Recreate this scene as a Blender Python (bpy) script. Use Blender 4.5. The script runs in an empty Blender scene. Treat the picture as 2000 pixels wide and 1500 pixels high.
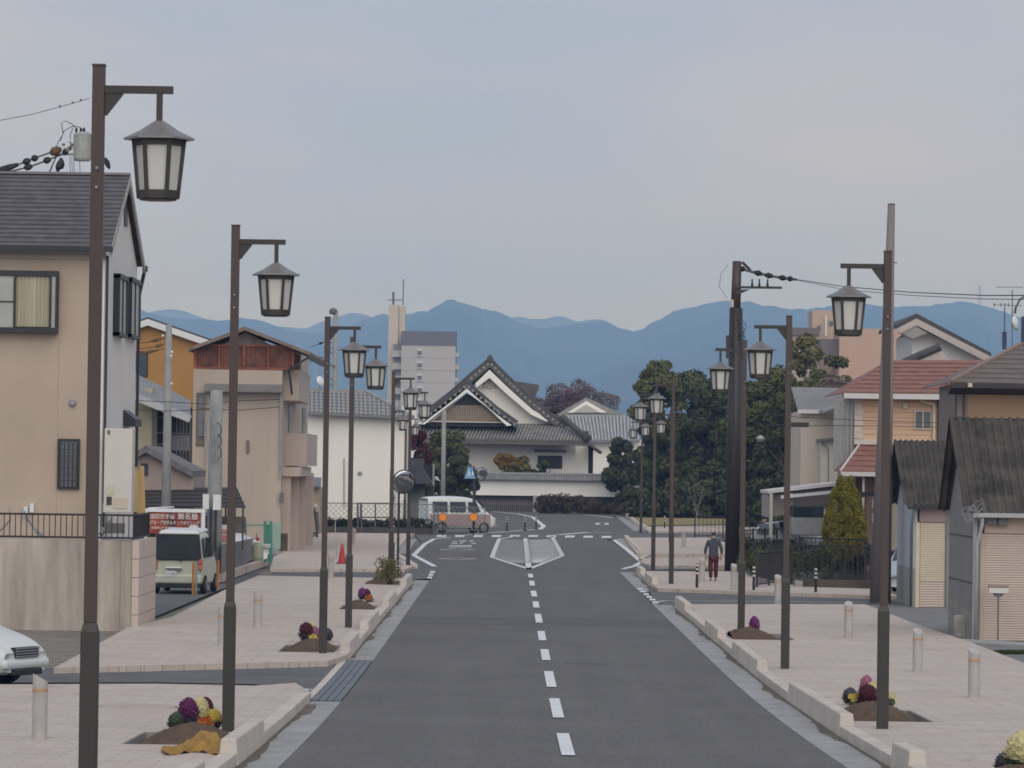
import bpy, math, random
import numpy as np
from mathutils import Vector, Matrix
R = math.radians
random.seed(7); rng = np.random.default_rng(7)
SC = bpy.context.scene
C = bpy.data.collections.new("street"); SC.collection.children.link(C)

# ------------------------------------------------------------ camera
EYE = Vector((0, 0, 3.85)); F = 7500.0
phi = R(.79)
_y = Vector((-4 / F, -160 / F, -1)).normalized()
_z = Vector((math.sin(phi), math.cos(phi), 0)); _z = (_z - _z.dot(_y) * _y).normalized()
_x = _y.cross(_z)
ROT = Matrix((_x, _y, _z))                       # camera axes -> world axes
cam = bpy.data.cameras.new("camera"); cam.lens = 135; cam.sensor_width = 36
cam.clip_start = .5; cam.clip_end = 60000
co = bpy.data.objects.new("camera", cam); SC.collection.objects.link(co)
co.location = EYE; co.rotation_euler = ROT.to_euler(); SC.camera = co

# ------------------------------------------------------------ sky and sun (bright overcast)
W = bpy.data.worlds.new("World"); SC.world = W; W.use_nodes = True
nt = W.node_tree; nt.nodes.clear(); N = nt.nodes.new; L = nt.links.new
out = N("ShaderNodeOutputWorld")
sky = N("ShaderNodeTexSky"); sky.sky_type = 'NISHITA'; sky.sun_disc = False
sky.sun_elevation = R(37); sky.sun_rotation = R(172); sky.air_density = 1.2; sky.dust_density = 2
bg1 = N("ShaderNodeBackground"); bg1.inputs[1].default_value = .06; L(sky.outputs[0], bg1.inputs[0])
tc = N("ShaderNodeTexCoord"); mp = N("ShaderNodeMapping"); mp.inputs['Scale'].default_value = (5, 5, 16)
mp.inputs['Rotation'].default_value = (R(8), R(-14), 0)
mp.inputs['Location'].default_value = (3.1, .4, .25)
no = N("ShaderNodeTexNoise"); no.inputs['Scale'].default_value = 1.0; no.inputs['Detail'].default_value = 5; no.inputs['Roughness'].default_value = .5
cr = N("ShaderNodeValToRGB")
cr.color_ramp.elements[0].position = .34; cr.color_ramp.elements[0].color = (.325, .40, .55, 1)
cr.color_ramp.elements[1].position = .66; cr.color_ramp.elements[1].color = (.455, .455, .525, 1)
L(tc.outputs['Generated'], mp.inputs[0]); L(mp.outputs[0], no.inputs['Vector']); L(no.outputs[0], cr.inputs[0])
bg2 = N("ShaderNodeBackground"); bg2.inputs[1].default_value = 1.12; L(cr.outputs[0], bg2.inputs[0])
mx = N("ShaderNodeMixShader"); mx.inputs[0].default_value = .9
L(bg1.outputs[0], mx.inputs[1]); L(bg2.outputs[0], mx.inputs[2]); L(mx.outputs[0], out.inputs[0])
sun = bpy.data.lights.new("sun", 'SUN'); sun.energy = 1.5; sun.angle = R(75); sun.color = (1, .94, .85)
so = bpy.data.objects.new("sun", sun); SC.collection.objects.link(so)
so.rotation_euler = Vector((.12, -.82, .68)).to_track_quat('Z', 'Y').to_euler()
SC.view_settings.view_transform = 'Standard'; SC.view_settings.look = 'None'
SC.view_settings.exposure = 0.12; SC.view_settings.gamma = 1; SC.view_settings.use_curve_mapping = False
SC.cycles.max_bounces = 6; SC.cycles.volume_bounces = 1
SC.cycles.sample_clamp_indirect = 3; SC.cycles.filter_width = 1.7
try: SC.cycles.use_denoising = True
except Exception: pass

# ------------------------------------------------------------ surveying: sight lines from the photographer's spot
def ray(px, py): return ROT @ Vector(((px - 1000) / F, -(py - 750) / F, -1))
def at(px, py, Y):
    d = ray(px, py); return EYE + d * (Y / d.y)
def atX(px, py, X):
    d = ray(px, py); return EYE + d * (X / d.x)
def g(y):                                       # the street dips away from the viewer, then runs level
    y = max(y, 20); return 3.5e-4 * (75 - y) ** 2 if y < 75 else 0.0
def G(px, py, dz=0.0):
    d = ray(px, py); lo, hi = 10.0, 3000.0
    for _ in range(50):
        m = (lo + hi) / 2; p = EYE + d * (m / d.y)
        if p.z > g(m) + dz: lo = m
        else: hi = m
    return EYE + d * (lo / d.y)
def X_(px, py, Y): return at(px, py, Y).x
def Z_(px, py, Y): return at(px, py, Y).z

# ------------------------------------------------------------ materials
MATS = {}
def mat(name, col, rough=.8, var=.18, scale=3.0, bump=.0, bscale=30, metal=0, streak=0.0, spec=.4, tint=None):
    if name in MATS: return MATS[name]
    m = bpy.data.materials.new(name); m.use_nodes = True; t = m.node_tree; b = t.nodes['Principled BSDF']
    n = t.nodes.new; l = t.links.new
    tc = n("ShaderNodeTexCoord")
    no = n("ShaderNodeTexNoise"); no.inputs['Scale'].default_value = scale; no.inputs['Detail'].default_value = 6; no.inputs['Roughness'].default_value = .62
    src = tc.outputs['Object']
    if streak:
        mp = n("ShaderNodeMapping"); mp.inputs['Scale'].default_value = (1, 1, .12); l(src, mp.inputs[0]); l(mp.outputs[0], no.inputs['Vector'])
    else: l(src, no.inputs['Vector'])
    rp = n("ShaderNodeValToRGB"); e = rp.color_ramp.elements; e[0].position = .3; e[1].position = .72
    k = 1 - var; k2 = 1 + var * .6
    e[0].color = (*[c * k for c in (tint or col)], 1); e[1].color = (*[min(1, c * k2) for c in col], 1)
    l(no.outputs[0], rp.inputs[0]); l(rp.outputs[0], b.inputs['Base Color'])
    b.inputs['Roughness'].default_value = rough; b.inputs['Metallic'].default_value = metal
    b.inputs['Specular IOR Level'].default_value = spec
    if bump:
        n2 = n("ShaderNodeTexNoise"); n2.inputs['Scale'].default_value = bscale; n2.inputs['Detail'].default_value = 3; l(src, n2.inputs['Vector'])
        bp = n("ShaderNodeBump"); bp.inputs['Strength'].default_value = bump; bp.inputs['Distance'].default_value = .02
        l(n2.outputs[0], bp.inputs['Height']); l(bp.outputs[0], b.inputs['Normal'])
    MATS[name] = m; return m
def paving(name, c1, c2, mortar, w, h, ms=.012, bump=.3, big=(.9, 1.06)):
    m = bpy.data.materials.new(name); m.use_nodes = True; t = m.node_tree; b = t.nodes['Principled BSDF']; n = t.nodes.new; l = t.links.new
    tc = n("ShaderNodeTexCoord"); br = n("ShaderNodeTexBrick"); br.inputs['Scale'].default_value = 1
    br.inputs['Color1'].default_value = (*c1, 1); br.inputs['Color2'].default_value = (*c2, 1); br.inputs['Mortar'].default_value = (*mortar, 1)
    br.inputs['Mortar Size'].default_value = ms; br.inputs['Brick Width'].default_value = w; br.inputs['Row Height'].default_value = h; br.inputs['Mortar Smooth'].default_value = .3
    l(tc.outputs['Object'], br.inputs['Vector'])
    no = n("ShaderNodeTexNoise"); no.inputs['Scale'].default_value = .5; no.inputs['Detail'].default_value = 8; no.inputs['Roughness'].default_value = .7; l(tc.outputs['Object'], no.inputs['Vector'])
    mr = n("ShaderNodeMapRange"); mr.inputs['From Min'].default_value = .3; mr.inputs['From Max'].default_value = .7; mr.inputs['To Min'].default_value = big[0]; mr.inputs['To Max'].default_value = big[1]
    l(no.outputs[0], mr.inputs[0])
    mul = n("ShaderNodeVectorMath"); mul.operation = 'SCALE'; l(br.outputs[0], mul.inputs[0]); l(mr.outputs[0], mul.inputs['Scale'])
    # scattered dark flecks and tyre scuffs on the paving
    n3 = n("ShaderNodeTexNoise"); n3.inputs['Scale'].default_value = 2.2; n3.inputs['Detail'].default_value = 4
    mp = n("ShaderNodeMapping"); mp.inputs['Scale'].default_value = (1, .35, 1); l(tc.outputs['Object'], mp.inputs[0]); l(mp.outputs[0], n3.inputs['Vector'])
    m3 = n("ShaderNodeMapRange"); m3.inputs['From Min'].default_value = .64; m3.inputs['From Max'].default_value = .72; m3.inputs['To Min'].default_value = 1; m3.inputs['To Max'].default_value = .78; l(n3.outputs[0], m3.inputs[0])
    mul2 = n("ShaderNodeVectorMath"); mul2.operation = 'SCALE'; l(mul.outputs[0], mul2.inputs[0]); l(m3.outputs[0], mul2.inputs['Scale'])
    l(mul2.outputs[0], b.inputs['Base Color'])
    bp = n("ShaderNodeBump"); bp.inputs['Strength'].default_value = bump; bp.inputs['Distance'].default_value = .01; bp.invert = True
    l(br.outputs['Fac'], bp.inputs['Height']); l(bp.outputs[0], b.inputs['Normal']); b.inputs['Roughness'].default_value = .8
    MATS[name] = m; return m
def glass(name, col=(.05, .06, .065), rough=.08):
    m = bpy.data.materials.new(name); m.use_nodes = True; t = m.node_tree; b = t.nodes['Principled BSDF']
    no = t.nodes.new("ShaderNodeTexNoise"); no.inputs['Scale'].default_value = 1.5
    rp = t.nodes.new("ShaderNodeValToRGB"); rp.color_ramp.elements[0].color = (*[c * .7 for c in col], 1); rp.color_ramp.elements[1].color = (*[c * 1.3 for c in col], 1)
    tc = t.nodes.new("ShaderNodeTexCoord"); t.links.new(tc.outputs['Object'], no.inputs['Vector'])
    t.links.new(no.outputs[0], rp.inputs[0]); t.links.new(rp.outputs[0], b.inputs['Base Color'])
    b.inputs['Roughness'].default_value = rough; b.inputs['Specular IOR Level'].default_value = .6
    MATS[name] = m; return m

def asphalt(name, c):
    m = bpy.data.materials.new(name); m.use_nodes = True; t = m.node_tree; b = t.nodes['Principled BSDF']; n = t.nodes.new; l = t.links.new
    tc = n("ShaderNodeTexCoord"); mp = n("ShaderNodeMapping"); mp.inputs['Scale'].default_value = (1.6, .05, 1); l(tc.outputs['Object'], mp.inputs[0])
    a = n("ShaderNodeTexNoise"); a.inputs['Scale'].default_value = 1; a.inputs['Detail'].default_value = 4; l(mp.outputs[0], a.inputs['Vector'])      # lengthwise wear
    p = n("ShaderNodeTexNoise"); p.inputs['Scale'].default_value = .28; p.inputs['Detail'].default_value = 9; p.inputs['Roughness'].default_value = .7; l(tc.outputs['Object'], p.inputs['Vector'])
    mp2 = n("ShaderNodeMapping"); mp2.inputs['Scale'].default_value = (1, .12, 1); l(tc.outputs['Object'], mp2.inputs[0])
    s = n("ShaderNodeTexNoise"); s.inputs['Scale'].default_value = 26; s.inputs['Detail'].default_value = 2; l(mp2.outputs[0], s.inputs['Vector'])
    def mr(src, lo, hi, f0=.3, f1=.7):
        q = n("ShaderNodeMapRange"); q.inputs['From Min'].default_value = f0; q.inputs['From Max'].default_value = f1; q.inputs['To Min'].default_value = lo; q.inputs['To Max'].default_value = hi; l(src, q.inputs[0]); return q.outputs[0]
    def mul(x, y):
        q = n("ShaderNodeMath"); q.operation = 'MULTIPLY'; l(x, q.inputs[0]); l(y, q.inputs[1]); return q.outputs[0]
    k = mul(mul(mr(a.outputs[0], .93, 1.06), mr(p.outputs[0], .86, 1.12)), mr(s.outputs[0], .86, 1.14))
    vm = n("ShaderNodeVectorMath"); vm.operation = 'SCALE'; vm.inputs[0].default_value = c; l(k, vm.inputs['Scale']); l(vm.outputs[0], b.inputs['Base Color'])
    bp = n("ShaderNodeBump"); bp.inputs['Strength'].default_value = .3; bp.inputs['Distance'].default_value = .01; l(s.outputs[0], bp.inputs['Height']); l(bp.outputs[0], b.inputs['Normal'])
    b.inputs['Roughness'].default_value = .84; b.inputs['Specular IOR Level'].default_value = .3; MATS[name] = m; return m
ASPH = asphalt('asphalt', (.125, .121, .115))
ASPH2 = mat('old_asphalt', (.125, .124, .122), .85, .25, .8, .3, 50)
PAVE = paving('sidewalk_paving', (.48, .40, .335), (.525, .455, .39), (.36, .305, .255), .6, .3)
KERB = mat('kerb_stone', (.56, .50, .43), .8, .16, 1.2, .2, 30)
CONC = mat('gutter_concrete', (.33, .33, .32), .85, .25, 1.6, .25, 40)
WHITE = mat('road_paint', (.70, .71, .70), .6, .12, 3, .1, 60)
GRAVEL = mat('gravel_lot', (.22, .195, .165), .95, .35, 1.5, .8, 18)
DARKB = mat('dark_brown_metal', (.036, .030, .027), .5, .2, 2, .05, 40, spec=.5)
RUSTB = mat('brown_metal_pole', (.064, .044, .036), .5, .25, 1.2, .05, 40, streak=1, spec=.5)
BLACK = mat('black_metal', (.022, .022, .024), .5, .2, 2)
STEEL = mat('galvanized_steel', (.32, .33, .34), .5, .2, 3, metal=.3)
UCONC = mat('concrete_pole', (.30, .30, .29), .85, .18, 2, .1, 30)
WIRE = mat('wire_sheath', (.03, .03, .034), .7, .1)
WHITEM = mat('white_metal', (.70, .71, .70), .4, .06, 2)
SOIL = mat('soil', (.115, .075, .045), .95, .4, 6, .8, 25)
LEAF = mat('dark_leaves', (.06, .065, .03), .7, .45, .35, spec=.25, tint=(.034, .042, .02))
LEAF2 = mat('olive_leaves', (.085, .088, .032), .7, .4, .5, spec=.25)
BARK = mat('bark', (.09, .07, .055), .9, .3, 4, .4, 20)
GLASS = glass('window_glass')
GLASSG = glass('grey_window_glass', (.16, .17, .165), .2)
GRAYM = mat('grey_metal', (.14, .145, .15), .5, .12)
RED = mat('red_plastic', (.42, .035, .03), .5, .1)
ORANGE = mat('orange_plastic', (.75, .20, .02), .4, .1)

# ------------------------------------------------------------ mesh building
class B:
    def __init__(s): s.v = []; s.f = []
    def _a(s, vs, fs):
        o = len(s.v); s.v += [tuple(p) for p in vs]; s.f += [tuple(i + o for i in f) for f in fs]; return s
    def hexa(s, p):   # p: bottom 4 ccw, top 4 ccw
        return s._a(p, [(3, 2, 1, 0), (4, 5, 6, 7), (0, 1, 5, 4), (1, 2, 6, 5), (2, 3, 7, 6), (3, 0, 4, 7)])
    def box(s, x0, x1, y0, y1, z0, z1):
        x0, x1 = min(x0, x1), max(x0, x1); y0, y1 = min(y0, y1), max(y0, y1); z0, z1 = min(z0, z1), max(z0, z1)
        return s.hexa([(x0, y0, z0), (x1, y0, z0), (x1, y1, z0), (x0, y1, z0), (x0, y0, z1), (x1, y0, z1), (x1, y1, z1), (x0, y1, z1)])
    def pbox(s, px0, py0, px1, py1, Y, d):       # front face on plane Y seen between these sight lines
        mx_, my = (px0 + px1) / 2, (py0 + py1) / 2
        return s.box(X_(px0, my, Y), X_(px1, my, Y), Y, Y + d, Z_(mx_, py1, Y), Z_(mx_, py0, Y))
    def poly(s, pts): return s._a(pts, [tuple(range(len(pts)))])
    def prism(s, pts, d):
        n = len(pts); d = Vector(d); a = [Vector(p) for p in pts]
        return s._a(a + [p + d for p in a], [tuple(range(n))[::-1], tuple(range(n, 2 * n))] + [(i, (i + 1) % n, (i + 1) % n + n, i + n) for i in range(n)])
    def tube(s, pts, r, n=8, cap=True):
        pts = [Vector(p) for p in pts]; m = len(pts); rs = r if isinstance(r, (list, tuple)) else [r] * m
        vs = []; up = None
        for i, p in enumerate(pts):
            d = (pts[min(i + 1, m - 1)] - pts[max(i - 1, 0)]).normalized()
            a = Vector((0, 0, 1)) if abs(d.z) < .9 else Vector((0, 1, 0))
            u = d.cross(a).normalized(); w = d.cross(u)
            for k in range(n):
                t = 2 * math.pi * (k + .5) / n; vs.append(p + (u * math.cos(t) + w * math.sin(t)) * rs[i])
        fs = [(i * n + k, i * n + (k + 1) % n, (i + 1) * n + (k + 1) % n, (i + 1) * n + k) for i in range(m - 1) for k in range(n)]
        if cap: fs += [tuple(range(n))[::-1], tuple(range((m - 1) * n, m * n))]
        return s._a(vs, fs)
    def bar(s, a, b, w, h=None): # square bar
        h = h or w; a = Vector(a); b = Vector(b); d = (b - a).normalized()
        up = Vector((0, 0, 1)) if abs(d.z) < .95 else Vector((0, 1, 0))
        u = d.cross(up).normalized() * w / 2; v = u.cross(d).normalized() * h / 2
        return s.hexa([a - u - v, a + u - v, b + u - v, b - u - v, a - u + v, a + u + v, b + u + v, b - u + v])
    def lathe(s, prof, c=(0, 0, 0), n=12, ph=0):
        c = Vector(c); m = len(prof); vs = []
        for r, z in prof:
            for k in range(n):
                t = 2 * math.pi * k / n + ph; vs.append(c + Vector((r * math.cos(t), r * math.sin(t), z)))
        fs = [(i * n + k, i * n + (k + 1) % n, (i + 1) * n + (k + 1) % n, (i + 1) * n + k) for i in range(m - 1) for k in range(n)]
        fs += [tuple(range(n))[::-1], tuple(range((m - 1) * n, m * n))]
        return s._a(vs, fs)
    def grid(s, P, closed=False):
        r, c = len(P), len(P[0]); cc = c if closed else c - 1
        return s._a([p for q in P for p in q], [(i * c + j, i * c + (j + 1) % c, (i + 1) * c + (j + 1) % c, (i + 1) * c + j) for i in range(r - 1) for j in range(cc)])
    def sheet(s, p00, p10, p01, p11, nw, amp, th=.03, per=6, rows=1):   # corrugated sheet, waves run from edge p00-p10 up to p01-p11
        p00, p10, p01, p11 = map(Vector, (p00, p10, p01, p11)); nrm = (p10 - p00).cross(p01 - p00).normalized()
        if nrm.z < 0: nrm = -nrm
        for off in (0, -th):
            Pg = []
            for i in range(rows + 1):
                a = p00.lerp(p01, i / rows); b = p10.lerp(p11, i / rows)
                Pg.append([a.lerp(b, j / (nw * per)) + nrm * (off + amp * math.sin(2 * math.pi * j / per)) for j in range(nw * per + 1)])
            s.grid(Pg)
        a = len(s.v) - 2 * (rows + 1) * (nw * per + 1); c = nw * per + 1; o = (rows + 1) * c
        s.f += [(a + j, a + j + 1, a + o + j + 1, a + o + j) for j in range(c - 1)]
        return s
    def mesh(s, name, loc=(0, 0, 0)):
        me = bpy.data.meshes.new(name); l = Vector(loc)
        me.from_pydata([(x - l.x, y - l.y, z - l.z) for x, y, z in s.v], [], s.f); me.update(); return me
    def obj(s, name, m, parent=None, smooth=False, bevel=0, raw=False, **props):
        loc = Vector((0, 0, 0)); p = None if raw else parent
        while p is not None: loc += p.location; p = p.parent
        me = s.mesh(name, loc); me.materials.append(m)
        if smooth: me.polygons.foreach_set('use_smooth', [True] * len(me.polygons))
        return link(name, me, parent, bevel, **props)
def link(name, me, parent=None, bevel=0, **props):
    o = bpy.data.objects.new(name, me); C.objects.link(o)
    if parent: o.parent = parent
    if bevel:
        md = o.modifiers.new('bevel', 'BEVEL'); md.width = bevel; md.segments = 2; md.limit_method = 'ANGLE'
    for k, v in props.items(): o[k] = v
    return o
def thing(name, label, cat, loc=(0, 0, 0), group=None):
    o = bpy.data.objects.new(name, None); C.objects.link(o); o.location = loc; o.empty_display_size = .3
    o['label'] = label; o['category'] = cat
    if group: o['group'] = group
    return o
def dup(root, loc=None, rotz=None, label=None, parent=None):
    r = root.copy(); C.objects.link(r)
    if parent: r.parent = parent
    if loc is not None: r.location = loc
    if rotz is not None: r.rotation_euler = (0, 0, rotz)
    if label: r['label'] = label
    for ch in list(root.children): dup(ch, parent=r)
    return r
def piece(me, name, parent, loc, rotz=0):     # one more copy of a shared piece mesh
    o = bpy.data.objects.new(name, me); C.objects.link(o); o.parent = parent; o.location = loc; o.rotation_euler = (0, 0, rotz); return o
def window(T, px0, py0, px1, py1, Y, nx=2, ny=1, fm=None, gm=None, fw=.05, proud=.06):
    mx_, my = (px0 + px1) / 2, (py0 + py1) / 2
    x0, x1, z0, z1 = X_(px0, my, Y), X_(px1, my, Y), Z_(mx_, py1, Y), Z_(mx_, py0, Y)
    return win(T, x0, x1, z0, z1, Y, nx, ny, fm, gm, fw, proud)
def win(T, x0, x1, z0, z1, Y, nx=2, ny=1, fm=None, gm=None, fw=.05, proud=.06):
    b = B()
    b.box(x0, x1, Y - proud, Y, z1 - fw, z1); b.box(x0, x1, Y - proud, Y, z0, z0 + fw)
    for i in range(nx + 1):
        x = x0 + (x1 - x0 - fw) * i / nx; b.box(x, x + fw, Y - proud + .002, Y, z0 + fw, z1 - fw)
    for j in range(1, ny):
        z = z0 + (z1 - z0) * j / ny; b.box(x0 + fw, x1 - fw, Y - proud + .006, Y, z - fw * .3, z + fw * .3)
    w = b.obj('window', fm or GRAYM, T)
    B().box(x0 + fw, x1 - fw, Y - proud * .45, Y - .004, z0 + fw, z1 - fw).obj('pane', gm or GLASS, w)
    return w
def courses(T, p00, p10, p01, p11, n, th, m, name='roof_tile_course', over=.04):   # lapped rows from eave (p00-p10) to ridge (p01-p11)
    p00, p10, p01, p11 = map(Vector, (p00, p10, p01, p11)); nrm = (p10 - p00).cross(p01 - p00).normalized()
    if nrm.z < 0: nrm = -nrm
    for i in range(n):
        t0, t1 = i / n, min(1, (i + 1) / n + over / n)
        a, b_, c, d = p00.lerp(p01, t0), p10.lerp(p11, t0), p10.lerp(p11, t1), p00.lerp(p01, t1)
        B().hexa([a, b_, c, d, a + nrm * th, b_ + nrm * th, c + nrm * th * .25, d + nrm * th * .25]).obj(name, m, T)
def wire(pts, r=.012, sag=.0, n=14):
    a, b = Vector(pts[0]), Vector(pts[1])
    return [a.lerp(b, i / n) - Vector((0, 0, sag * 4 * (i / n) * (1 - i / n))) for i in range(n + 1)]
# ------------------------------------------------------------ ground
import bmesh
def sheet_poly(name, pts, dz, m, thick=0, holes=(), parent=None, **props):
    """flat-laid surface following the street's dip; pts = plan points"""
    bm = bmesh.new(); vs = [bm.verts.new((p[0], p[1], 0)) for p in pts]; bm.faces.new(vs)
    ys = [p[1] for p in pts]
    cuts = [y for y in np.arange(16, 76, 3.0) if min(ys) < y < max(ys)]
    for (x0, x1, y0, y1) in holes: cuts += [y0, y1]
    for y in cuts:
        bmesh.ops.bisect_plane(bm, geom=bm.verts[:] + bm.edges[:] + bm.faces[:], plane_co=(0, y, 0), plane_no=(0, 1, 0))
    for (x0, x1, y0, y1) in holes:
        for x in (x0, x1):
            bmesh.ops.bisect_plane(bm, geom=bm.verts[:] + bm.edges[:] + bm.faces[:], plane_co=(x, 0, 0), plane_no=(1, 0, 0))
    for (x0, x1, y0, y1) in holes:
        kill = [f for f in bm.faces if x0 < f.calc_center_median().x < x1 and y0 < f.calc_center_median().y < y1]
        bmesh.ops.delete(bm, geom=kill, context='FACES')
    for v in bm.verts: v.co.z = g(v.co.y) + dz
    bmesh.ops.recalc_face_normals(bm, faces=bm.faces)
    if bm.faces[:] and sum(f.normal.z for f in bm.faces) < 0: bmesh.ops.reverse_faces(bm, faces=bm.faces[:])
    if thick:
        r = bmesh.ops.extrude_face_region(bm, geom=bm.faces[:])
        lo = [v for v in r['geom'] if isinstance(v, bmesh.types.BMVert)]
        for v in lo: v.co.z -= thick
        bmesh.ops.recalc_face_normals(bm, faces=bm.faces)
    me = bpy.data.meshes.new(name); bm.to_mesh(me); bm.free(); me.materials.append(m)
    return link(name, me, parent, **props)
def gp(*pp, dz=0.0): return [G(x, y, dz).xy[:] for x, y in pp]
ST = dict(kind='structure')
RL, RR, KL, KR = -2.63, 4.08, -3.13, 4.62
# land: one sheet to the horizon
bm = B(); ysl = [-60, 0] + list(range(16, 76, 4)) + [75, 120, 200, 400, 1000, 3000, 9000, 20000]
ysl = sorted(set(ysl)); bm.grid([[(x, y, g(y) - .06) for x in (-9000, -600, -60, 0, 60, 600, 9000)] for y in ysl]).obj('ground', mat('bare_ground', (.19, .175, .15), .95, .3, .3, .3, 8), **ST)
sheet_poly('road', [(RL, 12), (RR, 12), (RR, 139), (RR + .05, 139.5), (5.5, 147), (6.0, 160), (5.3, 190), (5.2, 205), (40, 212), (70, 245), (40, 262), (9, 268), (8, 300), (12, 330), (-40, 335), (-60, 250), (-40, 222), (-5.2, 212), (-4.3, 190), (-4.6, 165), (-3.5, 141), (RL, 136)], 0, ASPH, **ST)
# side streets (they run in from both sides between the raised pavements)
sheet_poly('side_street', gp((-400, 1306), (105, 1306), (668, 1288)) + [(KL - .13, 76.5), (KL - .13, 61.0)] + gp((500, 1338), (300, 1334), (-400, 1336)), .012, ASPH2, **ST)
sheet_poly('side_street', gp((530, 1111), (860, 1108), (852, 1130), (800, 1133), (530, 1127)), .012, ASPH2, **ST)
sheet_poly('side_street', gp((1262, 1146), (1290, 1147), (1700, 1162), (1800, 1164), (1800, 1180), (1700, 1181), (1285, 1182)), .012, ASPH2, **ST)
sheet_poly('side_street', gp((1215, 1103), (1400, 1103), (1400, 1114), (1215, 1114)), .012, ASPH2, **ST)
sheet_poly('gravel_lot', gp((-900, 1224), (300, 1222), (330, 1206), (450, 1146), (560, 1085), (560, 1120), (400, 1240), (105, 1306), (-900, 1312)), .004, GRAVEL, **ST)
sheet_poly('parking_lot', gp((255, 1225), (505, 1122), (600, 1065), (560, 1030), (200, 1060), (200, 1225)), .012, ASPH2, **ST)
sheet_poly('shed_yard', gp((1680, 1178), (1800, 1180), (2600, 1180), (2600, 1420), (2005, 1300), (1890, 1254), (1795, 1222)), .006, mat('worn_concrete', (.20, .195, .185), .9, .3, 1.1, .3, 20), **ST)
# raised pavements with planting pits let into them
PITS = {}
def pit_rect(px0, px1, py0, py1):
    a = G(px0, py1, .12); b = G(px1, py1, .12); c = G((px0 + px1) / 2, py0, .12); return (a.x, b.x, a.y, c.y)
P_L2 = (-4.70, KL - .30, 46.9, 49.8); P_L3 = (-4.55, KL - .28, 75.9, 79.0); P_L4 = (-4.35, KL - .28, 98.5, 101.5); P_L5 = (-4.5, KL - .28, 119.5, 123.0)
P_R1 = (KR + .3, 6.15, 55.2, 58.6); P_R3 = (KR + .3, 6.3, 84.2, 87.4); P_R0 = (KR + .3, 6.1, 40.2, 42.6)
left_near = [(-22, 20), (KL, 20), (KL, 61.5), (-3.55, 64.6)] + gp((500, 1339), (300, 1335), (-300, 1338), dz=.12)
sheet_poly('pavement', left_near, .12, PAVE, .3, [P_L2], **ST)
left_mid = [(KL, 75.0), (KL, 125.8)] + gp((505, 1124), (445, 1149), (335, 1205), (250, 1225), (105, 1304), (640, 1291), dz=.12)
sheet_poly('pavement', left_mid, .12, PAVE, .3, [P_L3, P_L4, P_L5], **ST)
left_far = [(-3.45, 141.5), (-4.9, 163)] + [(-5.3, 196)] + gp((810, 1042), (625, 1040), (600, 1058), (535, 1087), (527, 1111), (790, 1112), dz=.12)
sheet_poly('pavement', left_far, .12, PAVE, .3, **ST)
right_near = [(KR, 20), (22, 20)] + gp((2010, 1299), (1890, 1252), (1795, 1221), (1690, 1180), (1335, 1180), dz=.12) + [(KR, 107)]
sheet_poly('pavement', right_near, .12, PAVE, .3, [P_R1, P_R3, P_R0], **ST)
right_mid = [(KR, 122)] + gp((1285, 1149), (1700, 1163), (1760, 1164), (1700, 1147), (1540, 1142), (1440, 1116), (1262, 1115), dz=.12) + [(KR, 139.5)]
sheet_poly('pavement', right_mid, .12, PAVE, .3, **ST)
right_next = gp((1262, 1101), (1250, 1097), (1266, 1089), (1420, 1088), (1420, 1104), (1275, 1105), dz=.12)
sheet_poly('pavement', right_next, .12, PAVE, .3, **ST)
right_far = gp((1245, 1081), (1232, 1066), (1220, 1050), (1380, 1050), (1420, 1060), (1420, 1082), dz=.12)
sheet_poly('pavement', right_far, .12, PAVE, .3, **ST)
verge_pts = gp((1268, 1037), (1242, 1022), (1222, 1006), (1500, 1004), (1560, 1036), dz=.12)
sheet_poly('pavement', verge_pts, .10, PAVE, .3, **ST)
sheet_poly('grass_verge', gp((1262, 1027), (1245, 1016), (1237, 1009), (1500, 1006), (1500, 1022), (1340, 1026), dz=.14), .15, mat('dry_grass', (.30, .24, .10), .95, .4, 2, .5, 12), **ST)
# concrete gutters
def gutter(x0, x1, y0, y1, step=6.0, name='gutter'):
    root = bpy.data.objects.new(name, None); C.objects.link(root); root['kind'] = 'structure'
    y = y0
    while y < y1 - .5:
        e = min(y + step, y1)
        sheet_poly('gutter_slab', [(x0, y + .015), (x1, y + .015), (x1, e - .015), (x0, e - .015)], .006, CONC, .05, parent=root); y = e
    return root
gutter(KL, RL, 20, 61.0); gutter(KL, RL, 75.6, 128.0); gutter(RR, KR, 20, 109.5); gutter(RR, KR, 120.0, 141.0)
sheet_poly('gutter_slab', [(-5.05, 166), (-4.35, 166), (-4.75, 198), (-5.4, 198)], .006, CONC, .02, kind='structure')
sheet_poly('gutter_slab', gp((1200, 1053), (1222, 1052), (1260, 1081), (1228, 1081)), .006, CONC, .02, kind='structure')
sheet_poly('gutter_slab', gp((1203, 1009), (1215, 1009), (1262, 1037), (1238, 1037)), .006, CONC, .02, kind='structure')
# steel grating over the gutter where the first side street joins
T = thing('drain_grating', 'long steel drain grating across the mouth of the side street at left', 'drain grating', (-2.9, 68, g(68)))
sheet_poly('frame', [(KL - .12, 61.3), (KL, 61.3), (KL, 75.4), (KL - .12, 75.4)], .02, KERB, .05, parent=T)
for o in T.children: o.location = -T.location
GRT = mat('grating_steel', (.13, .15, .165), .5, .3, 2, .3, 60, metal=.2)
for k in range(7):
    a, b = 61.3 + k * 2.0, 61.3 + (k + 1) * 2.0 - .03
    for j in range(4):
        xa = KL + .01 + j * .122
        q = sheet_poly('grate_panel', [(xa, a), (xa + .108, a), (xa + .108, b), (xa, b)], .012, GRT, .03, parent=T); q.location = -T.location
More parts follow.
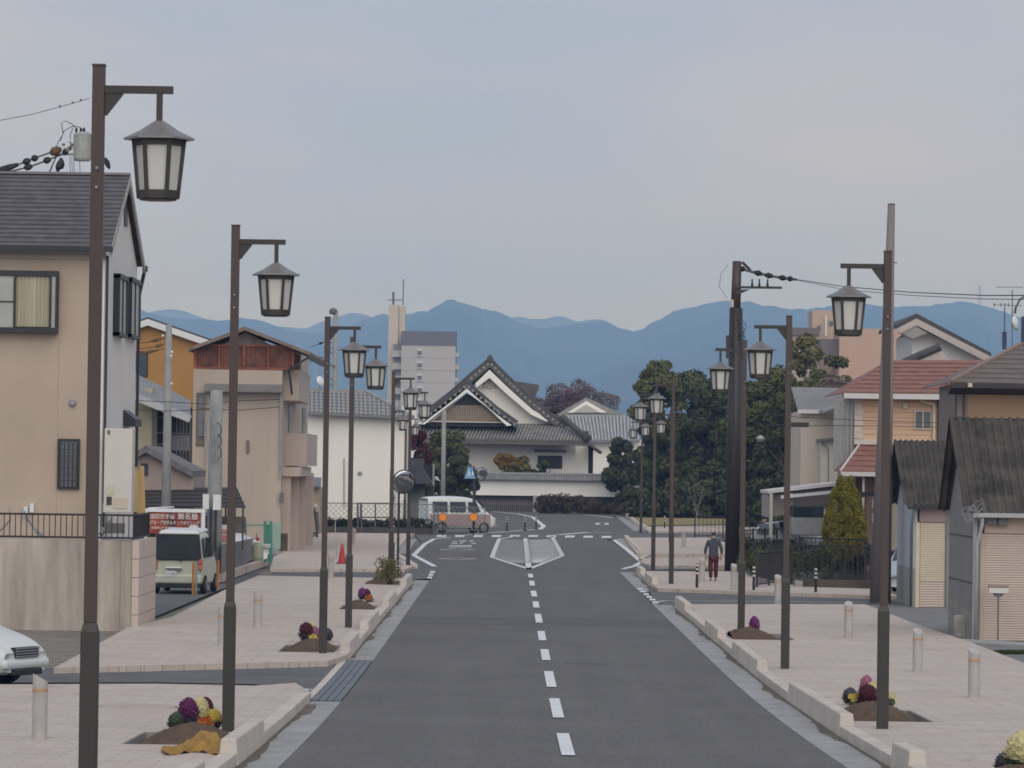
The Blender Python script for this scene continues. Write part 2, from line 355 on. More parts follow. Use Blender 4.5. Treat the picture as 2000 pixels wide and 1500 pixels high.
# kerbs: low stones with taller blocks set between them
def kerb(x0, x1, y0, y1, blocks, L_=2.0):
    root = bpy.data.objects.new('kerb', None); C.objects.link(root); root['kind'] = 'structure'
    y = y0
    while y < y1 - .3:
        e = min(y + L_, y1); z = [g(y), g(e)]
        B().hexa([(x0, y + .01, z[0] - .1), (x1, y + .01, z[0] - .1), (x1, e - .01, z[1] - .1), (x0, e - .01, z[1] - .1),
                  (x0, y + .01, z[0] + .155), (x1, y + .01, z[0] + .155), (x1, e - .01, z[1] + .155), (x0, e - .01, z[1] + .155)]).obj('kerb_stone', KERB, root, bevel=.012); y = e
    for (a, b) in blocks:
        z = [g(a), g(b)]; s = .03
        B().hexa([(x0 - .02, a, z[0]), (x1 + .02, a, z[0]), (x1 + .02, b, z[1]), (x0 - .02, b, z[1]),
                  (x0 + .01, a + s, z[0] + .32), (x1 - .01, a + s, z[0] + .32), (x1 - .01, b - s, z[1] + .32), (x0 + .01, b - s, z[1] + .32)]).obj('kerb_block', KERB, root, bevel=.02)
    return root
kerb(KL - .19, KL + .012, 20, 60.5, [(30, 33), (36, 40), (44.6, 49.6)])
kerb(KL - .19, KL + .012, 75.6, 125, [(76.2, 81.0), (86.2, 93.2), (101, 107.5), (118, 124.6)])
kerb(KR - .012, KR + .19, 20, 106.6, [(34, 39), (44, 46), (53.2, 63.0), (71.0, 79.0), (84.5, 90), (100.5, 106.4)])
kerb(KR - .012, KR + .19, 123, 139, [(123.4, 130), (134.5, 138.6)])
def kerb_line(pts, blocks=True):
    root = bpy.data.objects.new('kerb', None); C.objects.link(root); root['kind'] = 'structure'
    for a, b in zip(pts, pts[1:]):
        B().bar((*a, .03), (*b, .03), .2, .27).obj('kerb_stone', KERB, root)
kerb_line([(-3.45, 141.8), (-4.9, 163), (-5.3, 196)])
kerb_line(gp((1222, 1051), (1236, 1066), (1252, 1081)))
kerb_line(gp((1262, 1101), (1252, 1097), (1266, 1090)))
kerb_line(gp((1224, 1006), (1243, 1022), (1268, 1036)))

# ------------------------------------------------------------ road paint
PT = .016
def stripe(name, a, b, w, label=None): 
    a, b = Vector(a), Vector(b); d = (b - a).normalized(); n = Vector((-d.y, d.x)) * w / 2
    return sheet_poly(name, [a - n, a + n, b + n, b - n][::-1], PT, WHITE, kind='structure')
def pquad(name, x0, x1, y0, y1, sl): return sheet_poly(name, gp((x0 - sl / 2, y1), (x1 - sl / 2, y1), (x1 + sl / 2, y0), (x0 + sl / 2, y0)), PT, WHITE, kind='structure')
def dirt(name, xk, sgn, y0, y1, seed):
    r_ = random.Random(seed); y = y0; inner = []; outer = []
    while y < y1: w_ = .05 + .16 * max(0, math.sin(y * .55 + seed) * .5 + r_.uniform(-.3, .5)); inner.append((xk + sgn * w_, y)); outer.append((xk + sgn * .004, y)); y += r_.uniform(.5, 1.1)
    b = B()
    for k in range(len(inner) - 1): b.poly([(outer[k][0], outer[k][1], g(outer[k][1]) + .0105), (inner[k][0], inner[k][1], g(inner[k][1]) + .0105), (inner[k + 1][0], inner[k + 1][1], g(inner[k + 1][1]) + .0105), (outer[k + 1][0], outer[k + 1][1], g(outer[k + 1][1]) + .0105)])
    b.obj(name, mat('gutter_dirt', (.15, .13, .095), .95, .45, 3, .6, 25), kind='structure')
dirt('gutter_dirt', KL + .014, 1, 22, 60.5, 1); dirt('gutter_dirt', KL + .014, 1, 76, 124, 5); dirt('gutter_dirt', KR - .014, -1, 22, 106, 3); dirt('gutter_dirt', KR - .014, -1, 123, 139, 7)
CX = .775
dy = [(47.7, 52.9), (57.1, 62.8), (66.5, 72.0), (76.2, 80.7), (84.8, 89.6), (94.4, 100.0), (104.4, 109.1), (113.2, 118.4), (123.5, 128.8), (132.5, 137.0)]
dy = [(28.5, 33.5), (38.2, 43.2)] + dy
for a, b in dy: stripe('centre_line_dash', (CX, a), (CX, b), .17)
isl = gp((1033, 1112), (961, 1089), (975, 1053), (1010, 1048), (1030, 1048), (1078, 1048), (1098, 1086))
for i in range(6):
    a, b = isl[i], isl[i + 1]; stripe('island_outline', a, b, .2)
stripe('island_outline', isl[6], isl[0], .2); 
for k, (a, b) in enumerate([((1033, 1112), (1026, 1052))]): stripe('island_centre_line', gp(a)[0], gp(b)[0], .22)
for k in range(26):   # fine hatch lines inside the island
    y = 1055 + k * 1.75
    xl = np.interp(y, [1053, 1089, 1112], [974, 961, 1033]); xr = np.interp(y, [1048, 1086, 1112], [1080, 1098, 1033]); xm = np.interp(y, [1052, 1112], [1026, 1033])
    s = 4
    if xm - xl > 9: stripe('island_hatch', gp((xl + 3, y - .8))[0], gp((xm - 3, y + .8))[0], .55 if k % 2 else .35)
    if xr - xm > 9: stripe('island_hatch', gp((xm + 3, y + .8))[0], gp((xr - 3, y - .8))[0], .55 if k % 2 else .35)
for k in range(10):
    x = 853 + k * 35.8; pquad('crossing_dash', x, x + 18.5, 1045.6 + .45 * max(0, k - 5), 1049.3 + .45 * max(0, k - 5), 1.5)
def pline(name, pts, w):
    for a, b in zip(pts, pts[1:]): stripe(name, gp(a)[0], gp(b)[0], w)
pline('edge_line', [(849, 1107), (808, 1085), (830, 1063), (848, 1053), (880, 1050)], .22)
pline('edge_line', [(1216, 1112), (1240, 1106), (1253, 1098), (1226, 1075), (1199, 1055)], .22)
pline('edge_line', [(1215, 1117), (1244, 1117)], .15)
for k in range(6): pquad('give_way_dash', 1245 + k * 5.8, 1255 + k * 6.3, 1149.5 + k * 5.2, 1152.4 + k * 5.3, -2)
for k in range(3): pquad('give_way_dash', 840 - k * 2.6, 849 - k * 2.6, 1116 + k * 5.5, 1119.5 + k * 5.6, 2)
pline('edge_line', [(1284, 1176), (1300, 1174), (1760, 1178)], .12)
pline('edge_line', [(230, 1304.5), (668, 1292)], .1); pline('edge_line', [(560, 1343), (608, 1349)], .12)
pline('edge_line', [(960, 999), (1012, 1004), (1040, 1010), (1062, 1028), (1055, 1034), (960, 1041), (905, 1046)], .3)
pline('edge_line', [(1145, 1006), (1175, 1009), (1198, 1012)], .35); pline('edge_line', [(1275, 1040), (1340, 1038), (1400, 1036)], .3)
sheet_poly('road_patch', gp((640, 1228), (1350, 1222), (1340, 1206), (665, 1211)) and [(RL + .02, 93.2), (RR - .02, 93.2), (RR - .02, 97.6), (RL + .02, 97.6)], .004, mat('newer_asphalt', (.108, .105, .10), .85, .15, .8, .3, 40), **ST)
pline('edge_line', [(1090, 1045), (1150, 1040), (1195, 1040)], .4)
ring = [(1176 + 11 * math.cos(t), 1023.5 + 2.2 * math.sin(t)) for t in np.linspace(0, 2 * math.pi, 9)]; pline('direction_mark', ring, .25)
for cy, hw in ((1074, 33), (1092, 36)):
    pline('diamond_mark', [(893 - hw, cy), (893, cy - 2.3), (893 + hw, cy), (893, cy + 2.3), (893 - hw, cy)], .14)
# characters painted on the left lane (worn)
for (x0, x1, y) in ((876, 921, 1068.8), (878, 921, 1066), (882, 894, 1062), (898, 920, 1062), (884, 893, 1058.4), (897, 911, 1057), (917, 925, 1057.3), (900, 906, 1060), (902, 930, 1062.2)):
    pquad('painted_character', x0, x1, y - .6, y + .7, .3)
stripe('repair_scar', gp((1107, 1296))[0], gp((1181, 1297))[0], .12).data.materials[0] = mat('scar', (.17, .17, .16), .9, .1)
stripe('repair_scar', gp((1309, 1402))[0], gp((1317, 1402))[0], .1).data.materials[0] = MATS['scar']
# ------------------------------------------------------------ street lamps
LGLASS = mat('lantern_glass', (.58, .575, .53), .4, .06, 3)
LROOF = mat('lantern_roof', (.17, .16, .155), .42, .2, 2, spec=.6)
def make_lamp():
    T = thing('street_lamp', 'x', 'street lamp', (0, 0, 0), 'lantern street lamps along both pavements')
    p = B(); h = 6.6; w = .054
    bs = B(); bs.box(-.077, .077, -.077, .077, -.1, 1.62)
    a, b = .077, .054
    bs.hexa([(-a, -a, 1.62), (a, -a, 1.62), (a, a, 1.62), (-a, a, 1.62), (-b, -b, 1.71), (b, -b, 1.71), (b, b, 1.71), (-b, b, 1.71)])
    p.box(-w, w, -w, w, 1.71, h)
    p.obj('pole', RUSTB, T, bevel=.006); bs.obj('base_sleeve', DARKB, T, bevel=.006)
    B().box(-w - .004, w + .004, -w - .004, w + .004, h, h + .02).obj('pole_cap', DARKB, T)
    az = h - .2
    B().box(w, .655, -.032, .032, az - .033, az + .033).obj('arm', DARKB, T)
    B().prism([(w, -.02, az - .033), (w, -.02, az - .23), (w + .02, -.02, az - .23), (.215, -.02, az - .045), (.215, -.02, az - .033)], (0, .04, 0)).obj('brace', DARKB, T)
    for z in (h - .9, h - 1.07): B().lathe([(.016, 0), (.016, .02), (.008, .028)], (0, 0, 0), 8).obj('bolt', STEEL, T)
    bl = [c for c in T.children if c.name.startswith('bolt')]
    for c, z in zip(bl, (h - .9, h - 1.07)): c.location = (0, -w, z); c.rotation_euler = (R(90), 0, 0)
    cx = .537; zt = az - .033
    B().box(cx - .026, cx + .026, -.026, .026, zt - .26, zt).obj('hanger', DARKB, T)
    rz = zt - .24
    rf = B().lathe([(.045, 0), (.075, -.02), (.17, -.085), (.31, -.15), (.315, -.168), (.22, -.165)], (cx, 0, rz), 6, R(0)); rf.obj('lantern_roof', LROOF, T)
    bt, bb = rz - .165, rz - .68
    hx = lambda r, z, k: Vector((cx + r * math.cos(R(60 * k)), r * math.sin(R(60 * k)), z))
    fr = B()
    for k in range(6):
        fr.tube([hx(.222, bt, k), hx(.170, bb, k)], .026, 4)
        fr.bar(hx(.215, bt - .02, k), hx(.215, bt - .02, k + 1), .03, .07); fr.bar(hx(.172, bb + .03, k), hx(.172, bb + .03, k + 1), .03, .075)
        # rounded corners of the openings
        for (r, z, s) in ((.213, bt - .075, -1), (.176, bb + .085, 1)):
            for (q, q2) in ((k, .13), (k + 1, .87)):
                c0 = hx(r, z, q); c1 = hx(r, z, k).lerp(hx(r, z, k + 1), q2 * 1.0); c2 = hx(r, z + s * .04, q)
                fr.prism([c0, c1, c2], (hx(1, 0, k) + hx(1, 0, k + 1) - 2 * Vector((cx, 0, 0))).normalized() * .012)
    fr.obj('lantern_frame', DARKB, T)
    for k in range(6):
        a0, a1, b1, b0 = hx(.205, bt - .01, k), hx(.205, bt - .01, k + 1), hx(.160, bb + .01, k + 1), hx(.160, bb + .01, k)
        n = (hx(1, 0, k) + hx(1, 0, k + 1) - 2 * Vector((cx, 0, 0))).normalized() * .008
        B().prism([a0, a1, b1, b0], n).obj('glass_panel', LGLASS, T)
    B().lathe([(.16, 0), (.165, .02), (.12, .025)], (cx, 0, bb - .022), 6).obj('lantern_base', DARKB, T)
    return T
XL, XR = -3.63, 5.2
lamps = [
 (XL - .035, 33.75, 0, 'tallest lantern street lamp at left, nearest the viewer, in front of the beige house'),
 (XL, 50.2, 0, 'left lantern street lamp standing beside the pit with purple and cream cabbages'),
 (XL, 75.6, 0, 'left lantern street lamp behind the pit of dark red cabbages, beyond the first side street'),
 (XL, 87.6, 0, 'left lantern street lamp just right of the third one, before the purple flower pit'),
 (XL - .03, 119.5, 0, 'left lantern street lamp wrapped by a green bush at its base'),
 (XL - .1, 142.5, 0, 'left lantern street lamp at the corner where the road widens, beside the round mirror'),
 (-5.95, 193, 0, 'left far lantern lamp whose lantern hangs below the corner lamp arm'),
 (-6.15, 226, 0, 'farthest and smallest lantern lamp on the left pavement'),
 (XR, 53.2, 1, 'right lantern street lamp standing beside the nearest cabbage pit, before the round tall pole'),
 (XR, 72.0, 1, 'right lantern street lamp second from the viewer, in front of the dark canal railing'),
 (XR + .02, 86.0, 1, 'right lantern street lamp beside the pit with the pink and orange flowers'),
 (XR + .05, 124.0, 1, 'right lantern street lamp left of the walking person, in front of the big trees'),
 (XR + .1, 141.0, 1, 'right lantern street lamp at the corner where the road widens again'),
 (8.1, 193, 1, 'right far lantern lamp hanging just below the corner lamps, against the trees'),
 (7.85, 208, 1, 'right far lantern lamp at left of the dark trees, second smallest'),
 (7.75, 226, 1, 'farthest and smallest lantern lamp on the right, beside the tiled wall'),
]
lamp0 = make_lamp()
for i, (x, y, r, lb) in enumerate(lamps):
    o = lamp0 if i == 0 else dup(lamp0)
    o.location = (x, y, g(y) + .12); o.rotation_euler = (0, 0, math.pi * r); o['label'] = lb
    for c in o.children:
        if r and c.name.startswith('bolt'): c.location.y = .054; c.rotation_euler = (R(-90), 0, 0)

# ------------------------------------------------------------ stone bollards with an orange band
BOLL = mat('bollard_stone', (.44, .41, .385), .75, .2, 2.5, .15, 30)
BAND = mat('orange_band', (.52, .27, .10), .5, .15)
def make_bollard():
    T = thing('bollard', 'x', 'bollard', (0, 0, 0), 'stone bollards with an orange band')
    n = 16; r = .095; h = .80
    def zc(x, y): return h - .085 + .9 * (-x) * 1.0 if False else h - .04 + .55 * (-x) - .1 * y
    b = B(); vs = []
    for z in (-.05, None):
        for k in range(n):
            t = 2 * math.pi * k / n; x, y = r * math.cos(t), r * math.sin(t); vs.append((x, y, z if z is not None else zc(x, y)))
    b._a(vs, [(k, (k + 1) % n, (k + 1) % n + n, k + n) for k in range(n)] + [tuple(range(n, 2 * n))]).obj('post', BOLL, T, smooth=False)
    B().lathe([(r + .004, 0), (r + .004, .03)], (0, 0, h - .21), 16).obj('band', BAND, T)
    return T
b0 = make_bollard(); first = True
bl = [(77, 1443, 1, 0, 'slant-topped stone bollard at lower left, beside the tallest lamp pole'),
      (434, 1262, 1, 0, 'stone bollard half hidden behind the second lamp pole on the left pavement'),
      (503, 1224, 1, 0, 'stone bollard right of the second left lamp pole, before the parking lot'),
      (646, 1130, 1, 0, 'pale stone bollard at left beside the third left lamp pole, near the narrow side street'),
      (660, 1092, 1, 0, 'pale stone bollard just left of the red traffic cone'),
      (691, 1064, 1, 0, 'distant stone bollard directly right of the fourth left lamp pole'),
      (1902, 1362, 1, -1.3, 'nearest stone bollard on the right pavement'),
      (1792, 1312, 1, -1.5, 'stone bollard right of the nearest right lamp, in front of the sheds'),
      (1657, 1245, 1, -1.7, 'stone bollard left of the nearest right lamp, showing its slanted round top'),
      (1519, 1179, 1, -1.6, 'stone bollard just left of the second right lamp, by the side street line'),
      (1433, 1152, 1, -1.5, 'stone bollard with pale top between the walker and the third right lamp'),
      (1371, 1137, 1, -1.57, 'stone bollard left of the walking person, by the striped post'),
      (1335, 1069, 1, 3.1, 'far small stone bollard on the right corner pavement')]
for i, (px, py, s, rz, lb) in enumerate(bl):
    p = G(px, py, .12); o = b0 if i == 0 else dup(b0)
    o.location = p; o.rotation_euler = (0, 0, rz); o['label'] = lb
# striped delineator posts
STR_W = mat('reflective_white', (.6, .58, .52), .5, .1)
def make_post():
    T = thing('delineator_post', 'x', 'delineator post', (0, 0, 0), 'slim striped posts')
    B().lathe([(.12, -.02), (.1, .05), (.045, .07), (.04, .8), (.035, .86)], (0, 0, 0), 10).obj('post', BLACK, T)
    for z in (.52, .65, .77): B().lathe([(.044, 0), (.044, .06)], (0, 0, z), 10).obj('reflective_band', STR_W, T)
    return T
q0 = make_post()
for i, (px, py, lb) in enumerate([(1361, 1154, 'striped slim post left of the walking person by the side street'), (1472, 1159, 'striped slim post between the third and second right lamps'),
        (1593, 1163, 'striped slim post farthest right, in front of the canal wall'), (990, 1037, 'leftmost striped post of the row at the far junction'),
        (1025, 1036, 'middle striped post of the row at the far junction'), (1047, 1034, 'rightmost striped post of the row at the far junction'),
        (1251, 1036, 'striped post beside the dry grass corner'), (1298, 1034, 'striped post on the pavement right of the dry grass corner')]):
    o = q0 if i == 0 else dup(q0); o.location = G(px, py, .02); o['label'] = lb
# ------------------------------------------------------------ left side buildings
def sideY(px, X, py=900): return atX(px, py, X).y
def sidebox(b, pxa, pxb, py0, py1, X, d):    # slab on the wall plane x = X; pxa near end, pxb far end, heights read at the near end
    ya, yb = sideY(pxa, X), sideY(pxb, X); return b.box(X, X + d, ya, yb, Z_(pxa, py1, ya), Z_(pxa, py0, ya))
BEIGE = mat('beige_render', (.475, .38, .295), .85, .10, .7, .12, 40)
GREYR = mat('pale_grey_render', (.70, .665, .615), .85, .07, .5, .12, 40, streak=1)
SLATE = mat('slate_shingle', (.115, .108, .112), .8, .28, 3, .2, 30)
CURT = mat('cream_curtain', (.52, .48, .36), .9, .18, 2.5, streak=1)
BLKFR = mat('black_frame', (.03, .032, .034), .45, .15)
# --- beige three-storey house
Y0 = 89.0; Y1 = 96.6; xw = X_(201, 800, Y0); xl = X_(-260, 800, Y0); zb = 2.3
T = thing('beige_house', 'tall beige three-storey house with dark shingle roof at left behind the concrete wall', 'house', (xw - 4, Y0, zb))
zE = Z_(150, 490, Y0) ; zR = Z_(232, 345, (Y0 + Y1) / 2); ym = (Y0 + Y1) / 2
B().box(xl, xw - .02, Y0, Y0 + .2, zb - .6, zE).obj('front_wall', BEIGE, T)
B().prism([(xw, Y0 - .003, zb - .6), (xw, Y1, zb - .6), (xw, Y1, zE), (xw, ym, zR - .12), (xw, Y0 - .003, zE)], (-.2, 0, 0)).obj('side_wall', GREYR, T)
B().box(xl, xl + .2, Y0 + .2, Y1, zb - .6, zE).box(xl, xw - .2, Y1 - .2, Y1, zb - .6, zE).obj('rear_wall', BEIGE, T)
ov = .16; zf = zE + .1
yf = Y0 - .35
courses(T, (xl - .3, yf, zf - .05), (xw + ov, yf, zf - .05), (xl - .3, ym, zR + .02), (xw + ov, ym, zR + .02), 17, .035, SLATE, 'shingle_course')
B().prism([(xl - .3, Y1 + .35, zf - .05), (xw + ov, Y1 + .35, zf - .05), (xw + ov, ym, zR + .02), (xl - .3, ym, zR + .02)], (0, 0, .05)).obj('rear_roof', SLATE, T)
B().box(xl - .3, xw + ov + .01, ym - .1, ym + .1, zR + .03, zR + .09).obj('ridge_cap', mat('ridge_metal', (.2, .19, .19), .5, .1), T)
bg = B()   # barge boards on the gable end
for (ya, za, yb, zb_) in ((yf, zf - .05, ym, zR + .02), (Y1 + .35, zf - .05, ym, zR + .02)):
    bg.prism([(xw + ov - .03, ya, za - .2), (xw + ov - .03, yb, zb_ - .2), (xw + ov - .03, yb, zb_ - .01), (xw + ov - .03, ya, za - .01)], (.05, 0, 0))
bg.obj('barge_board', mat('cream_trim', (.42, .40, .35), .7, .1), T)
B().box(xl - .3, xw + ov + .05, yf - .12, yf, zf - .13, zf - .01).obj('gutter', BLKFR, T)
B().box(xl, xw, Y0 - .33, Y0, zE - .06, zE - .02).box(xl, xw + .02, Y0 - .04, Y0 - .001, zE - .2, zE - .06).obj('eave_fascia', mat('eave_trim', (.36, .33, .29), .7, .1), T)
B().box(xw + .1, xw + .22, Y1 + .3, Y1 + .5, zf - .16, zf - .02).bar((xw + .16, Y1 + .4, zf - .1), (xw + .05, Y1 + .05, zf - .8), .07).bar((xw + .05, Y1 + .05, zf - .8), (xw + .05, Y1 + .05, zb), .07).obj('rear_downpipe', BLKFR, T)
B().bar((xw + .05, Y0 + .02, zE - .1), (xw + .05, Y0 + .02, zb), .06).obj('downpipe', BLKFR, T)
# bay window with a curtain
w0 = T
by = Y0 - .28
fx0, fx1, fz0, fz1 = X_(-70, 590, by), X_(112, 590, by), Z_(50, 648, by), Z_(50, 530, by)
b = B().box(fx0, fx1, by, Y0, fz1 - .11, fz1 + .02).box(fx0, fx1, by, Y0, fz0 - .02, fz0 + .10)
for x in (fx0, X_(26, 590, by), fx1 - .19): b.box(x, x + .055, by, by + .05, fz0 + .1, fz1 - .11)
b.box(fx1 - .05, fx1, by, by + .05, fz0 + .1, fz1 - .11); b.box(fx1 - .05, fx1, Y0 - .06, Y0, fz0 + .1, fz1 - .11)
b.box(fx0, X_(26, 590, by), by + .01, by + .03, (fz0 + fz1) / 2 - .02, (fz0 + fz1) / 2 + .01)
wf = b.obj('bay_window', BLKFR, T)
B().box(fx0 + .05, X_(26, 590, by), by + .03, by + .04, fz0 + .1, fz1 - .11).obj('frosted_pane', glass('frosted_glass', (.36, .37, .33), .3), wf)
B().box(fx1 - .14, fx1 - .05, by + .02, by + .03, fz0 + .1, fz1 - .11).obj('side_pane', MATS['frosted_glass'], wf)
cx0, cx1 = X_(30, 590, by), fx1 - .19
P = [[(cx0 + (cx1 - cx0) * i / 60, by + .05 + .02 * math.sin(i * .9) + .012 * math.sin(i * 2.3), z) for i in range(61)] for z in (fz0 + .12 , fz1 - .11)]
B().grid(P).obj('curtain', CURT, wf)
# grilled small window
gw = window(T, 113, 857, 156, 955, Y0, 1, 1, BLKFR, glass('lattice_glass', (.15, .16, .18), .3), .05, .09)
b = B(); gx0, gx1, gz0, gz1 = X_(118, 900, Y0), X_(151, 900, Y0), Z_(134, 951, Y0), Z_(134, 866, Y0)
for i in range(5): x = gx0 + (gx1 - gx0) * i / 4; b.box(x - .012, x + .012, Y0 - .12, Y0 - .095, gz0, gz1)
for i in range(8): z = gz0 + (gz1 - gz0) * i / 7; b.box(gx0, gx1, Y0 - .11, Y0 - .1, z - .005, z + .005)
b.obj('grille', BLKFR, gw)
B().lathe([(.09, 0), (.085, .05), (.05, .09)], (0, 0, 0), 12).obj('vent_cover', STEEL, T, raw=True)
v = T.children[-1] if T.children[-1].name.startswith('vent') else [c for c in T.children if c.name.startswith('vent_cover')][0]
v.location = Vector((X_(142, 787, Y0), Y0, Z_(142, 787, Y0))) - T.location; v.rotation_euler = (R(90), 0, 0)
B().box(X_(113, 800, Y0) - .006, X_(113, 800, Y0) + .006, Y0 - .004, Y0, zb, zE - .2).obj('panel_joint', mat('joint_seal', (.40, .31, .25), .9, .05), T)
# bay windows on the gable side
for (a, c, t, u) in ((216, 232.5, 536, 655), (240, 258, 543, 658)):
    ya, yb = sideY(a, xw), sideY(c, xw); z1 = Z_(a, t, ya); z0 = Z_(a, u, ya)
    w = B().box(xw, xw + .16, ya, ya + .08, z0, z1).box(xw, xw + .16, yb - .08, yb, z0, z1).box(xw, xw + .17, ya, yb, z1 - .08, z1 + .03).box(xw, xw + .17, ya, yb, z0, z0 + .08).box(xw + .01, xw + .15, (ya + yb) / 2 - .04, (ya + yb) / 2 + .04, z0, z1).obj('side_bay_window', BLKFR, T)
    B().box(xw + .01, xw + .12, ya + .08, yb - .08, z0 + .08, z1 - .08).obj('pane', MATS['frosted_glass'], w)
# vent in the gable
ya, yb = sideY(235, xw + .01), sideY(240.5, xw + .01)
B().box(xw, xw + .03, ya, yb, Z_(236, 440, ya), Z_(236, 385, ya)).obj('gable_vent', BLKFR, T)
B().prism([(xw, sideY(239, xw), Z_(240, 800, 93.5)), (xw + .3, sideY(239, xw), Z_(240, 818, 93.5)), (xw + .3, sideY(239, xw), Z_(240, 832, 93.5)), (xw, sideY(239, xw), Z_(240, 832, 93.5))], (0, 1.6, 0)).obj('door_canopy', BLKFR, T)
window(T, -40, 700, 40, 760, Y0, 2, 1, BLKFR, GLASSG) if False else None
# cables and small boxes low on the wall
b = B()
for (x, y) in ((62, 993), (205, 993), (50, 1000)): b.pbox(x - 4, y - 10, x + 4, y + 8, Y0 - .12, .1)
b.obj('meter_box', WHITEM, T)
# --- heat-pump water heater on the terrace
T = thing('water_heater', 'tall cream water heater cabinet standing at the corner of the beige house', 'water heater', (X_(230, 1000, 88.6), 88.6, 2.5))
CREAM = mat('cream_enamel', (.60, .57, .50), .45, .05, 2)
b = B().pbox(203, 837, 258, 1001, 88.3, .65); b.obj('cabinet', CREAM, T, bevel=.015)
B().pbox(208, 970, 218, 986, 88.28, .02).obj('control_panel', mat('dark_panel', (.05, .045, .04), .4, .1), T)
B().pbox(223, 972, 248, 993, 88.28, .02).obj('cover_plate', mat('worn_label', (.58, .50, .38), .6, .15), T)
B().pbox(208, 950, 222, 966, 88.285, .015).obj('notice_label', mat('yellow_label', (.56, .52, .36), .6, .15), T)
B().pbox(210, 840, 215, 848, 88.285, .015).obj('badge', GRAYM, T)
# boards and tools leaning behind it
T = thing('timber_boards', 'yellow timber boards leaning at the gable side of the beige house', 'boards', (X_(270, 990, 92), 92, 2.3))
for (a, c, t, u, m_) in ((262, 268, 912, 1000, 'y'), (268, 274, 918, 1004, 'w'), (274, 281, 910, 1004, 'y')):
    B().prism([at(a, u, 92.2), at(c + 3, u, 92.2), at(c, t, 92.5), at(a, t, 92.5)], (0, .05, 0)).obj('board', mat('raw_timber', (.45, .32, .14), .8, .25, 3, streak=1), T)
# --- terrace retaining wall
Yc = 86.6; xr = X_(257, 1120, Yc)
STAIN = mat('stained_concrete', (.46, .405, .34), .9, .42, 1.7, .3, 12, streak=1, tint=(.40, .35, .29))
PBLK = mat('pink_block', (.55, .455, .39), .85, .08, 1.2, .2, 25)
T = thing('retaining_wall', 'stained concrete retaining wall of the beige house terrace with pale block return', 'retaining wall', (xr - 4, Yc, 0))
zt = Z_(130, 1054, Yc)
B().box(X_(-300, 1100, Yc), xr - .25, Yc, Yc + .25, -.2, zt).obj('front_wall', STAIN, T)
b = B(); B().box(xr - .245, xr + .0, Yc - .02, Yc + .25, -.2, zt - .02).obj('corner_pier', STAIN, T)
ye = sideY(296, xr + .02)
nC = 5; zz = np.linspace(-.05, zt + .0, nC + 1)
for i in range(nC):
    for j in range(2):
        ya = Yc + .0 + (ye - Yc) * j / 2; B().box(xr + .003, xr + .16, ya + .012, Yc + (ye - Yc) * (j + 1) / 2, zz[i] + .012, zz[i + 1]).obj('block', PBLK, T)
B().box(X_(-300, 1100, Yc), xr, Yc + .25, Y0 + 1, zt - .3, zt - .05).box(xr - .3, xr, Y0, ye, 0, zt - .05).obj('terrace_slab', CONC, T)
# railing on top
T = thing('terrace_railing', 'black metal railing along the top of the stained concrete wall', 'railing', (xr - 3, Yc + .1, zt))
zr0, zr1 = zt + .03, Z_(130, 1003, Yc); xA = X_(-120, 1000, Yc)
b = B().box(xA, xr, Yc + .08, Yc + .12, zr1 - .045, zr1).box(xA, xr, Yc + .08, Yc + .12, zr0, zr0 + .045)
b.box(xr - .02, xr + .02, Yc + .12, ye, zr1 - .045, zr1).box(xr - .02, xr + .02, Yc + .12, ye, zr0, zr0 + .045)
b.obj('rails', BLACK, T)
bal = B().box(-.01, .01, -.01, .01, 0, zr1 - zr0 - .09).mesh('baluster'); bal.materials.append(BLACK)
x = xA + .06
while x < xr: piece(bal, 'baluster', T, Vector((x, Yc + .1, zr0 + .045)) - T.location); x += .128
y = Yc + .22
while y < ye: piece(bal, 'baluster', T, Vector((xr, y, zr0 + .045)) - T.location); y += .128
T = thing('hose_bundle', 'tangle of grey cables and hoses behind the black terrace railing', 'cables', (X_(60, 1030, 87.5), 87.5, zt))
for (pts, r) in (([(18, 990), (20, 1015), (8, 1030), (-5, 1040)], .02), ([(42, 996), (50, 1010), (65, 1030), (85, 1048)], .02), ([(48, 998), (58, 1018), (72, 1040), (88, 1050)], .025), ([(195, 1045), (205, 1035), (212, 1020), (215, 1010)], .05)):
    q = [at(x, y, 87.4) for x, y in pts]; B().tube(q, r, 6).obj('hose', STEEL, T, smooth=True)
B().pbox(205, 1022, 240, 1042, 87.3, .4).obj('junk_box', mat('grey_box', (.16, .15, .14), .8, .2), T)

# --- ochre house with white bargeboard
OCH = mat('ochre_siding', (.42, .225, .075), .85, .12, .5, .1, 30)
Yh = 184
T = thing('ochre_house', 'ochre gabled house with white bargeboards behind the beige house', 'house', (X_(350, 900, Yh), Yh, 0))
ap, le, ri = at(290, 634, Yh), at(215, 660, Yh), at(480, 700, Yh)
B().prism([(le.x, Yh, 0), (ri.x, Yh, 0), (ri.x, Yh, ri.z), (ap.x, Yh, ap.z), (le.x, Yh, le.z)], (0, 9, 0)).obj('wall', OCH, T)
up = Vector((0, 0, .26)); o_ = Vector((0, -.4, 0))
B().prism([le + o_ - Vector((.0, 0, .05)), ap + o_ - Vector((0, 0, .05)), ap + o_ + up, le + o_ + up], (0, .08, 0)).prism([ri + o_ - Vector((0, 0, .05)), ap + o_ - Vector((0, 0, .05)), ap + o_ + up, ri + o_ + up], (0, .08, 0)).obj('barge_board', WHITEM, T)
B().prism([le + o_ + up, ap + o_ + up, ri + o_ + up, ri + o_ + up * 1.35, ap + o_ + up * 1.35, le + o_ + up * 1.35], (0, 9.6, 0)).obj('roof', mat('dark_roof', (.08, .08, .085), .7, .15), T)
window(T, 255, 686, 289, 736, Yh, 1, 1, BLKFR, GLASS, .06)
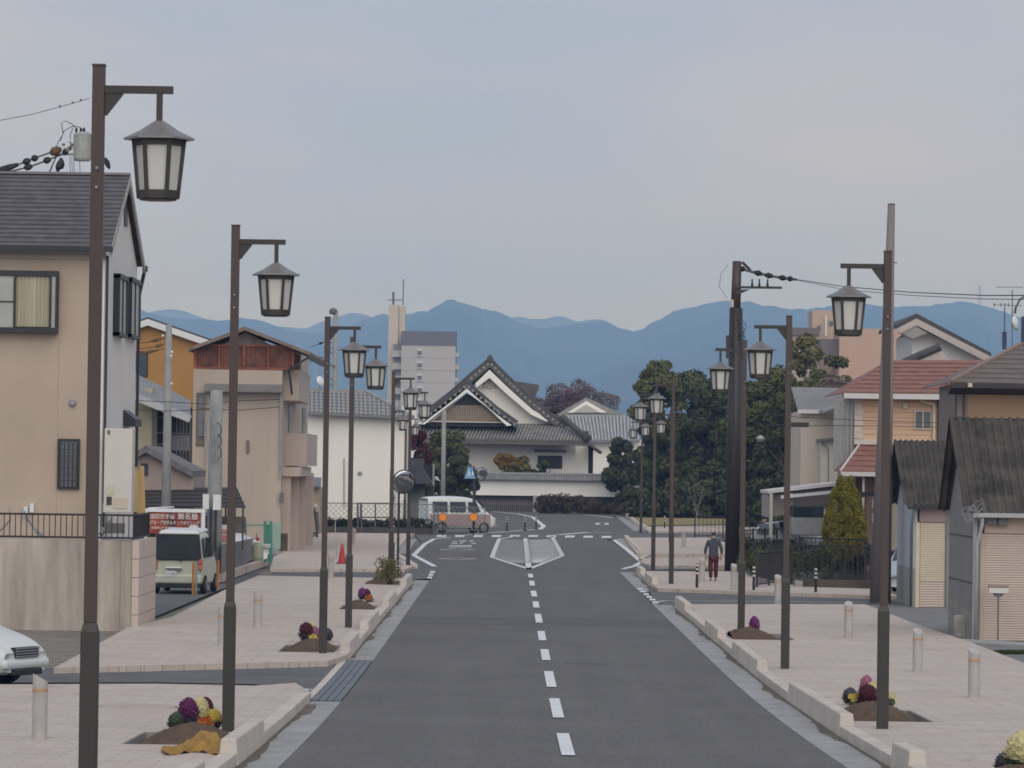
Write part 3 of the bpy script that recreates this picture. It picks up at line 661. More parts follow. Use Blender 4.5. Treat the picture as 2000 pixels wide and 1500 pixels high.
# --- low house with pale tiled lean-to roof and dark verandah
Yh = 140
T = thing('verandah_house', 'small house with silvery lean-to roof and dark barred verandah below the ochre house', 'house', (X_(320, 900, Yh), Yh, 0))
GRN = mat('olive_render', (.40, .37, .25), .85, .12, .6)
B().pbox(255, 758, 296, 1000, Yh, 5).obj('wall', GRN, T)
RT = mat('silver_tile', (.24, .24, .25), .6, .2, 3)
p00, p10 = at(262, 768, Yh - 1.2), at(372, 812, Yh - 1.2); p01, p11 = at(262, 728, Yh + 2.2), at(372, 782, Yh + 2.2)
B().sheet(p00, p10, p01, p11, 15, .012, .05).obj('roof', RT, T)
B().bar(p00 + Vector((0, -.05, -.12)), p10 + Vector((0, -.05, -.12)), .06, .26).obj('eave_board', mat('grey_trim', (.45, .45, .45), .6, .1), T)
B().pbox(296, 795, 374, 905, Yh + 2, .2).obj('verandah_back', mat('dark_interior', (.045, .042, .04), .9, .3, 1.5), T)
b = B()
for x in (297, 306, 333, 345, 352, 358, 364, 371): b.pbox(x - .7, 800, x + .7, 900, Yh, .06)
for y in (815, 846, 868): b.pbox(296, y - .8, 374, y + .8, Yh - .02, .05)
b.obj('verandah_bars', GRAYM, T)
B().pbox(336, 850, 372, 880, Yh + 1, .05).obj('slatted_screen', mat('screen_grey', (.20, .21, .22), .7, .2, 4, streak=1), T)
B().pbox(348, 802, 362, 815, Yh + 1.9, .05).obj('bright_pane', mat('white_pane', (.6, .6, .58), .3, .2), T)
# --- small house with a brown tiled gable
Yh = 131
T = thing('tiled_gable_house', 'low pinkish house with grey tiled gable and a shrub in front', 'house', (X_(320, 950, Yh), Yh, 0))
ap, le, ri = at(286, 884, Yh), at(262, 898, Yh), at(378, 932, Yh)
B().prism([(le.x, Yh, 0), (ri.x, Yh, 0), (ri.x, Yh, ri.z), (ap.x, Yh, ap.z), (le.x, Yh, le.z)], (0, 5, 0)).obj('wall', mat('pink_render', (.36, .29, .25), .85, .15, .7), T)
TILEG = mat('grey_roof_tile', (.17, .16, .16), .7, .3, 4, .3, 20)
B().prism([le + Vector((0, -.3, 0)), ap + Vector((0, -.3, 0)), ri + Vector((0, -.3, 0)), ri + Vector((0, -.3, .22)), ap + Vector((0, -.3, .24)), le + Vector((0, -.3, .22))], (0, 5.5, 0)).obj('roof', TILEG, T)
window(T, 276, 905, 289, 928, Yh, 1, 1, BLKFR)
# --- dark tiled carport roof beside the sign
Yh = 128
T = thing('tiled_carport', 'long dark tiled carport roof behind the red sign', 'carport', (X_(380, 985, Yh), Yh, 0))
DT = mat('dark_roof_tile', (.050, .045, .043), .8, .3, 5, .3, 15)
e0, e1, r0, r1 = at(240, 990, Yh), at(480, 992, Yh), at(250, 955, Yh + 3.5), at(462, 952, Yh + 3.5)
courses(T, e0, e1, r0, r1, 5, .05, DT, 'roof_tile_course')
b = B()
for x in (300, 356, 440, 474): b.pbox(x - 1.5, 985, x + 1.5, 1075, Yh + .4, .12)
b.obj('posts', DARKB, T)
B().pbox(288, 1008, 480, 1040, Yh + 3.6, .1).obj('back_wall', mat('brown_grey_wall', (.20, .17, .15), .9, .2), T)  # back wall in a brown-grey tone

# --- tall beige building with the rusted screen on top
Yb = 161.0
BG2 = mat('taupe_render', (.47, .395, .32), .85, .15, .5, .1, 30, streak=1)
xr4 = X_(549, 900, Yb); xl4 = X_(376, 860, Yb); Yb2 = sideY(600, xr4)
T = thing('taupe_building', 'tall taupe house with rusty corrugated top storey and stepped balconies', 'house', ((xl4 + xr4) / 2, Yb, 0))
zt4 = Z_(470, 722, Yb)
B().box(xl4, xr4, Yb, Yb2, -.3, zt4).obj('wall', BG2, T)
RST = mat('rusty_corrugated', (.235, .105, .065), .85, .45, 1.3, .2, 20, tint=(.13, .075, .065))
zs0, zs1 = Z_(470, 719, Yb), Z_(470, 673, Yb); xs0, xs1 = X_(381, 690, Yb), X_(572, 690, Yb)
b = B(); b.sheet((xs0, Yb + .05, zs0), (xs1, Yb + .05, zs0), (xs0, Yb + .05, zs1), (xs1, Yb + .05, zs1), 34, .03, .03, 4); b.obj('rusty_screen', RST, T)
b = B(); b.box(xs0, xs1, Yb - .02, Yb, zs0 - .05, zs0 + .04).box(xs0, xs1, Yb - .02, Yb, zs1 - .08, zs1)
for i in range(5): x = xs0 + (xs1 - xs0) * i / 4; b.box(x - .05, x + .05, Yb - .03, Yb + .02, zs0, zs1)
b.obj('screen_frame', mat('rusted_steel', (.26, .085, .05), .8, .4, 2), T)
B().box(xs1 - .02, xs1 + .02, Yb, Yb + 5, zs0, zs1 - .3).obj('side_screen', RST, T)
B().box(xl4 + .2, xs1 - .4, Yb + 4, Yb2 - .5, zt4, zs1).obj('penthouse', BG2, T)
pL, pA, pR = at(368, 686, Yb - .4), at(478, 645, Yb - .4), at(606, 694, Yb - .4)
B().prism([pL, pA, pR, pR + Vector((0, 0, .14)), pA + Vector((0, 0, .16)), pL + Vector((0, 0, .14))], (0, 14, 0)).obj('roof', mat('rust_brown_roof', (.22, .17, .14), .8, .3, 2), T)
B().prism([pL + Vector((.6, .6, -.1)), pA + Vector((0, .6, -.05)), pR + Vector((-.6, .6, -.1))], (0, .1, 0)).obj('gable_infill', mat('weathered_boards', (.24, .19, .165), .9, .35, 3, streak=1), T)
B().bar(pR + Vector((-.1, 0, -.05)), pR + Vector((-.1, 14, -.05)), .14).bar(pR + Vector((-.1, .1, -.1)), pR + Vector((-.9, .3, -.6)), .07).bar(pR + Vector((-.9, .3, -.6)), Vector((xr4 + .4, Yb + .3, zt4 - 1)), .07).obj('gutter', BLKFR, T)
# awning strip, corner slot windows, pipe
a0, a1 = X_(401, 758, Yb), X_(553, 758, Yb); z0, z1 = Z_(470, 766, Yb), Z_(470, 750, Yb)
B().prism([(a0, Yb, z1), (a0, Yb - .7, z0 + .08), (a0, Yb - .7, z0), (a0, Yb, z0)], (a1 - a0, 0, 0)).obj('awning', mat('lead_roof', (.19, .185, .18), .6, .2), T)
B().pbox(383, 767, 401, 872, Yb - .02, .02).obj('recess_panel', mat('brown_panel', (.16, .125, .105), .8, .2), T)
window(T, 386, 770, 399, 852, Yb - .02, 1, 3, GRAYM, GLASSG, .05)
for (x, w_, t, u) in ((547.5, 4, 765, 935), (400, 2, 770, 1000)): B().tube([at(x, t, Yb - .12), at(x, u, Yb - .12)], w_ * .0107, 8).obj('downpipe', STEEL, T)
B().pbox(481, 860, 487, 885, Yb - .06, .06).obj('vent_hood', mat('brown_vent', (.18, .15, .13), .8, .2), T)
B().pbox(546, 962, 554, 983, Yb - .2, .2).obj('electric_meter', GRAYM, T)
window(T, 555, 790, 575, 845, Yb - .001, 1, 1) if False else None
# balconies and bays stepping along the street side
b = B()
ba = []
for (a, c, t, u, d) in ((551, 583, 722, 782, 1.0), (565, 600, 846, 910, .7), (556, 588, 912, 930, .5)):
    ya = Yb + (1.0 if a < 560 else 3.0); xx = X_(a, 800, ya); x2 = X_(c, 800, ya)
    ba.append(B().box(max(xr4, xr4), max(x2, xr4 + .25), ya, ya + 9, Z_(a, u, ya), Z_(a, t, ya)).obj('balcony', mat('taupe_parapet', (.50, .42, .36), .85, .1, .6), T))
for (a, t, u) in ((563, 792, 850), (590, 796, 852), (566, 940, 1070), (580, 935, 1060), (596, 930, 1050)):
    ya = sideY(a, xr4 + .03); B().box(xr4, xr4 + .05, ya, ya + 2.0, Z_(a, u, ya), Z_(a, t, ya)).obj('side_window' if t < 900 else 'side_door', GLASSG if t < 900 else mat('dark_door', (.09, .07, .065), .6, .2), T)
for k, (ya, h) in enumerate(((Yb + 1.2, 3.5), (Yb + 5, 3.7), (Yb + 9, 3.6), (Yb + 13, 3.4))): B().box(xr4 - .01, xr4 + .35 + .12 * k, ya, ya + .3, -.1, h).obj('pilaster', mat('taupe_parapet', (.50, .42, .36)), T)
B().box(xl4 - .05, xr4 + .04, Yb - .06, Yb, -.3, .45).obj('plinth', CONC, T)
# --- white plaster storehouse with grey tiles
Yw = 226.0
WPL = mat('white_plaster', (.84, .815, .73), .85, .06, .25, .05, 20, streak=1)
T = thing('white_storehouse', 'large blank white plaster building with grey tiled hip roof at left of the junction', 'building', (X_(700, 900, Yw), Yw, 0))
x0, x1 = X_(583, 920, Yw), X_(789, 920, Yw); ze = Z_(690, 808, Yw)
B().box(x0, x1, Yw, Yw + 9, -.2, ze).obj('wall', WPL, T)
B().box(x0 - .02, x1 + .02, Yw - .03, Yw, -.2, .55).obj('plinth', mat('plinth_grey', (.12, .125, .12), .9, .3, 1), T)
TG = mat('silver_grey_tile', (.33, .335, .33), .55, .22, 6, .15, 20)
e0, e1, r0, r1 = at(596, 806, Yw - .7), at(806, 816, Yw - .7), at(596, 763, Yw + 3), at(716, 767, Yw + 3)
tile = B()
tile.tube([(0, 0, 0), (0, .36, .11)], .085, 6); tile = tile.mesh('roof_tile'); tile.materials.append(TG)
B().prism([e0, e1, r1, r0], (0, 0, -.1)).obj('roof_deck', mat('tile_valley', (.20, .205, .20), .7, .2, 5), T)
nc, nr = 24, 7
for i in range(nc):
    for j in range(nr):
        u = (i + .5) / nc; v = j / nr
        if u > .58 and v > (1 - u) / .42: continue
        pp = e0.lerp(e1, u).lerp(r0.lerp(r0 + (e1 - e0), u), v); piece(tile, 'roof_tile', T, pp + Vector((0, 0, .05)) - T.location, 0).rotation_euler = (math.atan2((r0 - e0).z, (r0 - e0).y) - math.atan2(.11, .36), 0, 0)
B().bar(r0, r1, .3, .3).bar(r1, e1, .26, .26).obj('ridge', mat('ridge_tile', (.30, .30, .29), .7, .2), T)
B().lathe([(.13, 0), (.12, .12), (.03, .16)], (0, 0, 0), 12).obj('vent_cover', STEEL, T, raw=True)
v = [c for c in T.children if c.name.startswith('vent_cover')][0]; v.location = at(703, 924, Yw) - T.location; v.rotation_euler = (R(90), 0, 0)
B().tube([at(672, 895, Yw - .06), at(672, 990, Yw - .06)], .03, 6).obj('conduit', STEEL, T)
T = thing('satellite_dish', 'white satellite dish on a mast above the white storehouse roof', 'satellite dish', at(626, 765, Yw + 3))
B().tube([at(625, 768, Yw + 3), at(623, 690, Yw + 3)], .03, 6).bar(at(611, 700, Yw + 3), at(633, 700, Yw + 3), .03).bar(at(614, 712, Yw + 3), at(632, 713, Yw + 3), .03).obj('mast', STEEL, T)
B().lathe([(.02, .08), (.12, .06), (.22, .02), (.27, -.03), (.265, -.045), (.2, 0), (.02, .05)], (0, 0, 0), 16).obj('dish', WHITEM, T, smooth=True, raw=True)
d = [c for c in T.children if c.name.startswith('dish')][0]; d.location = at(627, 744, Yw + 2.7) - T.location; d.rotation_euler = (R(70), 0, R(50)); d.scale = (1.2, 1.2, 1.2)
T = thing('garden_shed', 'small tan shed with grey roof between the taupe house and the white storehouse', 'shed', at(612, 1030, 205))
B().pbox(600, 952, 624, 1040, 205, 3).obj('wall', mat('tan_shed', (.38, .31, .22), .85, .15), T)
B().prism([at(597, 952, 204.6), at(627, 952, 204.6), at(628, 936, 207), at(598, 935, 207)], (0, 0, .1)).obj('roof', mat('blue_grey_roof', (.17, .175, .19), .6, .15), T)
# ------------------------------------------------------------ right side buildings
CORR = mat('weathered_corrugated', (.095, .083, .068), .9, .4, 1.4, .4, 14, tint=(.05, .046, .043))
SHUT = mat('beige_shutter', (.62, .51, .43), .55, .06, 1.5)
SHUT2 = mat('cream_shutter', (.66, .57, .43), .55, .06, 1.5)
GSIDE = mat('grey_cement_board', (.235, .232, .22), .85, .15, .7, .15, 20)
def shutter(T, x0, x1, z0, z1, Y, m, n):
    b = B()
    for i in range(n):
        za = z0 + (z1 - z0) * i / n; zc = z0 + (z1 - z0) * (i + 1) / n
        b.prism([(x0, Y, za), (x0, Y - .012, za + (zc - za) * .35), (x0, Y - .012, za + (zc - za) * .75), (x0, Y, zc - .006), (x0, Y + .02, zc - .006), (x0, Y + .02, za)], (x1 - x0, 0, 0))
    return b.obj('shutter', m, T)
# nearest shed
Ys = 87.4; zb = -.02
xs = X_(1905, 1100, Ys); xe = xs + 3.2; Yk = sideY(1856, xs); ym = (Ys + Yk) / 2
T = thing('garage_shed', 'nearest shed with steep corrugated roof and large beige roller shutter at far right', 'shed', (xs + 1.5, Ys, 0))
zE = Z_(1930, 1000, Ys - .1); zR = Z_(1880, 815, ym)
B().prism([(xs, Ys, zb), (xs, Yk, zb), (xs, Yk, zE), (xs, ym, zR - .1), (xs, Ys, zE)], (.12, 0, 0)).obj('side_wall', GSIDE, T)
for z in (1.3, 2.35): B().box(xs - .012, xs, Ys, Yk, z, z + .03).obj('joint_strip', mat('joint_dark', (.08, .08, .075), .8, .1), T)
B().box(xs + .12, xs + .2, Ys, Ys + .1, zb, zE).box(xs + .12, xe, Ys, Ys + .1, Z_(1960, 1042, Ys), zE).obj('front_wall', mat('tan_front', (.50, .39, .31), .85, .12, .8), T)
B().box(xs + .12, xe, Yk - .1, Yk, zb, zE).box(xe - .1, xe, Ys + .1, Yk - .1, zb, zE).obj('rear_wall', GSIDE, T)
x0 = X_(1912, 1100, Ys)
shutter(T, x0 + .05, xe, zb + .05, Z_(1960, 1043, Ys), Ys + .04, SHUT, 44)
B().box(xs - .05, xs + .03, Ys - .02, Ys + .1, zb, zE).obj('corner_post', mat('weathered_white', (.42, .42, .41), .7, .25, 2, streak=1), T)
B().sheet((xs - .30, Ys - .25, zE - .02), (xe + .2, Ys - .25, zE - .02), (xs - .34, ym, zR), (xe + .2, ym, zR), 19, .035, .02, 6, 3).obj('corrugated_roof', CORR, T)
B().sheet((xs - .25, Yk + .25, zE - .02), (xe + .2, Yk + .25, zE - .02), (xs - .34, ym, zR), (xe + .2, ym, zR), 19, .035, .02, 6, 1).obj('corrugated_rear_roof', CORR, T)
B().box(xs - .1, xe + .2, Ys - .38, Ys - .26, zE - .12, zE - .02).obj('eave_gutter', mat('weathered_white', (.42, .42, .41)), T)
B().tube([(xs + .12, Ys - .3, zE - .1), (xs + .1, Ys - .3, zE - .35), (xs + .02, Ys - .1, zE - .75), (xs + .02, Ys - .1, zb)], .04, 8).obj('downpipe', mat('weathered_white', (.42, .42, .41)), T, smooth=True)
for (x, y) in ((1938, 1012), (1960, 1014)): B().pbox(x - 10, y - 6, x + 9, y + 12, Ys - .18, .16).obj('outdoor_light', GRAYM, T)
b = B()   # tangle of old cable on the corner
for k in range(9):
    cx, cz = xs + random.uniform(-.3, .1), zE + random.uniform(-.1, .25)
    b.tube([(cx + random.uniform(.06, .16) * math.cos(t) , Ys - .32 - .02 * k, cz + random.uniform(.08, .2) * math.sin(t)) for t in np.linspace(0, 5.2, 9)], .008, 5)
b.obj('cable_tangle', STEEL, T)
B().prism([(xs - .02, Ys + .2, zb), (xs - .02, Yk - .1, zb), (xs - .02, Yk - .1, .85), (xs - .02, Ys + .2, .62)], (.015, 0, 0)).obj('mossy_base_panel', mat('mossy_render', (.30, .30, .26), .9, .25, 1.5), T)
# second shed
Ys = 109.0; xs = X_(1783, 1100, Ys); xe = X_(1872, 1100, Ys); Yk = sideY(1754, xs); ym = (Ys + Yk) / 2
T = thing('garage_shed', 'second shed with lower corrugated roof, white side wall and narrow cream shutter', 'shed', (xs + .6, Ys, 0))
zE = Z_(1820, 985, Ys); zR = Z_(1800, 860, ym)
WSH = mat('pale_blue_white_board', (.47, .49, .51), .7, .1, .8, streak=1)
B().prism([(xs, Ys, 1.1), (xs, Yk, 1.1), (xs, Yk, zE), (xs, ym, zR - .1), (xs, Ys, zE)], (.12, 0, 0)).obj('side_wall', WSH, T)
B().box(xs - .002, xs + .12, Ys, Yk, zb, 1.098).obj('side_base', mat('stained_board', (.36, .36, .32), .85, .3, 1.3, streak=1), T)
B().box(xs + .12, xe, Ys, Ys + .1, Z_(1815, 1020, Ys), zE).box(xs + .12, xs + .17, Ys, Ys + .1, zb, zE).obj('front_wall', mat('mauve_front', (.36, .275, .26), .85, .1, .8), T)
shutter(T, X_(1797, 1100, Ys), X_(1846, 1100, Ys), zb + .75, Z_(1815, 1021, Ys), Ys + .04, SHUT2, 26)
shutter(T, X_(1797, 1100, Ys), X_(1846, 1100, Ys), zb + .03, zb + .74, Ys + .04, SHUT, 10).name = 'shutter_lower'
B().box(X_(1788, 1100, Ys), X_(1796, 1100, Ys), Ys - .03, Ys + .08, zb, Z_(1815, 1021, Ys)).obj('shutter_rail', mat('cream_rail', (.62, .54, .40), .6, .1), T)
B().box(X_(1847, 1100, Ys), xe, Ys - .02, Ys + .1, zb, Z_(1815, 1000, Ys)).box(xs + .12, xe, Yk - .1, Yk, zb, zE).box(xe - .1, xe, Ys + .1, Yk - .1, zb, zE).obj('front_pier', GSIDE, T)
B().sheet((xs - .30, Ys - .25, zE - .02), (xe + .1, Ys - .25, zE - .02), (xs - .36, ym, zR), (xe + .1, ym, zR), 11, .035, .02, 6, 2).obj('corrugated_roof', CORR, T)
B().sheet((xs - .25, Yk + .25, zE - .02), (xe + .1, Yk + .25, zE - .02), (xs - .36, ym, zR), (xe + .1, ym, zR), 11, .035, .02, 6, 1).obj('corrugated_rear_roof', CORR, T)
B().bar((xs - .2, Ys - .3, zE - .1), (xe, Ys - .3, zE - .02), .09).obj('eave_gutter', BLKFR, T)
B().tube([(xs - .0, Ys - .28, zE - .1), (xs - .06, Ys - .1, zE - .6), (xs - .06, Ys - .1, zb + .05)], .04, 8).obj('downpipe', mat('slate_blue_pipe', (.13, .14, .16), .5, .1), T, smooth=True)
xg = X_(1860, 1100, Ys - 3)
T = thing('drain_pipe', 'dark pipe and peeling grey boards in the gap between the two sheds', 'pipe', (xg, 100, 0))
B().tube([(xg, 92.8, 3.0), (xg, 92.8, .0)], .055, 8).obj('pipe', BLACK, T)
b = B()
for k in range(6):
    z = .1 + k * .5; x = xg - .32 + random.uniform(-.05, .03); b.prism([(x, 94, z), (xg - .12, 94, z), (xg - .12, 94, z + .52), (x + random.uniform(.0, .1), 94, z + .52)], (0, .05, 0))
b.obj('peeling_board', mat('peeling_grey', (.40, .41, .41), .8, .3, 3), T)
# letter box and dented bin
p = Vector((X_(1949, 1240, 86.7), 86.7, 0)); T = thing('letter_box', 'white letter box on a thin post before the nearest shutter', 'letter box', p)
s = p.y / F
B().tube([p, p + Vector((0, 0, 1.05))], .022, 8).obj('post', mat('post_grey', (.17, .155, .16), .5, .1), T)
z = p.z + 1.04
B().prism([(p.x - .06, p.y - .05, z), (p.x + .06, p.y - .05, z), (p.x + .13, p.y - .05, z + .09), (p.x - .13, p.y - .05, z + .09)], (0, .1, 0)).obj('bracket', GRAYM, T)
B().box(p.x - .22, p.x + .22, p.y - .11, p.y + .11, z + .09, z + .215).obj('box', mat('white_enamel', (.62, .60, .55), .5, .08), T, bevel=.01)
B().box(p.x - .22, p.x + .22, p.y - .12, p.y + .11, z + .23, z + .275).obj('lid', mat('brown_lid', (.30, .23, .19), .5, .08), T)
p = G(1880, 1246, 0); T = thing('dented_tank', 'dented cream metal tank standing at the shed corner', 'tank', p)
B().lathe([(.2, 0), (.215, .05), (.2, .1), (.205, .5), (.18, .53)], p + Vector((0, 0, 0)), 10).obj('tank', mat('dirty_cream', (.42, .39, .33), .7, .3, 4), T)
B().box(p.x - .25, p.x + .38, p.y - .15, p.y + .2, p.z, p.z + .07).obj('base_slab', CONC, T)

# brown-roofed house behind the sheds
Yh = 128
T = thing('brown_roof_house', 'house with dark brown hipped roof and tan wall at far right behind the sheds', 'house', (X_(1950, 800, Yh), Yh, 0))
BRF = mat('brown_slate_roof', (.165, .135, .12), .8, .2, 2.5, .2, 20)
xe = X_(2250, 800, Yh)
B().box(X_(1889, 800, Yh), xe, Yh, Yh + 7, -.2, Z_(1950, 752, Yh)).obj('wall', mat('tan_ochre_render', (.33, .21, .125), .85, .1, .6), T)
B().box(X_(1860, 800, Yh + 1), X_(1888, 800, Yh + 1), Yh + .02, Yh + 5, -.2, Z_(1900, 750, Yh)).obj('bay_wall', mat('grey_brown_board', (.24, .20, .175), .85, .15), T)
p00, p10 = at(1857, 748, Yh - .7), at(2250, 757, Yh - .7); zt = Z_(2010, 667, Yh + 4)
p01 = Vector((X_(2010, 667, Yh + 4), Yh + 4, zt)); p11 = Vector((xe, Yh + 4, zt))
courses(T, p00, p10, p01, p11, 9, .05, BRF, 'roof_tile_course')
B().prism([p00, p01, (p01.x, Yh + 4, zt), (p00.x, Yh + 8.7, p00.z)], (0, 0, .03)).obj('hip_roof', BRF, T)
B().bar(p00 + Vector((0, 0, .06)), p01 + Vector((0, 0, .06)), .14, .1).obj('hip_ridge', mat('copper_brown', (.27, .19, .15), .7, .1), T)
B().box(p00.x, p10.x, Yh - .75, Yh - .65, p00.z - .16, p00.z).prism([(p00.x, Yh - .7, p00.z - .06), (p00.x, Yh, p00.z - .06), (p00.x, Yh, p00.z - .36), (p00.x, Yh - .7, p00.z - .14)], (p10.x - p00.x, 0, 0)).obj('eave', mat('dark_eave', (.05, .043, .04), .7, .15), T)
B().pbox(1891, 748, 1899, 756, Yh - .9, .15).obj('rain_head', mat('cream_rail', (.62, .54, .40)), T)
for x in (1867, 1883): B().pbox(x - 1.5, 765, x + 1.5, 830, Yh - .06, .05).obj('downpipe', BLKFR, T)

# peach house with the red roof
Yh = 150
PEA = mat('peach_siding', (.66, .455, .30), .85, .05, .5, .1, 30)
RRT = mat('red_roof_tile', (.27, .135, .105), .8, .22, 2.5, .2, 20)
T = thing('peach_house', 'peach house with red tiled hip roof and white gutter line', 'house', (X_(1750, 850, Yh), Yh, 0))
xa, xb_ = X_(1670, 820, Yh), X_(1858, 820, Yh); ze = Z_(1750, 770, Yh); zband = Z_(1750, 862, Yh)
B().box(xa, xb_, Yh, Yh + 8, zband, ze).obj('upper_wall', PEA, T)
for k in range(11): 
    z = zband + .25 + k * .22
    if z < ze - .1: B().box(xa, xb_, Yh - .006, Yh, z, z + .018).obj('siding_joint', mat('siding_joint_brown', (.38, .23, .14), .9, .05), T)  # joint strips in a darker brown than the siding
b = B(); zg = -.1; n_ = 26
B().box(xa + .05, xb_, Yh + .02, Yh + 8, zg, zband - .12).obj('brick_lower_wall', paving('red_brick_wall', (.26, .12, .085), (.30, .145, .10), (.22, .15, .12), .3, .1, .01), T)
B().box(xa - .03, xb_, Yh - .05, Yh + .1, zband - .14, zband + .06).obj('band', mat('cream_band', (.60, .55, .47), .7, .08), T)
b = B()
for k in range(7):
    z0_ = zband + .1 + k * (ze - zband - .2) / 7; b.box(xa - .03, xa + (.26 if k % 2 else .32), Yh - .03, Yh + .3, z0_, z0_ + (ze - zband - .2) / 7 - .015)
b.obj('quoins', mat('cream_band', (.60, .55, .47)), T)
p00, p10, p01, p11 = at(1648, 768, Yh - .6), at(1866, 770, Yh - .6), at(1738, 704, Yh + 3.5), at(1920, 704, Yh + 3.5)
courses(T, p00, p10, p01, p11, 8, .07, RRT, 'roof_tile_course')
B().prism([p00, p01, Vector((p00.x, Yh + 8.6, p00.z))], (0, 0, .04)).obj('hip_roof', RRT, T)
B().box(p00.x, p10.x, Yh - .72, Yh - .6, p00.z - .2, p00.z).prism([(p00.x, Yh - .62, p00.z - .02), (p10.x, Yh - .62, p00.z - .02), (p10.x, Yh, ze - .05), (p00.x, Yh, ze - .05)], (0, 0, -.04)).obj('gutter', mat('white_gutter', (.62, .60, .58), .5, .06), T)
B().bar(at(1795, 772, Yh - .7), at(1802, 785, Yh - .3), .08).bar(at(1802, 785, Yh - .3), at(1824, 790, Yh - .1), .08).bar(at(1824, 790, Yh - .1), at(1824, 862, Yh - .1), .09).obj('downpipe', mat('cream_rail', (.62, .54, .40)), T)
window(T, 1785, 802, 1820, 839, Yh, 2, 1, mat('beige_frame', (.5, .45, .38), .5, .1), GLASSG, .06)
for x in (1768, 1848): B().pbox(x - 4, 788, x + 4, 798, Yh - .1, .1).obj('vent_hood', mat('cream_band', (.60, .55, .47)), T)
for x in (1832, 1856): B().pbox(x - 1.7, 782, x + 1.7, 870, Yh - .08, .07).obj('pipe', mat('maroon_pipe', (.10, .05, .045), .6, .1), T)
b = B()
for x in (1641, 1655, 1663): b.pbox(x - 2, 785, x + 2, 900, Yh - .1, .1)
b.obj('service_pipes', mat('grey_pipe', (.30, .30, .31), .5, .1), T)
B().pbox(1645, 775, 1672, 920, Yh + .3, 4).obj('recessed_wall', mat('cream_wall', (.55, .53, .46), .85, .08), T)
# porch roof and brick post
pe0, pe1, pr0, pr1 = at(1642, 921, Yh - 2.6), at(1760, 924, Yh - 2.6), at(1678, 872, Yh), at(1762, 872, Yh)
courses(T, pe0, pe1, pr0, pr1, 5, .06, RRT, 'roof_tile_course')
B().prism([pe0, pr0, Vector((pe0.x, Yh + .5, pe0.z))], (0, 0, .04)).obj('porch_hip', RRT, T)
B().box(pe0.x, pe1.x, Yh - 2.75, Yh - 2.62, pe0.z - .17, pe0.z).bar(pe0 + Vector((0, -.02, .03)), pr0 + Vector((0, 0, .05)), .08, .08).obj('porch_gutter', mat('white_gutter', (.62, .60, .58)), T)
b = B()
for x in (1686, 1652): b.pbox(x - 2, 926, x + 2, 1060, Yh - 2.4, .1)
b.obj('porch_posts', mat('cream_wall', (.55, .53, .46)), T)
B().pbox(1692, 935, 1722, 1160, Yh - 1.5, 1.5).obj('brick_pier', MATS['red_brick_wall'], T)
for x in (1704,): 
    for t in (975, 1003): B().pbox(x - .8, t, x + 1.2, t + 17, Yh - 1.54, .05).obj('slit_light', mat('cream_wall', (.55, .53, .46)), T)
B().prism([at(1682, 962, Yh - 4), at(1682, 972, Yh - 4), at(1755, 962, Yh - 4), at(1755, 950, Yh - 4)], (0, .6, 0)).obj('porch_canopy', BLACK, T)
B().pbox(1730, 968, 1765, 1120, Yh - .02, .1).obj('garden_wall', mat('cream_screen', (.46, .41, .33), .85, .12, 1), T)

# white gable with dark roof behind
Yh = 166
T = thing('white_gable_house', 'white house gable with deep dark tiled eaves behind the red roof', 'house', (X_(1830, 700, Yh), Yh, 0))
apx, lft, rgt = at(1790, 622, Yh), at(1755, 640, Yh), at(1936, 697, Yh)
B().prism([(X_(1782, 700, Yh + .9), Yh + .9, 0), (X_(1925, 700, Yh + .9), Yh + .9, 0), Vector((X_(1925, 700, Yh + .9), Yh + .9, Z_(1925, 700, Yh + .9))), at(1795, 643, Yh + .9), at(1782, 652, Yh + .9)], (0, 7, 0)).obj('wall', mat('white_wall', (.74, .73, .70), .85, .05), T)
th_ = Vector((0, 0, .17))
B().prism([lft, apx, rgt, rgt + th_, apx + th_ * 1.3, lft + th_], (0, 9, 0)).obj('roof', mat('black_tile_roof', (.075, .075, .078), .7, .3, 5, .2, 20), T)
B().prism([lft + Vector((0, -.04, 0)), apx + Vector((0, -.04, 0)), apx + Vector((0, -.04, -.3)), lft + Vector((.05, -.04, -.26))], (0, .06, 0)).prism([apx + Vector((0, -.04, 0)), rgt + Vector((0, -.04, 0)), rgt + Vector((-.1, -.04, -.26)), apx + Vector((0, -.04, -.3))], (0, .06, 0)).obj('barge_board', mat('pinkish_trim', (.48, .42, .38), .7, .08), T)
B().prism([at(1758, 649, Yh), at(1784, 634, Yh), at(1812, 650, Yh), at(1782, 662, Yh)], (0, .9, .0)).obj('soffit', mat('grey_soffit', (.30, .29, .27), .8, .1), T)
B().tube([at(1749, 716, Yh - 6), at(1790, 697, Yh - 6), at(1836, 677, Yh - 6)], .17, 10).obj('lower_ridge', MATS['black_tile_roof'], T)
B().prism([at(1750, 718, Yh - 6), at(1836, 680, Yh - 6), at(1850, 700, Yh - 6), at(1842, 722, Yh - 6)], (0, 6, 0)).obj('lower_gable', mat('pinkish_trim', (.48, .42, .38)), T)
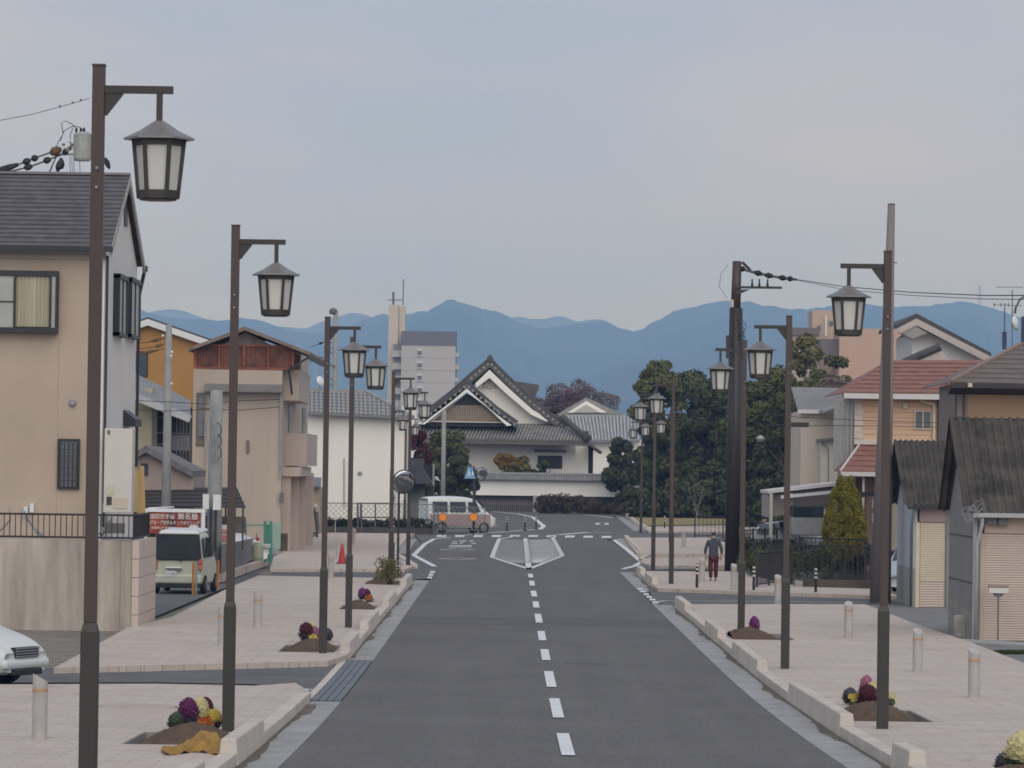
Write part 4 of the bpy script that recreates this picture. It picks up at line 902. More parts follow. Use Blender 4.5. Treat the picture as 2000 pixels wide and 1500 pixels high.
# aerials and dish on the roofs
T = thing('roof_aerial', 'tall television aerial with a white dish above the brown roof', 'aerial', at(1976, 670, Yh - 30))
Ya = Yh - 30
b = B().tube([at(1977, 690, Ya), at(1977, 566, Ya)], .02, 6)
b.tube([at(1945, 561, Ya), at(1998, 561, Ya)], .012, 5).tube([at(1940, 595, Ya), at(1996, 597, Ya)], .012, 5)
for x in (1942, 1955, 1963, 1970): b.tube([at(x, 592, Ya), at(x, 599, Ya)], .02, 5)
b.obj('mast', GRAYM, T)
B().tube([at(1962, 600, Ya), at(1962, 650, Ya)], .02, 6).pbox(1958, 648, 1966, 682, Ya, .1).obj('bracket_pole', mat('navy_pole', (.05, .055, .10), .6, .1), T)
B().lathe([(.02, .08), (.12, .06), (.22, .02), (.27, -.03), (.2, 0), (.02, .05)], (0, 0, 0), 16).obj('dish', WHITEM, T, smooth=True, raw=True)
d = [c for c in T.children if c.name.startswith('dish')][0]; d.location = at(1984, 630, Ya) - T.location; d.rotation_euler = (R(80), 0, R(60)); d.scale = (1, 1, 1)
T = thing('street_light_arm', 'dark lamp arm reaching in at the right edge beside the aerial', 'light', at(2004, 600, Ya - 20))
B().tube([at(2015, 570, Ya - 20), at(1992, 585, Ya - 20), at(1984, 600, Ya - 20), at(1982, 612, Ya - 20)], .035, 8).obj('arm', GRAYM, T, smooth=True)
B().pbox(1996, 618, 2010, 668, Ya - 20, .2).obj('post', mat('navy_pole', (.05, .055, .10)), T)

# cream house behind the carport
Yh = 176
T = thing('cream_house', 'plain cream house with grey roof behind the round green shrub', 'house', (X_(1590, 900, Yh), Yh, 0))
B().box(X_(1564, 850, Yh), X_(1650, 850, Yh), Yh, Yh + 7, 0, Z_(1590, 803, Yh)).obj('wall', mat('cream_render', (.57, .51, .42), .85, .07, .4, streak=1), T)
p00, p10, p01, p11 = at(1558, 803, Yh - .4), at(1654, 804, Yh - .4), at(1545, 759, Yh + 3.5), at(1640, 761, Yh + 3.5)
B().prism([p00, p10, p11, p01], (0, 0, .08)).obj('roof', mat('ash_grey_roof', (.235, .235, .23), .8, .15, 1.5), T)
B().box(p00.x, p10.x, Yh - .46, Yh - .4, p00.z - .1, p00.z + .08).obj('eave_trim', mat('white_gutter', (.62, .60, .58)), T)
B().prism([at(1608, 806, Yh - 3), at(1650, 790, Yh - 3), at(1652, 784, Yh - 3), at(1608, 800, Yh - 3)], (0, 3, 0)).obj('side_canopy', STEEL, T)
B().pbox(1603, 860, 1636, 950, Yh - 1.5, 1.5).obj('porch_bay', mat('cream_wall', (.55, .53, .46)), T)
B().prism([at(1601, 862, Yh - 2), at(1638, 858, Yh - 2), at(1638, 854, Yh - 2), at(1601, 857, Yh - 2)], (0, 2, 0)).obj('porch_lid', GRAYM, T)
B().tube([at(1604, 866, Yh - 1.9), at(1618, 876, Yh - 1.9), at(1618, 945, Yh - 1.9)], .03, 6).obj('downpipe', GRAYM, T)
# carport with a dark vehicle
Yh = 158
T = thing('carport', 'grey carport with white sloping roof edge left of the round shrub', 'carport', (X_(1570, 980, Yh), Yh, 0))
B().prism([at(1500, 958, Yh), at(1640, 942, Yh), at(1640, 948, Yh), at(1500, 964, Yh)], (0, 5, 0)).obj('roof', mat('white_gutter', (.62, .60, .58)), T)
B().prism([at(1500, 966, Yh + .5), at(1640, 950, Yh + .5), at(1640, 990, Yh + .5), at(1500, 1010, Yh + .5)], (0, 4, 0)).obj('side_wall', mat('carport_grey', (.36, .335, .31), .85, .08), T)
B().prism([at(1526, 968, Yh - .6), at(1636, 957, Yh - .6), at(1636, 963, Yh - .6), at(1526, 974, Yh - .6)], (0, .5, 0)).obj('white_beam', mat('bright_white', (.78, .78, .78), .4, .05), T)
b = B()
for x in (1506, 1546): b.pbox(x - 3, 964, x + 3, 1050, Yh - .1, .25)
b.obj('posts', mat('cream_wall', (.55, .53, .46)), T)
# ------------------------------------------------------------ the large temple-like hall at the end of the street
Yt = 330.0
TP = mat('temple_plaster', (.88, .86, .80), .85, .05, .3, streak=1)
TT = mat('temple_tile', (.125, .12, .112), .8, .3, 1.5, .3, 8)
TTR = mat('temple_tile_rolls', (.30, .295, .275), .75, .35, 1.2)
RIDGE = mat('temple_ridge', (.085, .08, .075), .8, .25, 2)
T = thing('temple_hall', 'large white-walled hall with double curved gables and grey tiled roofs at the street end', 'temple hall', (X_(980, 990, Yt), Yt, 0))
def curve_pts(ps, Y): return [at(x, y, Y) for x, y in ps]
x0, x1 = X_(815, 900, Yt), X_(1124, 900, Yt)
B().box(x0, x1, Yt, Yt + 14, -.2, Z_(1000, 850, Yt)).obj('wall', TP, T)
B().box(x1, X_(1149, 900, Yt + 1), Yt + 1.2, Yt + 14, -.2, Z_(1135, 862, Yt)).obj('side_wing', TP, T)
B().pbox(1149, 868, 1158, 985, Yt + 1.5, 2).obj('dark_end', BLACK, T)
# skirt roof
e0, e1 = at(796, 856, Yt - 3.2), at(1150, 862, Yt - 3.2); r0, r1 = at(812, 826, Yt + .6), at(1112, 828, Yt + .6)
B().prism([e0, e1, r1, r0], (0, 0, -.25)).obj('skirt_roof', TT, T)
n = 54; b = B()
for i in range(n):
    u = (i + .5) / n; a = e0.lerp(e1, u); c = a.lerp(r0 + (e1 - e0) * u, .98)
    if u > .9: c = a.lerp(c, max(.1, (1 - u) / .1))
    b.tube([a + Vector((0, -.05, .05)), c + Vector((0, 0, .07))], .085, 6)
b.obj('tile_rolls', TTR, T, kind='stuff')
B().bar(e0 + Vector((0, .1, -.3)), e1 + Vector((0, .1, -.3)), .2, .12).obj('eave_beam', mat('temple_eave', (.16, .14, .12), .8, .2), T)
b = B()
for i in range(60): a = e0.lerp(e1, (i + .5) / 60) + Vector((0, .6, -.36)); b.box(a.x - .06, a.x + .06, a.y - .3, a.y + 2.2, a.z - .06, a.z + .05)
b.obj('rafters', mat('rafter_pink', (.42, .36, .30), .8, .1), T, kind='stuff')
B().tube([at(1098, 815, Yt - .5), at(1125, 838, Yt - 2), at(1140, 850, Yt - 3), at(1150, 856, Yt - 3.6)], [.3, .26, .24, .3], 8).obj('corner_ridge', RIDGE, T)
B().pbox(1140, 842, 1150, 860, Yt - 3.6, .6).obj('corner_ornament', RIDGE, T)
B().prism([at(1148, 862, Yt - 2), at(1176, 882, Yt - 1), at(1176, 886, Yt - 1), at(1148, 868, Yt - 2)], (0, 9, 0)).obj('lower_side_roof', TT, T)
# big gable
def gable(apex, left, right, Yf, depth, th, barge, inner, name):
    outer = left[::-1] + [apex] + right
    P = curve_pts(outer, Yf); d = Vector((0, 0, -th))
    for k in range(len(P) - 1):
        B().prism([P[k], P[k + 1], P[k + 1] + d, P[k] + d], (0, depth, 0)).obj(name + '_roof_slope', TT, T)
    b = B()
    for k in range(len(P) - 1):     # rolls of tiles along the rake, seen end-on
        m = max(2, int((P[k + 1] - P[k]).length / .45))
        for i in range(m):
            a = P[k].lerp(P[k + 1], (i + .5) / m) + Vector((0, -.08, -th * .35)); b.tube([a, a + Vector((0, .5, 0))], .13, 6)
    b.obj(name + '_rake_tiles', TTR, T, kind='stuff')
    B().tube([p + Vector((0, .35, .1)) for p in P], .2, 6).obj(name + '_rake_ridge', RIDGE, T)
    Q = curve_pts(barge, Yf); R_ = curve_pts(inner, Yf)
    for k in range(len(Q) - 1):
        B().prism([Q[k], Q[k + 1], R_[k + 1], R_[k]], (0, .25, 0)).obj(name + '_barge_board', TP, T)
Yg = Yt - .2
gable((957, 703), [(925, 730), (880, 770), (845, 797), (824, 812)], [(985, 733), (1030, 775), (1075, 812), (1112, 833)], Yg, 14, .62,
      [(928, 749), (956, 722), (990, 755), (1040, 800), (1078, 822)], [(931, 757), (956, 738), (988, 768), (1037, 810), (1066, 823)], 'main')
B().prism(curve_pts([(860, 834), (932, 756), (956, 737), (990, 768), (1085, 834)], Yg + 1.0), (0, .3, 0)).obj('main_gable_wall', TP, T)
b = B()
for (x, y, r) in ((951, 748, .22), (961, 748, .22), (956, 741, .2), (956, 755, .22), (948, 755, .12), (965, 755, .12)): b.lathe([(r, 0), (r, .15)], (0, 0, 0), 8); 
og = B()
for (x, y, r) in ((951, 748, .22), (961, 748, .22), (956, 742, .2), (956, 754, .2), (947, 754, .12), (966, 754, .12)):
    p = at(x, y, Yg + .75); og.tube([p, p + Vector((0, .2, 0))], r, 8)
og.obj('gable_ornament', mat('gable_plaster', (.60, .56, .48), .8, .1), T)
B().lathe([(.3, 0), (.36, .2), (.25, .5), (.1, .75)], at(957, 710, Yg + .2), 8).obj('ridge_end_tile', RIDGE, T)
B().prism(curve_pts([(995, 742), (1008, 745), (1030, 748), (1053, 752), (1053, 757), (1045, 776), (1033, 778)], Yg + 9), (0, 4, 0)).obj('rear_roof', TT, T)
# smaller gable in front
Y2 = Yt - 2.4
gable((912, 749), [(885, 772), (855, 795), (820, 821)], [(935, 770), (970, 800), (1010, 828)], Y2, 3.0, .42,
      [(815, 828), (870, 785), (912, 753), (955, 786), (1003, 830)], [(829, 829), (872, 796), (912, 766), (951, 795), (990, 832)], 'front')
B().prism(curve_pts([(835, 832), (845, 822), (912, 768), (985, 824), (998, 834)], Y2 + .7), (0, .2, 0)).obj('gable_dark_wall', mat('gable_dark', (.05, .043, .038), .9, .2), T)  # near-black triangle behind the lattice
LAT = mat('lattice_timber', (.52, .42, .32), .8, .2, 3); b = B()
def gx(y): t = (y - 768) / 54; return 912 - 70 * t + 3, 912 + 73 * t - 3
for i in range(34):
    x = 862 + i * 3.3
    if x > 974: break
    yt_ = max(792, 768 + (912 - x) / 70 * 54 if x < 912 else 768 + (x - 912) / 73 * 54)
    if yt_ < 820: b.bar(at(x, 821, Y2 + .62), at(x, yt_, Y2 + .62), .045)
for j in range(8):
    y = 793 + j * 4.0; l, r_ = gx(y); b.bar(at(l, y, Y2 + .6), at(r_, y, Y2 + .6), .045)
b.obj('lattice', LAT, T, kind='stuff')
B().bar(at(840, 823, Y2 + .5), at(985, 825, Y2 + .5), .15, .1).obj('gable_sill', mat('gable_plaster', (.60, .56, .48)), T)
# window and its little roof
w = window(T, 1050, 890, 1098, 915, Yt, 3, 1, mat('dark_timber', (.05, .04, .035), .7, .2), mat('window_dark', (.035, .033, .035), .5, .3), .07, .08)
B().prism([at(1042, 882, Yt), at(1106, 883, Yt), at(1104, 879, Yt), at(1044, 878, Yt)], (0, -.6, 0)).obj('window_roof', mat('brown_trim', (.2, .16, .13), .8, .15), T)
# side wing with striped tile roof and its gable
Yv = 352
T = thing('tiled_wing', 'lower wing with pale striped tile roof and small white gable right of the hall', 'building', (X_(1180, 900, Yv), Yv, 0))
B().box(X_(1100, 900, Yv), X_(1255, 900, Yv), Yv, Yv + 8, -.2, Z_(1180, 858, Yv)).obj('wall', TP, T)
e0, e1, r0, r1 = at(1105, 862, Yv - 1), at(1250, 862, Yv - 1), at(1092, 812, Yv + 3), at(1250, 812, Yv + 3)
B().prism([e0, e1, r1, r0], (0, 0, -.1)).obj('roof', mat('slate_grey_tile', (.20, .205, .215), .7, .3, 1.5), T)
b = B()
for i in range(23): u = (i + .5) / 23; b.tube([e0.lerp(e1, u) + Vector((0, 0, .06)), r0.lerp(r1, u) + Vector((0, 0, .06))], .1, 6)
b.obj('tile_rolls', mat('pale_tile_rolls', (.40, .41, .42), .6, .2, 2), T, kind='stuff')
B().bar(r0, r1, .4, .25).obj('ridge', mat('pale_ridge', (.30, .30, .29), .7, .2), T)
ap, le, ri = at(1145, 776, Yv + 5), at(1086, 810, Yv + 5), at(1214, 808, Yv + 5)
B().prism([le, ap, ri], (0, 8, 0)).obj('gable_roof', mat('pale_grey_tile', (.30, .29, .27), .7, .25, 3), T)
B().prism([at(1108, 806, Yv + 4.9), at(1145, 783, Yv + 4.9), at(1186, 806, Yv + 4.9)], (0, -.1, 0)).obj('gable_plaster', TP, T)
B().prism([at(1118, 806, Yv + 4.78), at(1145, 790, Yv + 4.78), at(1173, 806, Yv + 4.78)], (0, -.08, 0)).obj('gable_recess', mat('plaster_shade', (.50, .48, .43), .85, .08), T)
# boundary wall with tiled coping
Yw2 = 324
T = thing('temple_boundary_wall', 'long white boundary wall with grey tiled coping below the hall', 'wall', (X_(1080, 980, Yw2), Yw2, 0))
xa, xb_ = X_(900, 955, Yw2), X_(1330, 955, Yw2)
B().box(xa, xb_, Yw2, Yw2 + .5, Z_(1080, 969, Yw2), Z_(1080, 938, Yw2)).obj('wall', mat('wall_plaster', (.84, .83, .79), .85, .06, .4, streak=1), T)
zc = Z_(1080, 938, Yw2)
B().prism([(xa, Yw2 - .5, zc - .02), (xa, Yw2 + .25, zc + .42), (xa, Yw2 + 1, zc - .02)], (xb_ - xa, 0, 0)).obj('coping', mat('coping_tile', (.17, .17, .168), .7, .25, 2), T)
b = B()
for i in range(90): x = xa + (xb_ - xa) * (i + .5) / 90; b.tube([(x, Yw2 - .52, zc), (x, Yw2 + .25, zc + .45)], .06, 5)
b.tube([(xa, Yw2 + .25, zc + .5), (xb_, Yw2 + .25, zc + .5)], .12, 6); b.obj('tile_rolls', mat('coping_rolls', (.27, .27, .265), .7, .2, 2), T, kind='stuff')
B().box(xa, xb_, Yw2 + .3, Yw2 + .5, -.2, Z_(1080, 969, Yw2)).obj('dark_base', mat('dark_stone', (.055, .05, .05), .9, .3, 2), T)  # the base itself is near-black, set back under the wall
T = thing('timber_fence', 'low grey timber picket fence under the white boundary wall', 'fence', (X_(980, 995, Yw2 - 2), Yw2 - 2, 0))
pk = B().box(-.04, .04, -.02, .02, -.1, .95).mesh('picket'); pk.materials.append(mat('grey_timber', (.15, .14, .13), .85, .3, 4))
x = X_(928, 990, Yw2 - 2)
while x < X_(1046, 990, Yw2 - 2): piece(pk, 'picket', T, Vector((x, Yw2 - 2, .0)) - T.location); x += .17
B().box(X_(928, 990, Yw2 - 2), X_(1046, 990, Yw2 - 2), Yw2 - 1.97, Yw2 - 1.93, .65, .73).obj('rail', mat('grey_timber', (.15, .14, .13)), T)
B().pbox(1041, 968, 1049, 1003, Yw2 - 2.3, .3).obj('stone_post', CONC, T)
T = thing('stone_marker', 'small stone marker post at the hedge edge', 'marker post', G(1131, 1004))
B().pbox(1129.5, 978, 1134, 1003, G(1131, 1004).y, .15).pbox(1128, 976, 1136, 979, G(1131, 1004).y - .05, .3).obj('post', CONC, T)

# ------------------------------------------------------------ distant apartment blocks
Ya = 900.0
T = thing('apartment_block', 'grey seven-storey apartment block with dark top and tall pale stair tower', 'apartment building', (X_(835, 790, Ya), Ya, 0))
APW = mat('apartment_grey', (.46, .45, .44), .85, .05, .05)
zt, zb = Z_(836, 674, Ya), 0
xa, xb_ = X_(783, 740, Ya), X_(889, 740, Ya)
B().box(xa, xb_, Ya, Ya + 14, 0, zt).obj('wall', APW, T)
B().prism([(xa - .1, Ya - .2, zt), (xb_ + .1, Ya - .2, zt), (xb_ + .1, Ya + 5, Z_(836, 647, Ya + 5)), (xa - .1, Ya + 5, Z_(836, 647, Ya + 5))], (0, 9, 0)).obj('dark_roof', mat('apartment_roof', (.12, .115, .125), .8, .1), T)
for k in range(6):
    y = 698 + k * 24.3
    w = B().pbox(814, y - 16, 825, y - 3, Ya - .25, .25).obj('window', mat('window_surround', (.62, .62, .61), .7, .05), T)
    B().pbox(815, y - 13, 824, y - 5, Ya - .3, .1).obj('pane', GRAYM, w)
    B().box(xa, xb_, Ya - .04, Ya, Z_(836, y + 1.5, Ya), Z_(836, y + .8, Ya)).obj('storey_joint', mat('joint_grey', (.33, .32, .31), .9, .05), T)
    z = Z_(775, y - 5, Ya + 2)
    B().box(X_(766, y, Ya + 2), xa, Ya + 2, Ya + 10, z - .5, z + 1.0).obj('balcony', APW, T)
    B().box(X_(768, y, Ya + 2), xa, Ya + 3, Ya + 10, z + 1.0, z + 2.6).obj('balcony_recess', mat('recess_grey', (.22, .215, .22), .8, .1), T)
    B().box(xb_, xb_ + .8, Ya + 1, Ya + 9, z - .4, z + .7).obj('side_balcony', mat('balcony_cream', (.52, .50, .46), .8, .1), T)
    B().box(xb_, xb_ + .25, Ya + 1, Ya + 9, z + .7, z + 2.3).obj('side_glazing', GLASSG, T)
xt0, xt1 = X_(757, 690, Ya), X_(789, 690, Ya)
TWR = mat('tower_cream', (.56, .50, .42), .85, .06, .05, streak=1)
B().box(xt0, xt0 + (xt1 - xt0) * .6, Ya + 4, Ya + 9, 0, Z_(773, 594, Ya)).box(xt0 + (xt1 - xt0) * .62, xt1, Ya + 5, Ya + 9, 0, Z_(773, 596, Ya)).box(xt0, xt1, Ya + 4.2, Ya + 9, 0, Z_(773, 676, Ya)).obj('stair_tower', TWR, T)
B().pbox(775, 602, 779, 613, Ya + 4.9, .15).obj('tower_window', GRAYM, T)
b = B().tube([at(787, 596, Ya + 6), at(788, 545, Ya + 6)], .14, 5).tube([at(768, 596, Ya + 6), at(768, 570, Ya + 6)], .3, 5).tube([at(758, 586, Ya + 6), at(788, 586, Ya + 6)], .12, 5)
b.obj('antenna_mast', GRAYM, T)
T = thing('low_white_block', 'small white block between the apartment tower and the hall roof', 'building', at(797, 900, 600))
B().pbox(783, 794, 812, 1000, 600, 10).obj('wall', mat('white_wall', (.66, .65, .62)), T)
B().pbox(797, 762, 803, 770, 598, .6).obj('roof_tank', GRAYM, T)
Yz = 620.0
T = thing('peach_apartments', 'hazy peach apartment blocks stepping behind the trees on the right', 'apartment building', (X_(1650, 700, Yz), Yz, 0))
PA = mat('apartment_peach', (.52, .36, .27), .85, .05, .1)
PB = mat('apartment_tan', (.50, .38, .29), .85, .05, .1)
B().pbox(1585, 606, 1627, 960, Yz + 20, 10).obj('rear_tower', PB, T)
B().pbox(1627, 612, 1660, 960, Yz + 21, 9).obj('tower_side', PA, T)
B().pbox(1548, 655, 1600, 960, Yz + 10, 10).obj('middle_block', mat('apartment_beige', (.50, .44, .36), .85, .05), T)
B().pbox(1546, 640, 1601, 655, Yz + 9.5, 11).obj('dark_parapet', mat('parapet_brown', (.17, .145, .13), .8, .1), T)
B().pbox(1638, 642, 1760, 960, Yz, 12).obj('front_block', PA, T)
B().pbox(1603, 662, 1637, 700, Yz + 2, 8).obj('dark_block', mat('parapet_brown', (.17, .145, .13)), T)
for (x, y) in ((1624, 631), (1600, 640)): 
    w = B().pbox(x - 4, y - 4, x + 3, y + 5, Yz + 19.8, .2).obj('window', GRAYM, T)
B().pbox(1612, 616, 1615, 656, Yz + 19, .3).obj('downpipe', mat('white_wall', (.66, .65, .62)), T)

# ------------------------------------------------------------ mountains
import mathutils.noise as nz3
def ridge(name, pts, Y, rgh, col, foot=.55, seed=1):
    r2 = np.random.default_rng(seed)
    xs = np.array([p[0] for p in pts], float); ys = np.array([p[1] for p in pts], float)
    n = 620; px = np.linspace(xs[0], xs[-1], n)
    py = np.interp(px, xs, ys)
    k = np.ones(5) / 5; py = np.convolve(np.pad(py, 2, mode='edge'), k, 'valid')
    nz = sum(np.interp(px, np.linspace(xs[0], xs[-1], m), r2.normal(size=m)) * a for m, a in ((60, 1.6), (130, 1.3), (300, .7), (620, .4))) * rgh
    py = py + nz
    rows = []
    m = 26
    prof = r2.normal(size=(14, 40)) * .5
    for j in range(m + 1):
        t = j / m                                   # 0 foot .. 1 ridge
        Yj = Y * (1 - .28 * (1 - t)); row = []
        for i in range(n):
            top = at(px[i], py[i], Y); h = top.z
            gully = nz3.fractal(Vector((top.x / 420, Yj / 900, seed)), .9, 2.0, 6)
            z = h * (t ** .8) + gully * h * .85 * t * (1 - t)
            row.append((top.x * Yj / Y + (gully * 40) * (1 - t), Yj + gully * 60 * (1 - t), z if t > 0 else -8))
        rows.append(row)
    back = [(x * 1.02, y * 1.12, -8) for x, y, z in rows[-1]]
    return B().grid(rows + [back]).obj(name, col, kind='structure', smooth=True)
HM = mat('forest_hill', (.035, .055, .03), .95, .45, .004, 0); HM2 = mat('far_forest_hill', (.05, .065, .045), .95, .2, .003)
ridge('near_hill', [(900, 820), (1030, 790), (1130, 745), (1200, 712), (1270, 694), (1350, 700), (1450, 690), (1600, 700), (1750, 690), (2000, 700), (2300, 690)], 6800, .5, HM, seed=5)
ridge('hill', [(-400, 640), (0, 620), (180, 598), (262, 600), (290, 611), (325, 622), (370, 621), (420, 628), (480, 624), (520, 629), (560, 640), (600, 650), (640, 652), (680, 640), (712, 624), (745, 616), (770, 617), (795, 612), (830, 604), (860, 594), (885, 590), (910, 597), (940, 606), (980, 612), (1020, 632), (1060, 642), (1100, 636), (1130, 630), (1165, 624), (1190, 630), (1215, 643), (1240, 646), (1270, 633), (1310, 612), (1350, 598), (1400, 591), (1470, 590), (1540, 601), (1600, 604), (1680, 592), (1740, 599), (1790, 600), (1830, 594), (1870, 591), (1920, 594), (1950, 601), (1990, 622), (2060, 645), (2400, 660)], 8500, 1.1, HM, seed=2)
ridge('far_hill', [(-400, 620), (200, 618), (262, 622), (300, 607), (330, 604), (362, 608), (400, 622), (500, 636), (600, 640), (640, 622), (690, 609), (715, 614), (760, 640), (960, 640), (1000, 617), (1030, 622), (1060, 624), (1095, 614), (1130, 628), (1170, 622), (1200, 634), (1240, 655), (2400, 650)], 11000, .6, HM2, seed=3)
T = thing('transmission_tower', 'faint lattice transmission tower on the hazy ridge at right', 'transmission tower', at(1913, 594, 8400))
b = B(); 
for s in (-1, 1): b.tube([at(1913 + s * 2.2, 597, 8430), at(1913 + s * .5, 556, 8430)], .8, 4)
for y in (565, 573, 581, 589): b.tube([at(1909, y, 8430), at(1917, y, 8430)], .6, 4)
b.obj('lattice_mast', GRAYM, T)
# air
hz = B().box(-6500, 6500, -60, 12800, -12, 500).mesh('haze')
m = bpy.data.materials.new('haze_air'); m.use_nodes = True; t = m.node_tree; t.nodes.clear()
o_ = t.nodes.new('ShaderNodeOutputMaterial'); v_ = t.nodes.new('ShaderNodeVolumePrincipled')
v_.inputs['Color'].default_value = (.26, .50, 1.0, 1); v_.inputs['Absorption Color'].default_value = (1, 1, 1, 1); v_.inputs['Density'].default_value = .000185; v_.inputs['Anisotropy'].default_value = 0
t.links.new(v_.outputs[0], o_.inputs['Volume']); hz.materials.append(m); link('haze', hz, kind='stuff')

# ------------------------------------------------------------ vegetation
def leaves(name, m, parent, blobs, n, size, flat=.5, **props):
    """leaf clusters spread over the shells of many small blobs: blobs = [(centre, (rx, ry, rz))]"""
    loc = Vector((0, 0, 0)); p = parent
    while p is not None: loc += p.location; p = p.parent
    V = []; 
    w = np.array([b_[1][0] * b_[1][2] for b_ in blobs]); w = w / w.sum(); cnt = rng.multinomial(n, w)
    for (c, r), k in zip(blobs, cnt):
        if k == 0: continue
        d = rng.normal(size=(k, 3)); d /= np.linalg.norm(d, axis=1)[:, None]
        rad = rng.uniform(.55, 1.08, k) ** .6
        P = np.array(c) - np.array(loc) + d * rad[:, None] * np.array(r)
        nr = d + rng.normal(size=(k, 3)) * .55; nr[:, 2] += .3; nr /= np.linalg.norm(nr, axis=1)[:, None]
        a = np.cross(nr, rng.normal(size=(k, 3))); a /= np.linalg.norm(a, axis=1)[:, None]; b2 = np.cross(nr, a)
        s = size * rng.uniform(.5, 1.3, k)[:, None]
        V.append(np.stack([P - a * s, P + b2 * s * flat, P + a * s, P - b2 * s * flat + nr * s * .25], 1).reshape(-1, 3))
    V = np.concatenate(V); f = np.arange(len(V)).reshape(-1, 4)
    me = bpy.data.meshes.new(name); me.from_pydata(V.tolist(), [], f.tolist()); me.update(); me.materials.append(m)
    return link(name, me, parent, **props)
def tree(name, label, px, py_base, Y, W_, H, crown_lo, m, n=5000, size=.3, nb=34, cat='tree', group=None, trunk=.25, lean=0, shape=1.0, extra=None, dens=.28):
    c = Vector((X_(px, 950, Y), Y, 0)); T = thing(name, label, cat, c, group)
    b = B(); b.tube([c, c + Vector((.1, 0, H * .35)), c + Vector((lean * .5, 0, H * .75))], [trunk, trunk * .75, trunk * .3], 8)
    for k in range(7):
        a = 2 * math.pi * k / 7 + random.random(); h0 = H * (.25 + .06 * k)
        b.tube([c + Vector((0, 0, h0)), c + Vector((math.cos(a) * W_ * .22, math.sin(a) * W_ * .2, h0 + H * .14)), c + Vector((math.cos(a) * W_ * .4, math.sin(a) * W_ * .36, h0 + H * .24))], [trunk * .4, trunk * .25, trunk * .08], 5)
    b.obj('trunk', BARK, T)
    bl = []
    for k in range(int(nb * 1.5)):
        u = random.random(); a = random.uniform(0, 2 * math.pi); h = crown_lo + (H - crown_lo) * u
        rr = W_ / 2 * math.sqrt(max(0, 1 - (2 * u - 1) ** 2 * shape)) * random.uniform(.25, .86)
        s = W_ * random.uniform(.065, .17)
        bl.append(((c.x + rr * math.cos(a) + lean * u, c.y + rr * math.sin(a), h), (s, s, s * random.uniform(.65, .95))))
    if extra: bl += extra
    leaves('crown', m, T, bl, int(n * 1.7), size * .82)
    return T
def lmat(name, c, v=.5, sc=.45): return mat(name, c, .85, v, sc, spec=.06, tint=tuple(x * .8 for x in c))
G1 = lmat('evergreen_leaves', (.115, .125, .055), .3); G2 = lmat('camphor_leaves', (.145, .15, .06), .3); G3 = lmat('deep_leaves', (.09, .10, .05), .3); G4 = lmat('olive_green_leaves', (.185, .175, .07), .3)
gr = 'evergreen trees massed right of the hall'
tree('evergreen_tree', 'evergreen with a ragged crown leaning over the wall, leftmost of the tree mass', 1300, 0, 300, 5.4, 12.0, 1.0, G2, 7000, .24, 46, group=gr, lean=-.6)
tree('evergreen_tree', 'tall olive-green tree top behind the far right lamps', 1345, 0, 306, 6.6, 11.3, 1.0, G1, 8000, .25, 50, group=gr)
tree('evergreen_tree', 'broad dark evergreen left of the brown utility pole', 1395, 0, 292, 6.5, 10.2, .4, G3, 9000, .25, 56, group=gr)
tree('evergreen_tree', 'dark evergreen between the utility pole and the second right lamp', 1470, 0, 250, 5.4, 9.4, .4, G1, 8000, .22, 50, group=gr)
tree('evergreen_tree', 'lighter evergreen rising behind the hanging lantern of the second right lamp', 1515, 0, 262, 5.8, 10.6, 1.0, G2, 8000, .22, 50, group=gr)
tree('evergreen_tree', 'yellowish tree top in front of the peach apartments', 1585, 0, 270, 5.0, 13.0, 2.0, G4, 6000, .2, 40, group=gr, lean=-.3)
tree('evergreen_tree', 'rounded dark tree right of the cream house roof, before the peach apartments', 1625, 0, 280, 4.6, 12.0, 2.0, G1, 5000, .2, 34, group=gr)
tree('evergreen_tree', 'evergreen filling the gap left of the cream house, behind the carport roof', 1538, 0, 240, 4.6, 8.6, .2, G3, 8000, .2, 46, group=gr)
tree('evergreen_tree', 'low dark tree just above the white boundary wall at right', 1218, 0, 322, 3.6, 6.4, .5, G3, 3500, .24, 26, group=gr)
tree('evergreen_tree', 'small rounded evergreen below the far right lanterns', 1265, 0, 300, 4.6, 7.4, .2, G3, 5000, .24, 34, group=gr)
tree('pine_tree', 'dark layered pine before the hall wall beside the concrete pole', 868, 0, 296, 4.2, 6.2, .8, G2, 5500, .2, 34, shape=.6)
tree('pine_tree', 'lower dark pine spreading right toward the blue crosswalk sign', 900, 0, 290, 3.2, 4.3, .3, G3, 4500, .2, 28, shape=.6)
OR_ = lmat('orange_tinged_leaves', (.22, .14, .035), .35, .6)
t_ = tree('garden_tree', 'small round garden tree with orange-tinged top before the hall window', 1003, 0, 327, 3.3, 4.6, 2.6, G4, 2600, .17, 18, shape=.7)
c = t_.location; leaves('autumn_top', OR_, t_, [((c.x + random.uniform(-1.3, 1.0), c.y - .6, random.uniform(3.8, 4.6)), (.5, .5, .35)) for _ in range(10)], 1500, .16)
tree('garden_tree', 'small green garden tree overlapping the hall window', 1058, 0, 327.3, 2.0, 4.2, 2.6, G1, 1500, .17, 12, shape=.7)
MAR = lmat('maroon_leaves', (.10, .035, .035), .4)
tree('maple_tree', 'dark reddish maple behind the round traffic mirror', 814, 0, 280, 2.6, 6.0, 3.5, MAR, 1800, .17, 16, shape=.7)
tree('garden_shrub', 'dark shrub at the foot of the tiled gable house', 292, 0, 128, 1.0, 1.55, .7, G3, 900, .06, 14, cat='shrub')
